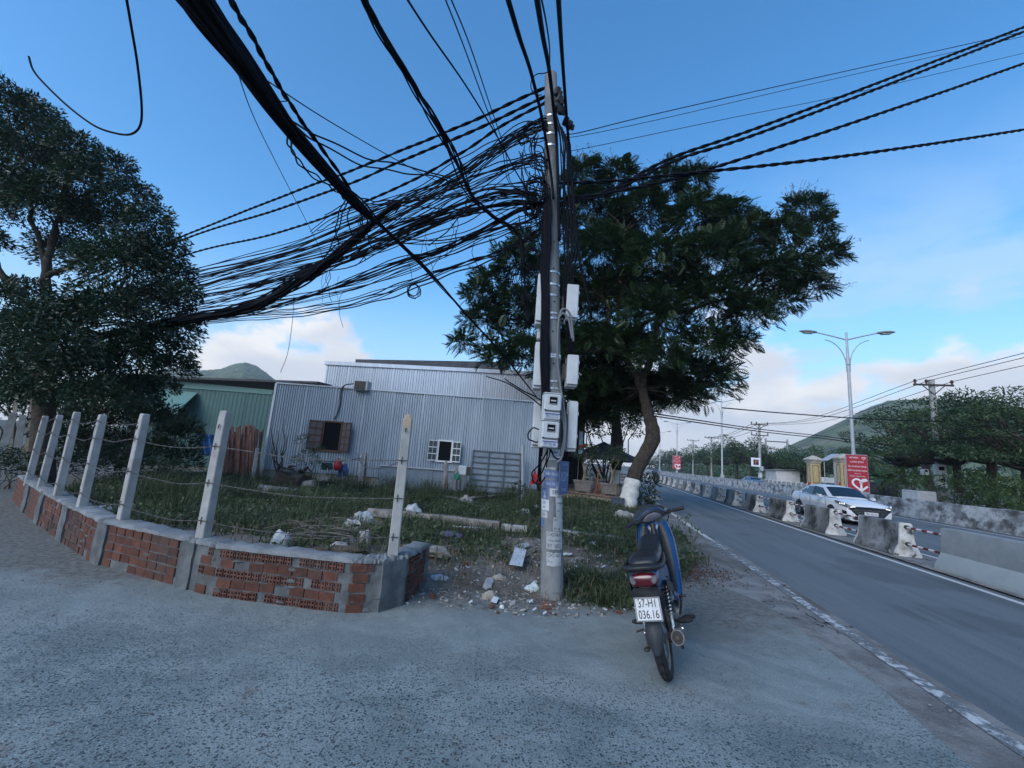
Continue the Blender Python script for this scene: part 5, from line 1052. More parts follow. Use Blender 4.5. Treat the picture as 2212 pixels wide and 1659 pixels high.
# ================================================================== LOW BRICK WALL AND BARBED WIRE FENCE
brick_m = mat('red_brick', (.138,.056,.038), (.092,.041,.030), 14, .85, bump=.4, bscale=90, rnd=.22, stain=[((.11,.105,.10),5,.62,.76),((.055,.046,.042),1.1,.48,.70)], world=True, bd=.003)
brick_hole = mat('brick_hole', (.05,.022,.016), rough=.95)
mortar = mat('rough_mortar', (.085,.095,.10), (.145,.158,.16), 6, .95, bump=.8, bscale=38, world=True, stain=[((.085,.085,.08),2.3,.52,.68)], bd=.012)
coping_m = mat('mortar_coping', (.15,.165,.17), (.23,.245,.25), 5, .95, bump=.8, bscale=30, world=True, stain=[((.15,.15,.145),3,.55,.7)], bd=.012)
def g2(x, y): p = GND(x, y); return Vector((p.x, p.y, 0))
WP = [g2(921,1266), g2(867,1307), g2(815,1323), g2(745,1325), g2(456,1288), g2(404,1274), g2(380,1266), g2(217,1221), g2(195,1214), g2(133,1172), g2(122,1164), g2(82,1134), g2(74,1127), g2(52,1108), g2(46,1102), g2(26,1079)]
wall = thing('brick_wall', 'low curved wall of raw red hollow bricks with mortar coping round the vacant lot', 'wall', WP[4])
TK = .20; CH = .0845; WT = .43
def inward(i):
    a = WP[max(i-1,0)]; c = WP[min(i+1,len(WP)-1)]; d = (c-a).normalized(); return Vector((d.y, -d.x, 0))*1.0
inn = [inward(i) for i in range(len(WP))]; inn = [v if v.y > 0 or i < 2 else -v for i, v in enumerate(inn)]
inn[0] = Vector((-.93,.35,0)).normalized(); inn[1] = Vector((-.75,.66,0)).normalized(); inn[2] = Vector((-.25,.97,0)).normalized()
# mortar core and coping
def core(name, off, z0, z1, m, jit, tk=TK, sub=8):
    b = MB(); secs = []; rr = random.Random(4)
    for i in range(len(WP)-1):
        for k in range(sub):
            f = k/sub; p = WP[i].lerp(WP[i+1], f); n_ = inn[i].lerp(inn[i+1], f).normalized(); j = lambda: rr.uniform(-jit,jit)
            A = p+n_*(off+j()); B = p+n_*(off+tk+j()); secs.append([(A.x,A.y,z0), (A.x,A.y,z1-.012+j()), (A.x+n_.x*.02,A.y+n_.y*.02,z1+j()), (B.x-n_.x*.02,B.y-n_.y*.02,z1+j()), (B.x,B.y,z1-.012+j()), (B.x,B.y,z0)])
    b.loft(secs); return bm_recalc(b.build(name, m, wall, smooth=50))
core('mortar_core', .010, -.08, WT-.005, mortar, .003); core('coping', -.008, WT-.015, WT+.022, coping_m, .013, TK+.018, 16)
# brick meshes, front at y=0 facing -y
def brick_side_mesh(L_, h=.070, d=.06):
    b = MB(); pr = [(.0,-h/2)]; n = 6
    for k in range(n):
        z = -h/2+.006+(h-.012)*k/n; w_ = (h-.012)/n; pr += [(0,z+w_*.25),(.0035,z+w_*.4),(.0035,z+w_*.6),(0,z+w_*.75)]
    pr += [(0,h/2),(d,h/2),(d,-h/2)]
    b.loft([[(x,y,z) for y,z in pr] for x in (-L_/2,L_/2)]); return b.build('brick', brick_m, None, local=True, mesh_only=True)
def brick_end_mesh(w_=.062, h=.070, d=.06):
    b = MB(); nh = 8
    for cx_ in (-w_/4,w_/4):
        for cz_ in (-h/4,h/4):
            r_ = .0115; sq = []; oc = []; hx, hz = w_/4, h/4
            for k in range(nh):
                a = math.pi/4*k; c_, s_ = math.cos(a), math.sin(a); m_ = max(abs(c_),abs(s_)); sq.append((cx_+hx*c_/m_,0,cz_+hz*s_/m_)); oc.append((cx_+r_*c_,0,cz_+r_*s_))
            ic = [(x,.045,z) for x,_,z in oc]; b.cur = 0; b.add(sq+oc, [(k,(k+1)%nh,nh+(k+1)%nh,nh+k) for k in range(nh)]); b.cur = 1; b.add(oc+ic, [(k,(k+1)%nh,nh+(k+1)%nh,nh+k) for k in range(nh)]+[tuple(range(nh,2*nh))])
    b.cur = 0; x, z = w_/2, h/2; b.add([(-x,0,-z),(x,0,-z),(x,0,z),(-x,0,z),(-x,d,-z),(x,d,-z),(x,d,z),(-x,d,z)], [(0,4,5,1),(1,5,6,2),(2,6,7,3),(3,7,4,0)])
    me = b.build('brick', [brick_m, brick_hole], None, local=True, mesh_only=True); return me
BS = brick_side_mesh(.135); BH = brick_side_mesh(.075); BE = brick_end_mesh(); nb = 0; extra = MB()
rb = random.Random(9)
def put(p, dirx, me, dep=0.):
    global nb
    nb += 1
    n_ = Vector((-dirx.y, dirx.x, 0)); 
    o = link('brick', me, wall, p - n_*dep - wall.location); o.rotation_euler = (rb.uniform(-.03,.03), rb.uniform(-.025,.025), math.atan2(dirx.y, dirx.x)+rb.uniform(-.035,.035)); return o
def run(i, j, rows, prob=.96, start=.012, end=.012, z0=.035):
    a, c = WP[j], WP[i]; d = (c-a); L_ = d.length; d = d.normalized()        # from left to right as seen from the lane
    for r_, kind in enumerate(rows):                                        # top row first
        z = z0+CH*(len(rows)-1-r_)+.0; x = start+(rb.uniform(0,.03) if r_ % 2 else 0)
        while True:
            k = kind if kind in 'HS' else rb.choice('SSSHh'); w_ = .062 if k == 'H' else .075 if k == 'h' else .135
            if x+w_ > L_-end: break
            if rb.random() < prob*(.93 if z < .1 else 1): put(a+d*(x+w_/2)+Vector((0,0,z+rb.uniform(-.004,.004))), d, BE if k == 'H' else BH if k == 'h' else BS, rb.uniform(-.003,.006))
            x += w_+rb.uniform(.007,.013)
run(3, 4, 'HSHSH', .97, .01, .01); run(2, 3, 'MSMSS', .93, .0, .0); run(0, 1, 'HSMSM', .9, .09, .06); run(4, 5, 'MSMSM', .75, .10, .0)
run(6, 7, 'SSSSS', .97); run(8, 9, 'SSSSS', .95); run(10, 11, 'SSSSS', .95)
# the two farthest bays are too thin in view to pick their bricks apart
far_b = MB()
for i, j in ((12,13),(14,15)):
    a, c = WP[j], WP[i]; d = c-a; L_ = d.length; d = d.normalized(); n_ = Vector((-d.y,d.x,0)); ang = math.atan2(d.y,d.x)
    for r_ in range(5):
        x = .02+.05*(r_%2)
        while x+.135 < L_: far_b.box(a+d*(x+.067)+n_*.03+Vector((0,0,.035+CH*r_)), (.135,.06,.07), (0,0,ang)); x += .147
o = far_b.build('brick_courses', brick_m, wall); o['kind'] = 'stuff'
# cement pilasters under the posts, and the smooth cement corner
for i, j, e in ((1,2,.012),(5,6,.014),(7,8,.02),(9,10,.02),(11,12,.02),(13,14,.02)):
    a, c = WP[i], WP[j]; n_ = inn[i]; b = MB(); q = [a-n_*e, c-n_*e, c+n_*.1, a+n_*.1]; secs = []
    for k in range(7): z = -.05+(WT+.04)*k/6; secs.append([(p.x+rb.uniform(-.005,.005),p.y+rb.uniform(-.005,.005),z) for p in q])
    b.loft(secs); bm_recalc(b.build('pilaster', mortar if i > 1 else mortar, wall, smooth=40))
smear = MB()
for k in range(16):                               # dabs of spilt mortar squeezed over the bricks
    i = rb.choice([3,3,3,2,4,6,8]); f = rb.random(); p = WP[i].lerp(WP[i+1], f); n_ = inn[i]; d = (WP[i+1]-WP[i]).normalized(); z = rb.uniform(.0,.40); w_, h_ = rb.uniform(.02,.07), rb.uniform(.01,.028); m_ = 9
    c0 = p-n_*.008+Vector((0,0,z)); vs = [c0-n_*.004]+[c0+n_*.012+d*(w_*math.cos(6.283*q/m_)*rb.uniform(.6,1.2))+Vector((0,0,h_*math.sin(6.283*q/m_)*rb.uniform(.6,1.2))) for q in range(m_)]; smear.add(vs, [(0,1+q,1+(q+1)%m_) for q in range(m_)])
o = smear.build('mortar_smears', mortar, wall, smooth=80); o['kind'] = 'stuff'; bm_recalc(o)
# fence posts and wires
post_c = mat('fence_post_concrete', (.30,.30,.285), (.38,.38,.365), 5, .9, bump=.4, bscale=45, stain=[((.26,.25,.23),3,.56,.74)], world=True, bd=.006); post_tan = mat('tan_post_cap', (.42,.33,.24), (.36,.29,.22), 6, .9, world=True, bump=.3, bscale=40, bd=.004)
PB = [(845,1200),(427,1163),(252,1122),(164,1093),(113,1070),(78,1051),(52,1036)]; PT = [1.80,1.70,1.63,1.60,1.63,1.58,1.56]
PB = [GND(x,y,.455) for x,y in PB]; PB = [Vector((p.x,p.y,0)) for p in PB]
fence = thing('barbed_wire_fence', 'barbed wire fence on pale square concrete posts above the low brick wall', 'fence', PB[1])
wire_m = mat('rusty_wire', (.12,.125,.13), (.07,.065,.062), 30, .6, metal=.5); rp_ = random.Random(3); ties = []
for k, (p, zt) in enumerate(zip(PB, PT)):
    tang = (PB[max(k-1,0)]-PB[min(k+1,6)]).normalized(); ang = math.atan2(tang.y, tang.x)+(.25 if k == 0 else .0); inn_ = Vector((-tang.y,tang.x,0)); c = p+inn_*.055; h = .048 if k < 2 else .045; mt = Matrix.Rotation(ang,3,'Z'); secs = []
    lean = Vector((rp_.uniform(-.02,.02), rp_.uniform(-.02,.02), 0)); ch_ = .007
    for z, kk in (((.36,1.02),(.70,1.0),(1.1,.97),(1.4,.95),(zt-.14,.93),(zt-.06,.90),(zt-.02,.70),(zt,.42)) if k in (0,) else ((.36,1.02),(.70,1.0),(1.1,.97),(1.4,.95),(zt-.15,.93),(zt-.07,.93),(zt-.012,.86),(zt,.74))):
        hx = h*kk; hy = h*(kk if z < zt-.1 else kk*.95); q = [(-hx+ch_,-hy),(hx-ch_,-hy),(hx,-hy+ch_),(hx,hy-ch_),(hx-ch_,hy),(-hx+ch_,hy),(-hx,hy-ch_),(-hx,-hy+ch_)]
        if z > zt-.1: kk2 = kk/.9; q = [(x*kk2 if k == 0 else max(-h*.86,min(h*.86,x)), y) for x,y in [(a_,b_) for a_,b_ in q]]
        base = c+lean*(z-.4)*.6; secs.append([base+mt@Vector((x,y,0))+Vector((0,0,z)) for x,y in q])
    b = MB(); b.loft(secs); 
    if k == 0:
        b.mi = [1 if b.v[f[0]][2] > 1.45 and len(f) < 8 or (len(f) == 8 and b.v[f[0]][2] > 1.5) else 0 for f in b.f]; o = bm_recalc(b.build('post', [post_c, post_tan], fence))
    else: o = bm_recalc(b.build('post', post_c, fence))
    fr = c-inn_*(h+.006); ties.append((fr, inn_, tang))
    b = MB()
    for z in ((.62,.98,1.34) if k < 3 else (.62,.98,1.30,1.52)): q = fr+Vector((0,0,z))+lean*.4; b.tube([q+Vector((0,0,.035)), q-inn_*.004, q-Vector((0,0,.035))], .004, 4); b.tube([q-tang*.05+inn_*.01, q-inn_*.004, q+tang*.05+inn_*.01], .004, 4)
    q = fr+Vector((0,0,zt-.14)); b.tube([q, q-Vector((0,0,.045))-inn_*.008], .006, 4); tt = b.build('wire_tie', mat_tie if False else dark_metal, o.parent and fence, smooth=60); tt['kind'] = 'stuff'
def barbed(pts, parent, sagv=.05, name='wire_strand'):
    b = MB(); P = []
    for a, c in zip(pts, pts[1:]):
        n = max(4,int((c-a).length/.07)); w1, w2 = rp_.uniform(-.02,.02), rp_.uniform(0,6)
        for k in range(n): f = k/n; P.append(a.lerp(c,f)-Vector((0,0,sagv*4*f*(1-f)+w1*math.sin(9*f+w2)*math.sin(math.pi*f))))
    P.append(pts[-1])
    A = [p+Vector((.003*math.sin(i*1.7),0,.004*math.cos(i*1.7))) for i,p in enumerate(P)]; B_ = [p-Vector((.003*math.sin(i*1.7),0,.004*math.cos(i*1.7))) for i,p in enumerate(P)]
    b.tube(A,.0028,3,False); b.tube(B_,.0028,3,False)
    for i in range(1,len(P)-1):
        if i % 2: p = P[i]; d = Vector((rp_.uniform(-1,1),rp_.uniform(-1,1),rp_.uniform(-1,1))).normalized()*.022; b.tube([p-d,p+d],.0022,3,False)
    return b.build(name, wire_m, parent)
for z, ks in ((.62,range(7)),(.98,range(7)),(1.34,(0,1,2)),(1.30,(3,4,5,6)),(1.52,(2,3,4,5,6))):
    barbed([ties[k][0]+Vector((0,0,z)) for k in ks], fence, .05)
barbed([ties[2][0]+Vector((0,0,1.34)), ties[3][0]+Vector((0,0,1.30))], fence, .03)
barbed([ties[0][0]+Vector((0,0,1.34)), AT(770,978,13.8)], fence, .25)
# two more posts across the lane at the left edge
for (x,y,xt,yt,Yd,lab) in [(2,985,30,893,10.5,'leaning pale post at the left picture edge, nearer of two'),(34,985,50,897,11.5,'leaning darker post at the left picture edge, farther of two'),(75,830,82,778,17,'slanted pale post high behind the left tree'),(38,850,46,800,16,'thin yellowish pole behind the left tree')]:
    p = AT(x,y,Yd); q = AT(xt,yt,Yd); d = (q-p); b = MB(); w_ = .10 if Yd < 12 else .07; foot = p-d*((p.z+.1)/max(d.z,.1)); b.tube([foot,q], [w_*1.1,w_*.9], 4); t_ = thing('fence_post', lab, 'post', (foot.x,foot.y,0), 0, 'posts across the lane at the left'); b.build('shaft', post_c if Yd < 12 else post_tan, t_)
# ================================================================== UTILITY POLE, BOXES, CABLES
pole_m = mat('pole_concrete', (.15,.16,.165), (.25,.26,.262), 4, .9, bump=.4, bscale=50, sc3=(1,1,.35), stain=[((.085,.09,.09),2.2,.48,.66),((.44,.44,.43),6,.64,.76)], world=True, bd=.005)
PC = GND(1192,1297); PC = Vector((PC.x+.015, PC.y+.125, 0)); PTOP = AT(1190,163,PC.y+.02); HP = PTOP.z
R0, R1 = .125, .082
def paxis(z): f = z/HP; return Vector((PC.x+(PTOP.x-PC.x)*f, PC.y+(PTOP.y-PC.y)*f, z))
def prad(z): return R0+(R1-R0)*z/HP
pole = thing('utility_pole', 'tall stained concrete utility pole covered in cables, boxes and flyers', 'utility pole', PC)
b = MB(); zs = np.linspace(-.15, HP, 16); b.tube([paxis(z) for z in zs], [prad(z) for z in zs], 28); b.build('shaft', pole_m, pole, smooth=50)
b = MB(); 
def pz(y): return AT(1193, y, PC.y-.1).z
def psurf(x, y):                                  # picture point to (angle, z) on the near side of the shaft
    z = pz(y); c = paxis(z); l = AT(x, y, PC.y-.1); r_ = prad(z); dx = max(-.97,min(.97,(l.x-c.x)/r_)); return math.asin(dx)-math.atan2(c.x,c.y), z
strap_m = mat('steel_strap', (.62,.64,.66), (.4,.41,.42), 20, .3, metal=.9)
for y in (243,262,283,308,585,612,636,675,686,765,770,823,838,905,988,1012):
    z = pz(y); b = MB(); b.lathe([(prad(z)+.001,-.012),(prad(z)+.006,-.011),(prad(z)+.006,.011),(prad(z)+.001,.012)], None, 24, paxis(z)); b.build('steel_strap', strap_m, pole, smooth=40)
for y in (210,222,330,455,480,520,546,578,650,715,785,845):
    a, z = psurf(1193+rng.uniform(-6,6), y); c = paxis(z)+Vector((math.sin(a),-math.cos(a),0))*(prad(z)-.004); b = MB(); b.cyl(c, c+Vector((math.sin(a),-math.cos(a),0))*.008, .011, seg=8); b.build('bolt_hole', black_plastic, pole)
paper = mat('flyer_paper', (.44,.455,.465), (.34,.355,.36), 8, .8, stain=[((.28,.28,.27),11,.56,.7)], world=True); paper_blue = mat('blue_flyer', (.09,.14,.30), (.14,.20,.36), 9, .7, stain=[((.45,.46,.48),16,.58,.68)], world=True)
ink = mat('black_ink', (.02,.02,.022), (.12,.12,.12), 60, .8, world=True); blue_ink = mat('blue_ink', (.03,.05,.25), rough=.7); paper_light = mat('white_sticker', (.52,.55,.57), rough=.6)
def flyer(x0, y0, x1, y1, m, lines, name='flyer', lift=.0025, torn=.0):
    a0, z1 = psurf(x0, y0); a1, z0 = psurf(x1, y1); a0, z1 = psurf(x0,(y0+y1)/2)[0], pz(y0); a1, z0 = psurf(x1,(y0+y1)/2)[0], pz(y1); n = 10; mm = 6; vs = []; rr = random.Random(int(x0*7+y0)); J = lambda: rr.uniform(-torn,torn)
    for j in range(mm+1):
        for i in range(n+1):
            z = z0+(z1-z0)*j/mm+(J() if j in (0,mm) else 0); a = a0+(a1-a0)*i/n+((J()*5) if i in (0,n) else 0); c = paxis(z); r_ = prad(z)+lift; vs.append((c.x+math.sin(a)*r_, c.y-math.cos(a)*r_, z))
    b = MB(); b.add(vs, [(j*(n+1)+i, j*(n+1)+i+1, (j+1)*(n+1)+i+1, (j+1)*(n+1)+i) for j in range(mm) for i in range(n)]); fl = b.build(name, m, pole, smooth=90)
    for s_, v, hgt, mk, sx, al in lines:
        zc = z1+(z0-z1)*v; r_ = prad(zc)+lift+.0015; am = (a0+a1)/2 if al == 'CENTER' else a0+.10
        def bend(p, zc=zc, r_=r_, am=am):
            a = am+p.x/r_; c = paxis(zc+p.y); return Vector((c.x+math.sin(a)*r_, c.y-math.cos(a)*r_, zc+p.y))-PC
        t_ = font_text('print', s_, hgt*(z1-z0), mk, None, Matrix(), bend, al, sx); t_.parent = fl
    return fl
flyer(1183,1148,1216,1186, paper, [('CHO VAY TIỀN',.18,.30,ink,.62,'LEFT'),('Thủ tục: Hộ khẩu',.50,.17,ink,.7,'LEFT'),('ĐT: 0822',.82,.30,ink,.75,'LEFT')], torn=.004)
flyer(1183,1193,1214,1222, paper, [('CHO VAY',.22,.38,ink,.66,'LEFT'),('Thủ tục',.68,.18,ink,.7,'LEFT')], torn=.006)
flyer(1197,1117,1217,1147, paper, [('SĐT',.2,.2,ink,.8,'LEFT'),('ĐT: 08',.84,.26,ink,.7,'LEFT')], torn=.006)
flyer(1203,1050,1219,1116, paper, [('KHÔNG',.15,.09,ink,.8,'LEFT'),('THẾ CHẤP',.35,.09,ink,.7,'LEFT'),('NHANH',.55,.09,ink,.8,'LEFT'),('Gọi',.8,.09,ink,.8,'LEFT')], torn=.008)
flyer(1178,1016,1213,1033, paper_blue, [('0907.976.373',.5,.5,paper_light,.72,'CENTER')]); flyer(1178,1038,1213,1053, paper_blue, [('0905.295.359',.5,.55,paper_light,.72,'CENTER')]); flyer(1190,1055,1214,1072, paper_light, [('SĐT',.5,.72,ink,.9,'CENTER')])
flyer(1173,1055,1186,1078, paper_blue, [('555',.4,.35,paper_light,.8,'CENTER')], torn=.005); flyer(1172,1080,1188,1104, paper_light, [('CHO',.3,.3,blue_ink,.6,'CENTER'),('VAY',.7,.3,blue_ink,.6,'CENTER')], torn=.006); flyer(1171,1106,1185,1120, paper, [('GIẢ',.5,.6,ink,.8,'CENTER')], torn=.004); flyer(1171,1122,1178,1140, paper_blue, [], torn=.005)
flyer(1186,970,1214,994, paper_light, [('0866',.3,.32,blue_ink,.8,'CENTER'),('666.755',.68,.32,blue_ink,.8,'CENTER')], 'round_sticker')
# rusty brick crumbs at the foot
# telecom boxes and meters, each strapped on
def pbox(x0, y0, x1, y1, dep, yoff, name, lab, lid=True, cat='box', turn=0., m=None):
    Yd = PC.y+yoff; l, r, z0, z1 = px_rect(x0,y0,x1,y1,Yd); c = Vector(((l+r)/2, Yd, (z0+z1)/2)); t_ = thing(name, lab, cat, (c.x,Yd,z0), R(turn), 'white boxes strapped to the concrete pole' if cat == 'box' else 'electricity meters on the concrete pole')
    w_, h = (r-l)/max(math.cos(R(turn)),.3), z1-z0; b = MB(); b.bbox((0,0,h/2),(w_*.94,dep,h),.008); b.build('case', m or white_plastic, t_, local=True)
    if lid: b = MB(); b.bbox((0,-dep/2-.012,h*.52),(w_,.02,h*.93),.008); b.build('lid', white_plastic, t_, local=True); b = MB(); b.box((w_*.5+.003,-dep/2-.01,h*.3),(.006,.03,.04)); b.build('latch', strap_m, t_, local=True); b = MB(); b.box((w_*.5+.003,-dep/2-.01,h*.75),(.006,.03,.04)); b.build('latch', strap_m, t_, local=True)
    else: b = MB(); b.bbox((0,-dep*.2,h+.004),(w_,dep*.7,.012),.004); b.build('rim', white_plastic, t_, local=True)
    b = MB(); s_ = 1 if c.x < paxis(c.z).x else -1; b.box((s_*(w_*.5+.02),.02,h*.5),(.04,.03,h*.5)); b.build('bracket', dark_metal, t_, local=True)
    return t_, w_, h
pbox(1158,598,1176,706,.20,-.02,'telecom_box','tall narrow white box high on the left of the concrete pole, topmost left one')
pbox(1221,621,1246,697,.20,-.03,'telecom_box','white box high on the right of the concrete pole, above a grey hose loop')
pbox(1160,700,1171,734,.10,.03,'telecom_box','small white box on the left of the pole between two tall ones',False)
pbox(1153,742,1172,842,.18,-.02,'telecom_box','white box midway up the left of the concrete pole')
pbox(1222,770,1246,838,.20,-.05,'telecom_box','white box midway up the right of the concrete pole with slanted base')
pbox(1150,868,1168,968,.18,.03,'telecom_box','white box behind the two meters, lowest on the left of the pole')
pbox(1224,868,1244,976,.18,-.02,'telecom_box','tall narrow white box lowest on the right of the concrete pole')
def meter(x0, y0, x1, y1, lab, num, turn):
    t_, w_, h = pbox(x0,y0,x1,y1,.13,-.24,'electricity_meter',lab,False,'meter',turn); d = -.065
    b = MB(); b.bbox((0,d-.012,h*.66),(w_*.97,.03,h*.64),.012); lid = b.build('cover', white_plastic, t_, local=True); b = MB(); b.bbox((0,d-.028,h*.74),(w_*.52,.012,h*.30),.008); b.build('window_rim', mat_meter_rim, lid, local=True); b = MB(); b.box((0,d-.036,h*.74),(w_*.42,.006,h*.23)); b.build('glass', dark_opening_and_glass, lid, local=True); b = MB(); b.box((0,d-.040,h*.72),(w_*.3,.003,h*.05)); b.build('register', mat_meter_rim, lid, local=True)
    b = MB(); b.bbox((0,d-.006,h*.16),(w_*.9,.02,h*.28),.006); b.build('terminal_cover', white_plastic, t_, local=True); b = MB(); b.box((0,d-.018,h*.15),(w_*.86,.004,h*.18)); lb = b.build('sticker', paper_light, t_, local=True); b = MB(); b.box((0,d-.0205,h*.235),(w_*.86,.002,h*.035)); b.build('sticker_band', blue_ink, lb, local=True)
    font_text('number', num, h*.165, blue_ink, lb, Matrix.Translation((0,d-.0215,h*.14)) @ Matrix.Rotation(R(90),4,'X'), sx=.52)
    for s_ in (-1,1): b = MB(); b.cyl((s_*w_*.42,d-.02,h*.37),(s_*w_*.42,d-.035,h*.37),.008,seg=8); b.build('screw', dark_metal, lid, local=True)
mat_meter_rim = mat('meter_rim_grey', (.45,.47,.46), rough=.5)
meter(1171,852,1209,909,'upper white electricity meter with blue number 0965 227 222','0965 227 222',8); meter(1165,910,1204,968,'lower white electricity meter with blue number 0937 962 466','0937.962.466',10)
mat_pale = mat('faded_lettering', (.30,.36,.48), rough=.6); sg_m = mat('blue_sign_face', (.065,.105,.22), (.09,.135,.26), 5, .5, stain=[((.22,.28,.42),9,.6,.72)]); Ys = PC.y-.06
l, r, z0, z1 = px_rect(1206,996,1229,1068,Ys); sgn = thing('plate_sign','faded blue advertising plate with pale letters fixed on the right of the pole','sign',((l+r)/2,Ys,z0),R(52)); w_ = .20; h = z1-z0
b = MB(); b.bbox((0,0,h/2),(w_,.012,h),.003); b.build('plate', sg_m, sgn, local=True)
for s_, v, hg, sx in (('CẦN BÁN',.90,.07,.7),('XSIM',.52,.20,.5),('0935 886',.14,.08,.6)): font_text('lettering', s_, hg*h*1.6 if s_ != 'XSIM' else .15, mat_pale, sgn, Matrix.Translation((0,-.009,v*h)) @ Matrix.Rotation(R(90),4,'X'), sx=sx)
# clamps near the top
clamp_m = mat('clamp_black', (.02,.02,.022), rough=.5)
for k, (x,y,Yo) in enumerate([(1204,198,-.12),(1208,215,-.14),(1202,232,-.15),(1212,238,-.05),(1222,262,.05),(1230,270,.1)]):
    p = AT(x,y,PC.y+Yo); b = MB(); b.bbox(p,(.07,.09,.10),.012,(rng.uniform(-.4,.4),rng.uniform(-.4,.4),.3)); b.bbox(p+Vector((.04,-.02,-.05)),(.05,.05,.07),.01,(.5,.2,0)); o = b.build('cable_clamp', clamp_m, pole); o['kind'] = 'stuff'
rc = random.Random(17)
def run_on(pts, P):                                # cables that leave the view go on to the next pole behind the viewer or across the road
    def ext(p, t, L_, rise):
        t = t.normalized(); h = Vector((t.x,t.y,0)).normalized(); c = p+t*L_*.3; e = p+h*L_+Vector((0,0,rise)); return [p*(1-f)**2+c*(2*f*(1-f))+e*f*f for f in [k/9 for k in range(1,10)]]
    n0 = 0
    if pts[0][1] <= 0: x = ext(P[0], P[0]-P[1], 10, 1.0); n0 = len(x); P = x[::-1] + P
    if pts[-1][0] >= 2230: P = P + ext(P[-1], P[-1]-P[-2], 9, 1.2)
    return P, n0
def wob(pts, amp, n=8):
    P, _ = run_on(pts, smoothpath([AT(*p) for p in pts], n)); a, c = rc.uniform(0,6), rc.uniform(.5,1.1); return [p+Vector((amp*math.sin(i*c+a),amp*.5*math.cos(i*c*.7+a),amp*math.cos(i*c+a*2))) for i,p in enumerate(P)]
def twist(P, rad, name, lab, cat='cable', group=None, pitch=2.2, parent=None, off=None):
    off = off or rad*.85; b = MB()
    for s_ in (0, math.pi):
        Q = []
        for i,p in enumerate(P):
            t_ = (P[min(i+1,len(P)-1)]-P[max(i-1,0)]).normalized(); u = t_.cross(Vector((0,0,1))).normalized(); v = t_.cross(u); a = i*pitch+s_; Q.append(p+u*math.cos(a)*off+v*math.sin(a)*off)
        b.tube(Q, rad, 5)
    o = b.build(name, cable_black, parent, smooth=100)
    if lab: tag(o, lab, cat, group)
    return o
def cab(pts, rad, lab, group=None, cat='cable', amp=.0, tw=False, name='cable'):
    P = wob(pts, amp, 8)
    if tw:
        Q = []; 
        for a, c in zip(P,P[1:]):
            n = max(1,int((c-a).length/.07)); Q += [a.lerp(c,k/n) for k in range(n)]
        return twist(Q+[P[-1]], rad, name, lab, cat, group, 1.15)
    b_ = MB(); b_.tube(P, rad, 5); return tag(b_.build(name, cable_black, smooth=100), lab, cat, group)
def bundle(name, lab, pts, widths, n_str, srad, seed, loose=.25, core_=True):
    """many strands running together: widths are the bundle's width in picture units at each point"""
    P = smoothpath([AT(*p) for p in pts], 8); n_in = len(P); P, n0 = run_on(pts, P); n = len(P); dep = [max((p-Vector((0,0,HC))).dot(fw), 1.9) for p in P]
    wd = np.concatenate([np.full(n0, widths[0]), np.interp(np.linspace(0,len(widths)-1,n_in), range(len(widths)), widths)]); hull = [wd[i]*dep[i]/F_/2 for i in range(n)]; t_ = thing(name, lab, 'cable bundle', P[n//2]); rr = random.Random(seed)
    if core_: b = MB(); b.tube(P, [max(h*.72,.004) for h in hull], 9); b.build('strand', cable_black, t_, smooth=100)
    for k in range(n_str):
        a0 = 2*math.pi*k/n_str+rr.uniform(-.3,.3); tw_ = rr.uniform(-.05,.05); rad = rr.uniform(.62,1.0); Q = []; ph = rr.uniform(0,6); fr = rr.uniform(.2,.5)
        for i,p in enumerate(P):
            tt = (P[min(i+1,n-1)]-P[max(i-1,0)]).normalized(); u = tt.cross(Vector((0,0,1))).normalized(); v = tt.cross(u); a = a0+tw_*i; h = hull[i]*(rad+loose*math.sin(i*fr+ph)); h = max(h-srad*.6,.0); Q.append(p+u*math.cos(a)*h+v*math.sin(a)*h)
        b = MB(); b.tube(Q, srad*rr.uniform(.75,1.25), 5); b.build('strand', cable_black, t_, smooth=100)
    return t_
bundle('cable_bundle','very thick black cable bundle coming down from the upper left corner',[(380,-70,1.70),(425,0,1.95),(520,130,2.5),(620,270,3.1),(700,365,3.7),(762,432,4.2),(800,468,4.6)],[78,70,56,34,30,24,16],30,.011,1,.10)
bundle('cable_bundle','loose cable run continuing from the thick bundle down to the metal house',[(740,405,4.0),(800,468,4.6),(880,540,5.5),(960,625,7.),(1020,693,9.),(1090,770,11.5),(1158,856,14.9)],[26,18,8,7,5,3,2],7,.009,2,.5,False)
bundle('cable_bundle','thick sagging cable bundle from the left tree to the crossing of the cables',[(150,735,9.4),(300,712,9.2),(400,690,9.),(480,676,8.6),(560,655,8.),(640,612,7.2),(700,572,6.6),(760,522,5.9),(812,474,5.4),(862,438,5.0)],[12,14,16,19,21,21,18,14,11,8],24,.013,3,.40)
bundle('cable_bundle','twisting cable bundle from the top centre down to the left side of the pole',[(768,-40,2.3),(786,0,2.5),(832,82,2.9),(880,165,3.3),(930,245,3.7),(985,350,4.2),(1022,428,4.5),(1062,466,4.7),(1115,500,4.85),(1127,545,4.9),(1132,610,4.92),(1140,700,4.95)],[22,20,14,12,20,18,12,9,9,10,10,8],9,.009,4,.55,False)
bundle('cable_bundle','lower heavy cable bundle rising from the left to the middle of the pole',[(380,700,10.),(470,688,9.6),(568,668,8.8),(700,630,7.6),(861,566,6.2),(960,540,5.6),(1040,498,5.2),(1110,462,5.0),(1172,440,4.9)],[8,10,11,12,13,12,10,12,10],9,.009,5,.7,False)
bundle('cable_bundle','tangled cable bundle ending in the dark coil left of the pole',[(395,645,10.),(520,622,9.),(640,588,7.8),(762,540,6.6),(880,486,5.8),(1000,437,5.2),(1090,414,5.0),(1160,418,4.88)],[9,12,15,18,18,14,12,14],10,.008,6,.8,False)
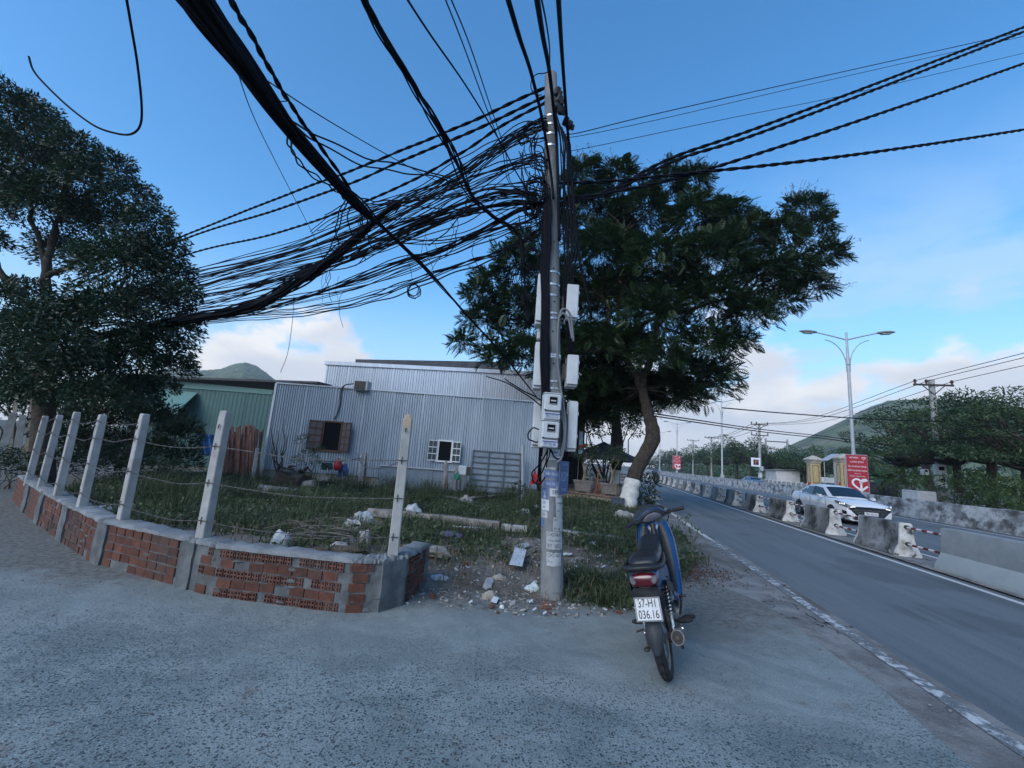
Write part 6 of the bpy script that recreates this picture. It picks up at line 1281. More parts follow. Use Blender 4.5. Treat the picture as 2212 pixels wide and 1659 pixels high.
bundle('cable_bundle','cable bundle meeting the pole between two coils',[(395,665,10.),(520,640,9.),(640,600,7.8),(762,560,6.6),(880,505,5.8),(1000,460,5.2),(1110,440,5.0),(1175,442,4.88)],[9,13,16,17,17,13,9,6],8,.008,7,.8,False)
# single cables strung from the left to the pole
TG = 'single cables strung from the left tree to the pole'; TLB = 'thin black single cable strung among many from the left tree to the pole'
cab([(150,610,10.5),(400,508,9.6),(600,428,8.),(762,367,6.8),(861,327,6.2),(1000,270,5.5),(1184,186,4.95)], .014, 'topmost twisted cable rising from the left tree to the pole top', None, amp=.004, tw=True)
cab([(150,622,10.5),(400,516,9.6),(600,452,8.),(762,394,6.8),(861,350,6.2),(1000,292,5.5),(1178,209,4.95)], .014, 'second twisted cable from the left tree to just under the pole top', None, amp=.004, tw=True)
cab([(150,650,10.5),(395,553,9.6),(600,503,8.),(762,446,6.8),(900,385,5.9),(1000,328,5.5),(1090,268,5.2),(1178,222,4.95)], .013, 'third twisted cable from the left tree, sagging below the topmost two', None, amp=.006, tw=True)
def fan(n, A, jit, rads, lab, grp):
    """n cables between two limiting runs; the order changes along the way, so they cross"""
    (lo, hi) = A; o1, o2 = list(range(n)), list(range(n)); rc.shuffle(o2)
    for k in range(n):
        P = []
        for q, (a, c) in enumerate(zip(lo, hi)):
            f = q/(len(lo)-1); u = (o1[k]*(1-f)+o2[k]*f)/max(n-1,1) if n > 1 else 0; e = jit*math.sin(math.pi*f)
            P.append((a[0]+(c[0]-a[0])*u+rc.uniform(-1,1)*e*.3, a[1]+(c[1]-a[1])*u+rc.uniform(-e,e), a[2]+(c[2]-a[2])*u))
        cab(P, rc.uniform(*rads), lab, grp, amp=.010)
fan(16, ([(150,655,10.5),(400,580,9.6),(600,528,8.),(762,458,6.8),(900,392,5.9),(1000,338,5.5),(1080,297,5.2),(1142,264,4.95),(1180,250,4.86)],[(150,690,10.5),(400,626,9.6),(600,570,8.),(762,528,6.8),(900,462,5.9),(1000,402,5.5),(1080,338,5.2),(1166,286,4.95),(1182,282,4.86)]), 9, (.005,.010), TLB, TG)
fan(8, ([(150,690,10.5),(400,600,9.6),(600,552,8.),(762,495,6.8),(900,432,5.9),(1000,380,5.5),(1100,345,5.1),(1160,330,4.95),(1182,345,4.86)],[(150,705,10.5),(400,640,9.6),(600,585,8.),(762,540,6.8),(900,474,5.9),(1000,420,5.5),(1100,375,5.1),(1166,352,4.95),(1182,365,4.86)]), 9, (.005,.010), TLB, TG)
fan(14, ([(150,700,10.5),(400,605,9.6),(600,560,8.),(762,515,6.8),(900,458,5.9),(1000,418,5.5),(1100,398,5.05),(1176,408,4.86)],[(150,722,10.5),(400,672,9.6),(600,620,8.),(762,580,6.8),(900,520,5.9),(1000,478,5.5),(1100,452,5.05),(1178,452,4.86)]), 11, (.005,.0095), TLB, TG)
fan(7, ([(150,725,10.5),(400,664,9.6),(600,640,8.),(762,600,6.8),(900,556,5.9),(1000,512,5.5),(1100,480,5.05),(1178,452,4.86)],[(150,740,10.5),(400,690,9.6),(600,668,8.),(762,638,6.8),(900,588,5.9),(1000,545,5.5),(1100,505,5.05),(1178,480,4.86)]), 8, (.005,.009), TLB, TG)
fan(6, ([(420,690,10.),(540,676,9.),(640,664,8.2),(762,642,7.),(862,614,6.2),(960,576,5.6),(1050,546,5.2),(1098,530,5.0),(1150,500,4.9),(1180,480,4.86)],[(420,700,10.),(540,690,9.),(640,684,8.2),(762,664,7.),(862,634,6.2),(960,596,5.6),(1050,562,5.2),(1104,542,5.0),(1152,510,4.9),(1182,490,4.86)]), 6, (.006,.011), 'lowest sagging cable of the left group, hanging below the heavy bundles', 'lowest sagging cables of the left group')
for k in range(14):                                # short ties and stray ends hanging between the runs
    x = rc.uniform(640,1060); y = 655-(x-640)*.34+rc.uniform(-90,10); Yd = 7.8-(x-640)*.0062; cab([(x,y,Yd),(x+rc.uniform(-14,14),y+rc.uniform(15,35),Yd-.05),(x+rc.uniform(-20,20),y+rc.uniform(45,85),Yd)], rc.uniform(.003,.006), 'short slack strand linking the crossing cables left of the pole', 'short slack strands between the crossing cables', amp=.01)
for k in range(14):                                # leads that leave the bundle crossing and cut across the others to the pole
    y0, y1 = rc.uniform(430,560), rc.uniform(275,545); x0 = 735+(y0-430)*-.2+rc.uniform(0,130); cab([(x0-60,y0+rc.uniform(20,50),6.4),(x0,y0,5.6),((x0+1150)/2,(y0+y1)/2+rc.uniform(5,30),5.2),(1110,y1+rc.uniform(-5,20),4.95),(1178,y1+rc.uniform(-10,10),4.86)], rc.uniform(.005,.009), 'thin lead cutting across the other cables between the bundle crossing and the pole', 'leads cutting across to the pole', amp=.012)
# cables from behind the viewer to the pole and beyond
cab([(485,-20,2.0),(545,80,2.5),(600,180,3.0),(652,262,3.5),(720,355,4.1),(790,455,4.8),(860,520,5.4)], .012, 'twisted cable crossing just right of the thick upper left bundle', None, amp=.002, tw=True)
cab([(868,-20,2.2),(930,75,2.7),(1010,190,3.4),(1080,305,4.1),(1120,380,4.5),(1180,470,4.86)], .008, 'single straight cable from the top left of centre to the middle of the pole')
for k, x in enumerate((955,967)): cab([(x,-20,2.2),(1000+k*14,95,2.8),(1046+k*10,220,3.5),(1085+k*6,325,4.2),(1104+k*4,400,4.6),(1180,430,4.86)], .005, ['left','right'][k]+' of two close thin cables from the top edge to the pole')
cab([(1092,-20,2.1),(1120,75,2.7),(1148,160,3.4),(1172,262,4.2),(1188,360,4.7),(1196,430,4.78)], .017, 'thick twisted cable from the top edge passing left of the pole top', None, amp=.0, tw=False)
cab([(1096,-20,2.1),(1128,90,2.8),(1156,190,3.7),(1170,255,4.2)], .006, 'thin cable beside the thick one left of the pole top')
cab([(1157,-20,2.1),(1172,75,2.8),(1186,150,3.5),(1196,235,4.3),(1202,300,4.7),(1206,420,4.76),(1208,520,4.78)], .020, 'thick cable crossing in front of the pole top', None, amp=.0, tw=False)
cab([(1166,-20,2.2),(1180,50,2.9),(1187,105,3.6),(1186,150,4.5),(1176,158,4.85),(1160,160,4.9),(1149,172,4.9),(1147,190,4.9),(1157,205,4.92),(1170,205,4.92)], .007, 'cable curling over the pole top into a small hook')
cab([(1205,-20,2.1),(1210,60,2.7),(1217,160,3.6),(1226,280,4.5),(1236,390,4.75),(1243,480,4.8),(1252,560,4.85),(1268,640,4.9),(1278,690,4.95)], .018, 'thick cable coming down along the right side of the pole', None, amp=.0, tw=False)
for k in range(9): cab([(1196+k*3.4,235+k*8,4.86),(1212+k*2.4+rc.uniform(-3,3),320,4.84),(1214+k*3+rc.uniform(-4,4),420,4.82),(1216+k*3+rc.uniform(-5,5),520,4.82),(1218+k*2.2,640,4.84),(1222+k*1.5,700+rc.uniform(0,90),4.86)], .009, 'thin black cable running down the right side of the pole', 'cables down the right side of the pole', amp=.006)
for k, (p0, p1, p2, p3) in enumerate([((1206,440),(1459,338),(1688,258),(2240,48)),((1206,446),(1462,346),(1695,268),(2240,58)),((1206,430),(1502,374),(1852,262),(2240,128)),((1206,396),(1533,370),(1852,334),(2240,276))]):
    cab([(*p0,4.86),(1320,(p0[1]*2+p1[1])/3+4,5.0),(*p1,5.2),(*p2,5.6),(*p3,6.6)], .015, ['uppermost of the four twisted cables leaving the pole to the right','second of the four twisted cables leaving the pole to the right','third of the four twisted cables leaving the pole to the right','lowest twisted cable leaving the pole to the right'][k], None, amp=.003, tw=True)
cab([(1212,286,4.88),(1245,288,4.95),(1400,250,5.1),(1700,182,5.6),(2240,62,6.6)], .006, 'thin wire from the upper pole to the right edge, above the crown'); cab([(1212,292,4.88),(1250,294,4.95),(1450,252,5.2),(1760,180,5.7),(2240,72,6.6)], .004, 'thinner wire just below the thin one from the upper pole to the right'); cab([(1212,330,4.88),(1300,313,5.0),(1563,258,5.3),(1850,200,5.8),(2240,108,6.6)], .004, 'very thin wire grazing the crown to the right edge')
cab([(500,112,2.5),(545,245,3.4),(606,370,4.4),(684,522,6.),(700,568,6.6)], .004, 'very thin wire hanging from the thick bundle across the blue sky'); cab([(548,155,2.6),(700,255,3.3),(850,342,4.4),(960,400,5.2),(1100,470,4.95)], .005, 'thin wire slanting from the thick bundle to the pole coils')

cab([(590,242,3.0),(598,222,3.0),(625,218,3.0)], .004, 'short cut cable end sticking out of the thick bundle')
cab([(272,-10,2.2),(284,60,2.4),(297,140,2.6),(306,230,2.8),(302,272,2.9),(282,290,2.95),(250,288,3.0),(205,272,3.0),(150,232,3.05),(100,185,3.1),(72,152,3.1),(62,122,3.1)], .008, 'loose cable end hanging in a loop at the upper left')
cab([(635,640,10),(632,690,10),(622,760,10),(606,805,10)], .006, 'thin wire hanging down in front of the cloud by the grey house')
for k, P in enumerate([[(612,270),(628,320),(660,370),(715,405),(745,430)],[(618,275),(640,340),(690,385),(740,415)],[(628,262),(700,300),(790,340),(870,358),(950,378),(1010,405)],[(630,268),(690,310),(780,355),(860,372),(940,382),(1015,412)],[(752,425),(738,470),(720,520),(700,560)],[(760,435),(752,480),(770,530),(790,560)],[(770,440),(790,500),(805,540)],[(775,425),(810,435),(850,432),(866,440),(855,460)],[(1010,430),(1000,460),(960,505),(925,530)],[(745,430),(725,490),(735,540)]]):
    cab([(x,y,3.3+(y-265)*.011) for x,y in P], .009, ['slack cable drooping under the thick bundle','slack cable drooping just inside its twin under the thick bundle','slack cable swinging right from the bundle tie to the pole bundle','second slack cable swinging right below its twin','drop cable linking the two thick bundles, leftmost','short drop cable linking the bundles near the crossing','short drop cable right of the bundle crossing','knotted cable end at the bundle crossing','slack cable loop left of the pole bundle','drop cable between the thick bundles, next to the leftmost'][k], None, amp=.01)
def coil(x, y, Yd, rad, turns, srad, lab, squash=1.2):
    c = AT(x,y,Yd); P = []; rr = random.Random(int(x)); t_ = thing('cable_coil', lab, 'cable coil', c, 0)
    for q in range(turns):
        k1, k2, a0, ox, oz = rr.uniform(.7,1.1), rr.uniform(.7,1.1)*squash, rr.uniform(0,6), rr.uniform(-.2,.2)*rad, rr.uniform(-.2,.2)*rad; b = MB(); b.tube([(rad*k1*math.cos(a0+a)+ox, rr.uniform(-.03,.03), rad*k2*math.sin(a0+a)+oz) for a in np.linspace(0,6.28,18)], srad, 4); b.build('loop', cable_black, t_, smooth=100, local=True)
coil(1158,412,4.78,.15,8,.008,'big dark coil of cable hung on the left of the pole'); coil(1150,448,4.8,.11,6,.007,'smaller coil of cable just below the big one left of the pole'); coil(893,628,5.8,.09,5,.006,'small cable coil hanging free under the lower cables'); coil(1130,300,4.9,.07,4,.006,'small tangle at the upper cable clamps'); coil(1150,560,4.82,.13,5,.006,'loose cable loops hanging at the left of the pole below the bundles'); coil(1135,610,4.85,.15,5,.005,'wide slack loops hanging against the crown left of the pole',1.6); coil(785,348+130,5.0,.06,4,.005,'tiny tangle at the bundle crossing')
for k in range(22):                                # jumble of short leads between the clamps and the pole
    x0, y0 = rc.uniform(1118,1172), rc.uniform(280,470); x1, y1 = rc.uniform(1160,1186), y0+rc.uniform(20,120); cab([(x0,y0,4.85),((x0+x1)/2-rc.uniform(0,22),(y0+y1)/2+rc.uniform(0,40),4.8),(x1,y1,4.8),(1178+rc.uniform(-6,8),y1+rc.uniform(40,110),4.8)], rc.uniform(.005,.009), 'short looping lead in the cable jumble on the left of the pole', 'short leads in the cable jumble', amp=.01)
for k in range(6):
    x, y = 1142+k*6, 268+rc.uniform(-8,22); p = AT(x,y,4.92); b = MB(); b.bbox(p,(.05,.03,.035),.006,(0,rc.uniform(-.5,.5),.2)); o = b.build('cable_clamp', clamp_m, pole); o['kind'] = 'stuff'
for k in range(28):                                # leads strapped down the left of the pole
    x = 1171+k*.55+rc.uniform(-2,2); y0 = rc.uniform(420,480); y1 = rc.uniform(780,905) if k % 3 else rc.uniform(905,1010); P = [(x+6,y0,4.80),(x+rc.uniform(-3,5),y0+80,4.79),(x+rc.uniform(-4,4),(y0+y1)/2,4.79),(x+rc.uniform(-5,3),y1-60,4.78),(x+rc.uniform(-5,5),y1,4.8)]; cab(P, rc.uniform(.006,.010), 'black lead strapped among others down the left side of the pole', 'leads down the left side of the pole', amp=.006)
grey_hose = mat('grey_hose', (.16,.17,.18), rough=.6)
for k, P in enumerate([[(1203,1000),(1214,985),(1222,930),(1218,880),(1210,830),(1204,770),(1206,700),(1212,672),(1222,668),(1232,680),(1236,705),(1239,738)],[(1205,690),(1216,677),(1228,690),(1233,715),(1236,732)],[(1210,985),(1219,940),(1214,890),(1206,845)]]):
    Pp = smoothpath([AT(x,y,4.72) for x,y in P],6); b = MB(); b.tube(Pp, .013, 7); tag(b.build('hose', grey_hose, smooth=100), ['long grey conduit snaking down the pole from the hose loop','short grey hose loop by the upper right box','grey conduit beside the meters'][k], 'conduit')
for k, P in enumerate([[(1185,968),(1168,1000),(1150,1020),(1152,1040),(1166,1045),(1178,1030)],[(1172,930),(1150,925),(1140,945),(1158,955),(1172,948)],[(1188,970),(1196,985),(1212,992),(1218,975)],[(1176,880),(1160,870),(1150,862),(1100,830),(1050,812)],[(1172,866),(1158,858),(1120,838),(1090,818)],[(1183,975),(1176,1010),(1160,1040),(1165,1060)],[(1190,972),(1200,990),(1216,990)]]):
    cab([(x,y,4.74 if x > 1120 else 4.74+(1120-x)*.02) for x,y in P], .008, ['loose loop of cable hanging below the meters','loop of cable bulging left of the lower meter','cable sagging between meter and conduit','upper lead running left from the meter into the leaves','second lead running left from the meter into the leaves','cable tail hanging down from the lower meter','short sagging cable under the round sticker'][k], None, amp=.003)
b = MB(); p = AT(1155,1030,4.75); b.prism([p+Vector((-.05,0,-.09)),p+Vector((.06,0,-.06)),p+Vector((.0,0,.08))],(0,.03,0)); tag(b.build('red_cloth', mat('red_cloth',(.35,.02,.025),(.25,.015,.02),12,.8)), 'small red cloth scrap tied among the cable loops below the meters', 'cloth')
# ================================================================== MOTORBIKE
bike_blue = mat('bike_blue_paint', (.006,.042,.125), (.008,.05,.145), 4, .32, coat=.5, spec=.5, stain=[((.04,.06,.10),22,.62,.78)]); bike_black = mat('bike_black_plastic', (.016,.018,.021), (.028,.029,.031), 18, .45); seat_m = mat('seat_vinyl', (.018,.02,.023), (.026,.028,.03), 30, .38, bump=.15, bscale=120, bd=.002)
red_lens = mat('red_tail_lens', (.085,.005,.012), rough=.12, spec=.6, coat=.6); clear_lens = mat('clear_lens', (.17,.155,.17), (.12,.11,.12), 30, .15, spec=.6); fender_m = mat('fender_plastic', (.026,.031,.037), (.036,.041,.046), 15, .5); chrome = mat('worn_chrome', (.55,.56,.57), (.30,.28,.26), 20, .25, metal=1.); alu = mat('dirty_aluminium', (.28,.28,.28), (.15,.14,.13), 14, .5, metal=.7); exhaust_m = mat('exhaust_steel', (.20,.20,.20), (.12,.115,.11), 12, .45, metal=.6); plate_white = mat('number_plate_white', (.66,.67,.66), (.58,.58,.57), 12, .5); plate_ink = mat('number_plate_black', (.012,.012,.014), rough=.5); meter_lens = mat('speedometer_lens', (.25,.24,.26), (.17,.17,.19), 8, .15, spec=.6); tyre_m = mat('tyre_rubber', (.017,.017,.018), (.034,.033,.032), 12, .85, stain=[((.10,.095,.085),10,.6,.74)]); wheel_silver = mat('wheel_rim', (.42,.43,.43), (.26,.25,.24), 16, .35, metal=.8)
c0 = GND(1446,1466); BY = R(-23); LEAN = R(-13)
fwd = Vector((math.sin(-BY), math.cos(-BY), 0))
bike = thing('motorbike', 'blue underbone motorbike with plate 37-H1 036.16 parked on the concrete apron', 'motorbike', c0+fwd*.60, (0, LEAN, BY)); bike.scale = (.87, 1, 1)
def P_(mb, name, m, sm=45, parent=None): o = mb.build(name, m, parent or bike, smooth=sm, local=True); bm_recalc(o); return o
XW = Matrix(((0,0,1),(0,1,0),(1,0,0)))           # lathe axis along x
def wheel(yc, nm, seg=72):
    b = MB(); rings = []; n = 72
    for k in range(n):
        a = 2*math.pi*k/n; g = 1 if k % 3 else 0; prof = []
        for x, r_ in ((-.026,.222),(-.040,.236),(-.044,.252),(-.038,.268 if g else .262),(-.027,.279 if g else .270),(-.020,.283 if g else .272),(-.016,.2765),(-.012,.286 if (k+1)%3 else .2755),(0,.288 if (k+1)%3 else .277),(.012,.286 if (k+1)%3 else .2755),(.016,.2765),(.020,.283 if g else .272),(.027,.279 if g else .270),(.038,.268 if g else .262),(.044,.252),(.040,.236),(.026,.222)):
            prof.append((x, yc+r_*math.cos(a), .288+r_*math.sin(a)))
        rings.append(prof)
    m_ = len(rings[0]); vs = [p for q in rings for p in q]; b.add(vs, [(k*m_+i, ((k+1)%n)*m_+i, ((k+1)%n)*m_+i+1, k*m_+i+1) for k in range(n) for i in range(m_-1)]); w_ = P_(b, nm, tyre_m, 30)
    b = MB(); b.lathe([(.226,-.028),(.232,-.024),(.214,-.018),(.206,0),(.214,.018),(.232,.024),(.226,.028),(.206,.020),(.196,0),(.206,-.020)], XW, 48, (0,yc,.288), True); P_(b, 'rim', wheel_silver, 40, w_)
    b = MB()
    for k in range(18):
        a = 2*math.pi*k/18; s_ = (-1)**k; b.tube([(s_*.03, yc+.05*math.cos(a+.5*s_), .288+.05*math.sin(a+.5*s_)),(s_*.006, yc+.203*math.cos(a), .288+.203*math.sin(a))], .0022, 4, False)
    P_(b, 'spokes', chrome, 60, w_)['kind'] = 'stuff'
    b = MB(); b.lathe([(.0,-.06),(.03,-.058),(.035,-.045),(.062,-.04),(.062,.03),(.035,.045),(.03,.058),(0,.06)], XW, 20, (0,yc,.288)); P_(b, 'hub', alu, 40, w_); return w_
wheel(-.60,'rear_wheel'); wheel(.62,'front_wheel')
def se(w_, zb, zt, y, n=20, e=2.6, cx_=0.):        # superellipse section across the bike
    out = []
    for k in range(n):
        a = 2*math.pi*k/n; c_, s_ = math.cos(a), math.sin(a); out.append((cx_+w_*math.copysign(abs(c_)**(2/e),c_), y, (zb+zt)/2+(zt-zb)/2*math.copysign(abs(s_)**(2/e),s_)))
    return out
b = MB(); b.loft([se(.106,.665,.775,-.885),se(.122,.64,.795,-.85),se(.130,.61,.80,-.74),se(.136,.56,.785,-.55),se(.140,.52,.76,-.35),se(.125,.48,.735,-.15),se(.105,.43,.70,.02),se(.08,.40,.60,.14),se(.07,.42,.58,.24)]); P_(b,'tail_body',bike_blue,50)
for s_ in (-1,1):
    b = MB(); b.prism([(s_*.146,-.72,.60),(s_*.15,-.45,.53),(s_*.14,-.20,.46),(s_*.132,-.16,.52),(s_*.148,-.45,.60),(s_*.148,-.72,.66)],(s_*.006,0,0)); P_(b,'side_stripe',mat_stripe if 'mat_stripe' in globals() else bike_black,30)
# tail light with the clear turn signals
b = MB(); b.loft([se(.108,.668,.756,-.872,24,3),se(.110,.666,.758,-.895,24,3),se(.101,.672,.750,-.915,24,3),se(.078,.684,.738,-.925,24,3)]); tl_ = P_(b,'tail_light',red_lens,50)
for s_ in (-1,1):
    b = MB(); b.loft([[(s_*x, y, z) for x,z in ((.056,.700),(.067,.735),(.099,.743),(.102,.705),(.077,.685))] for y in (-.905,-.9225)]+[[(s_*(.09+(x-.09)*.85), -.929, .716+(z-.716)*.85) for x,z in ((.056,.700),(.067,.735),(.099,.743),(.102,.705),(.077,.685))]]); P_(b,'turn_signal',clear_lens,30,tl_)
b = MB(); b.tube([(math.cos(a)*.113,-.898+.01*abs(math.cos(a)),.712+math.sin(a)*.050) for a in np.linspace(.05,math.pi-.05,14)],.0035,6); P_(b,'lens_trim',chrome,60,tl_)
b = MB(); b.bbox((0,-.88,.628),(.215,.10,.075),.02); P_(b,'tail_underside',bike_black,40)
# seat
def seatsec(y, w_, zb, zt, dip=.0): 
    return [(-w_*.92,y,zb),(-w_,y,zb+(zt-zb)*.45),(-w_*.90,y,zt-.012),(-w_*.55,y,zt-dip*.4),(0,y,zt-dip),(w_*.55,y,zt-dip*.4),(w_*.90,y,zt-.012),(w_,y,zb+(zt-zb)*.45),(w_*.92,y,zb)]
b = MB(); b.loft([seatsec(-.80,.07,.785,.805),seatsec(-.78,.115,.78,.828),seatsec(-.70,.132,.77,.836),seatsec(-.55,.134,.76,.832),seatsec(-.46,.138,.755,.835),seatsec(-.42,.130,.75,.822),seatsec(-.36,.126,.745,.815),seatsec(-.24,.116,.735,.835),seatsec(-.12,.104,.72,.872),seatsec(-.02,.088,.70,.895),seatsec(.05,.068,.69,.89),seatsec(.10,.04,.69,.85)]); P_(b,'seat',seat_m,60)
b = MB(); b.tube(smoothpath([(-.132,-.42,.79),(-.150,-.60,.785),(-.150,-.80,.780),(-.11,-.890,.786),(0,-.915,.790),(.11,-.890,.786),(.150,-.80,.780),(.150,-.60,.785),(.132,-.42,.79)],5),.017,8); P_(b,'grab_rail',bike_black,60)
b = MB(); b.loft([se(.04,.765,.792,-.915),se(.12,.760,.80,-.89),se(.15,.765,.80,-.80)]); P_(b,'rail_bridge',bike_black,50)
b = MB(); b.bbox((.138,-.52,.775),(.025,.06,.03),.008); P_(b,'lock',chrome,50)
# plate bracket, number plate, mudguard
b = MB(); b.bbox((0,-.905,.63),(.10,.02,.10),.006,(R(-12),0,0)); P_(b,'plate_bracket',bike_black)
PM = Matrix.Translation((0,-.962,.545)) @ Euler((R(-14),0,0)).to_matrix().to_4x4()
def pm(b): b.v = [tuple(PM @ Vector(p)) for p in b.v]; return b
b = MB(); b.bbox((0,0,0),(.192,.006,.142),.005); pl = P_(pm(b),'number_plate',plate_white,30)
b = MB(); t_ = .004
for c, d in (((0,-.0038,.066),(.184,.001,t_)),((0,-.0038,-.066),(.184,.001,t_)),((.090,-.0038,0),(t_,.001,.128)),((-.090,-.0038,0),(t_,.001,.128))): b.box(c,d)
P_(pm(b),'plate_border',plate_ink,30,pl)
for s_, z in (('37-H1',.034),('036.16',-.032)): font_text('plate_text', s_, .070, plate_ink, pl, PM @ Matrix.Translation((0,-.0045,z)) @ Matrix.Rotation(R(90),4,'X'), sx=.80, extr=.0006)
for s_ in (-1,1): b = MB(); b.cyl((s_*.05,-.003,.055),(s_*.05,-.008,.055),.006,seg=8); P_(pm(b),'plate_screw',chrome,40,pl)
b = MB(); secs = []
for k, (a, w_) in enumerate(zip(np.linspace(R(96),R(184),10),(.050,.055,.058,.060,.062,.064,.064,.062,.052,.028))):
    r_ = .335; y, z = -.60+r_*math.cos(a)*1.02, .288+r_*math.sin(a); n_ = Vector((0,math.cos(a),math.sin(a))); secs.append([Vector((-w_,y,z))-n_*.035, Vector((-w_*.95,y,z))-n_*.008, Vector((-w_*.55,y,z))+n_*.004, Vector((0,y,z))+n_*.008, Vector((w_*.55,y,z))+n_*.004, Vector((w_*.95,y,z))-n_*.008, Vector((w_,y,z))-n_*.035, Vector((w_*.9,y,z))-n_*.038, Vector((0,y,z))-n_*.004, Vector((-w_*.9,y,z))-n_*.038])
b.loft(secs); P_(b,'rear_mudguard',fender_m,50)
# swing arm, chain case, shocks
for s_ in (-1,1): b = MB(); b.tube([(s_*.075,-.05,.30),(s_*.085,-.35,.285),(s_*.08,-.64,.288)],[.022,.02,.018],8,squash=1.3); P_(b,'swing_arm',alu if s_ < 0 else dark_metal,50)
b = MB(); b.loft([[(-.105+dx,y,z) for dx,z in ((0,.288-h),(.028,.288-h),(.028,.288+h),(0,.288+h))] for y,h in ((-.70,.03),(-.66,.055),(-.56,.06),(-.3,.05),(-.08,.06),(-.02,.04))]); P_(b,'chain_case',fender_m,40)
for s_ in (-1,1):
    p0, p1 = Vector((s_*.112,-.60,.30)), Vector((s_*.118,-.50,.66)); d = p1-p0; b = MB(); b.cyl(p0,p0+d*.45,.016,seg=10); b.cyl(p0+d*.4,p1,.010,seg=8); b.cyl(p0-d*.02-Vector((s_*.012,0,0)),p0-d*.02+Vector((s_*.012,0,0)),.018,seg=10); sh = P_(b,'shock_absorber',chrome,50)
    b = MB(); u = d.normalized().orthogonal().normalized(); v = d.normalized().cross(u); b.tube([p0+d*(.30+.66*k/84)+(u*math.cos(k*.75)+v*math.sin(k*.75))*.025 for k in range(85)],.0052,5); P_(b,'spring',bike_black,80,sh); b = MB(); b.cyl(p0+d*.28,p0+d*.31,.03,seg=12); b.cyl(p1-d*.03,p1,.029,seg=12); P_(b,'spring_seat',alu,40,sh)
# exhaust
b = MB(); b.tube(smoothpath([(.06,.22,.30),(.09,.12,.17),(.125,-.05,.155),(.135,-.25,.20)],5),.016,10); P_(b,'exhaust_pipe',chrome,60)
b = MB(); d = Vector((.012,-.52,.115)); p0 = Vector((.140,-.27,.205)); b.tube([p0-d*.06,p0,p0+d*.15,p0+d*.85,p0+d],[.016,.030,.046,.050,.048],18); mf = P_(b,'muffler',exhaust_m,50)
b = MB(); e = p0+d; dn = d.normalized(); b.tube([e-dn*.006,e+dn*.010],[.0495,.049],18); P_(b,'end_cap',exhaust_m,50,mf); b = MB(); b.tube([e+dn*.008,e+dn*.0125],[.042,.040],16); P_(b,'outlet_plate',black_plastic,40,mf); b = MB(); b.tube([e+dn*.01,e+dn*.03],.013,10); P_(b,'outlet_pipe',dark_metal,50,mf)
b = MB(); b.loft([[(.172+.012*k+dx, y, z) for dx,y,z in ((0,-.30,.235),(0,-.55,.31),(0,-.56,.285),(0,-.32,.205))] for k in (0,1)]); P_(b,'heat_shield',chrome,40,mf)
# engine, frame, pegs, stands
b = MB(); b.loft([se(.055,.20,.34,.26,14),se(.09,.19,.36,.18,14),se(.12,.17,.36,.06,14),se(.13,.17,.35,-.06,14),se(.10,.19,.33,-.16,14)]); P_(b,'engine',alu,45)
b = MB(); b.lathe([(.0,.0),(.085,.0),(.09,-.02),(.09,-.05)],XW,20,(.145,-.02,.27)); P_(b,'crankcase_cover',alu,50); b = MB(); b.tube([(.14,-.10,.27),(.175,-.14,.36),(.18,-.15,.42)],.010,8); b.bbox((.205,-.15,.42),(.06,.025,.02),.006); P_(b,'kick_starter',dark_metal,50)
for s_ in (-1,1):
    b = MB(); b.tube([(s_*.10,-.02,.235),(s_*.17,-.02,.225)],.010,8); b.bbox((s_*.215,-.02,.228),(.10,.036,.030),.008); P_(b,'rider_footpeg',rubber,50)
    b = MB(); b.tube([(s_*.085,-.34,.30),(s_*.12,-.36,.30),(s_*.15,-.36,.30)],.012,8); b.loft([[(s_*x,-.36+w_*math.cos(a),.302+h*math.sin(a)) for a in np.linspace(0,6.283,10,endpoint=False)] for x,w_,h in ((.145,.018,.016),(.17,.026,.020),(.23,.026,.018),(.26,.012,.010))]); P_(b,'passenger_footpeg',rubber,50)
b = MB(); b.tube([(-.09,-.10,.22),(-.17,-.16,.10),(-.225,-.19,.012)],[.014,.012,.011],8); b.bbox((-.235,-.195,.008),(.06,.05,.012),.004); P_(b,'side_stand',dark_metal,50)
b = MB(); b.tube([(-.09,-.18,.20),(-.13,-.30,.14),(-.15,-.38,.12)],.013,8); b.tube([(.09,-.18,.20),(.12,-.30,.14),(.13,-.38,.12)],.013,8); b.tube([(-.13,-.30,.14),(.12,-.30,.14)],.010,6); b.bbox((-.17,-.39,.115),(.05,.06,.02),.006); P_(b,'centre_stand',dark_metal,50)
b = MB(); b.tube([(-.13,.0,.20),(-.20,.08,.19),(-.26,.10,.20)],.008,6); b.tube([(-.13,.0,.20),(-.20,-.10,.17),(-.29,-.12,.155)],.008,6); P_(b,'gear_lever',dark_metal,50)
b = MB(); b.tube(smoothpath([(0,.47,.93),(0,.40,.72),(0,.30,.52),(0,.05,.42),(0,-.25,.46),(0,-.70,.62)],5),[.035]*26,10); P_(b,'frame',bike_black,60)
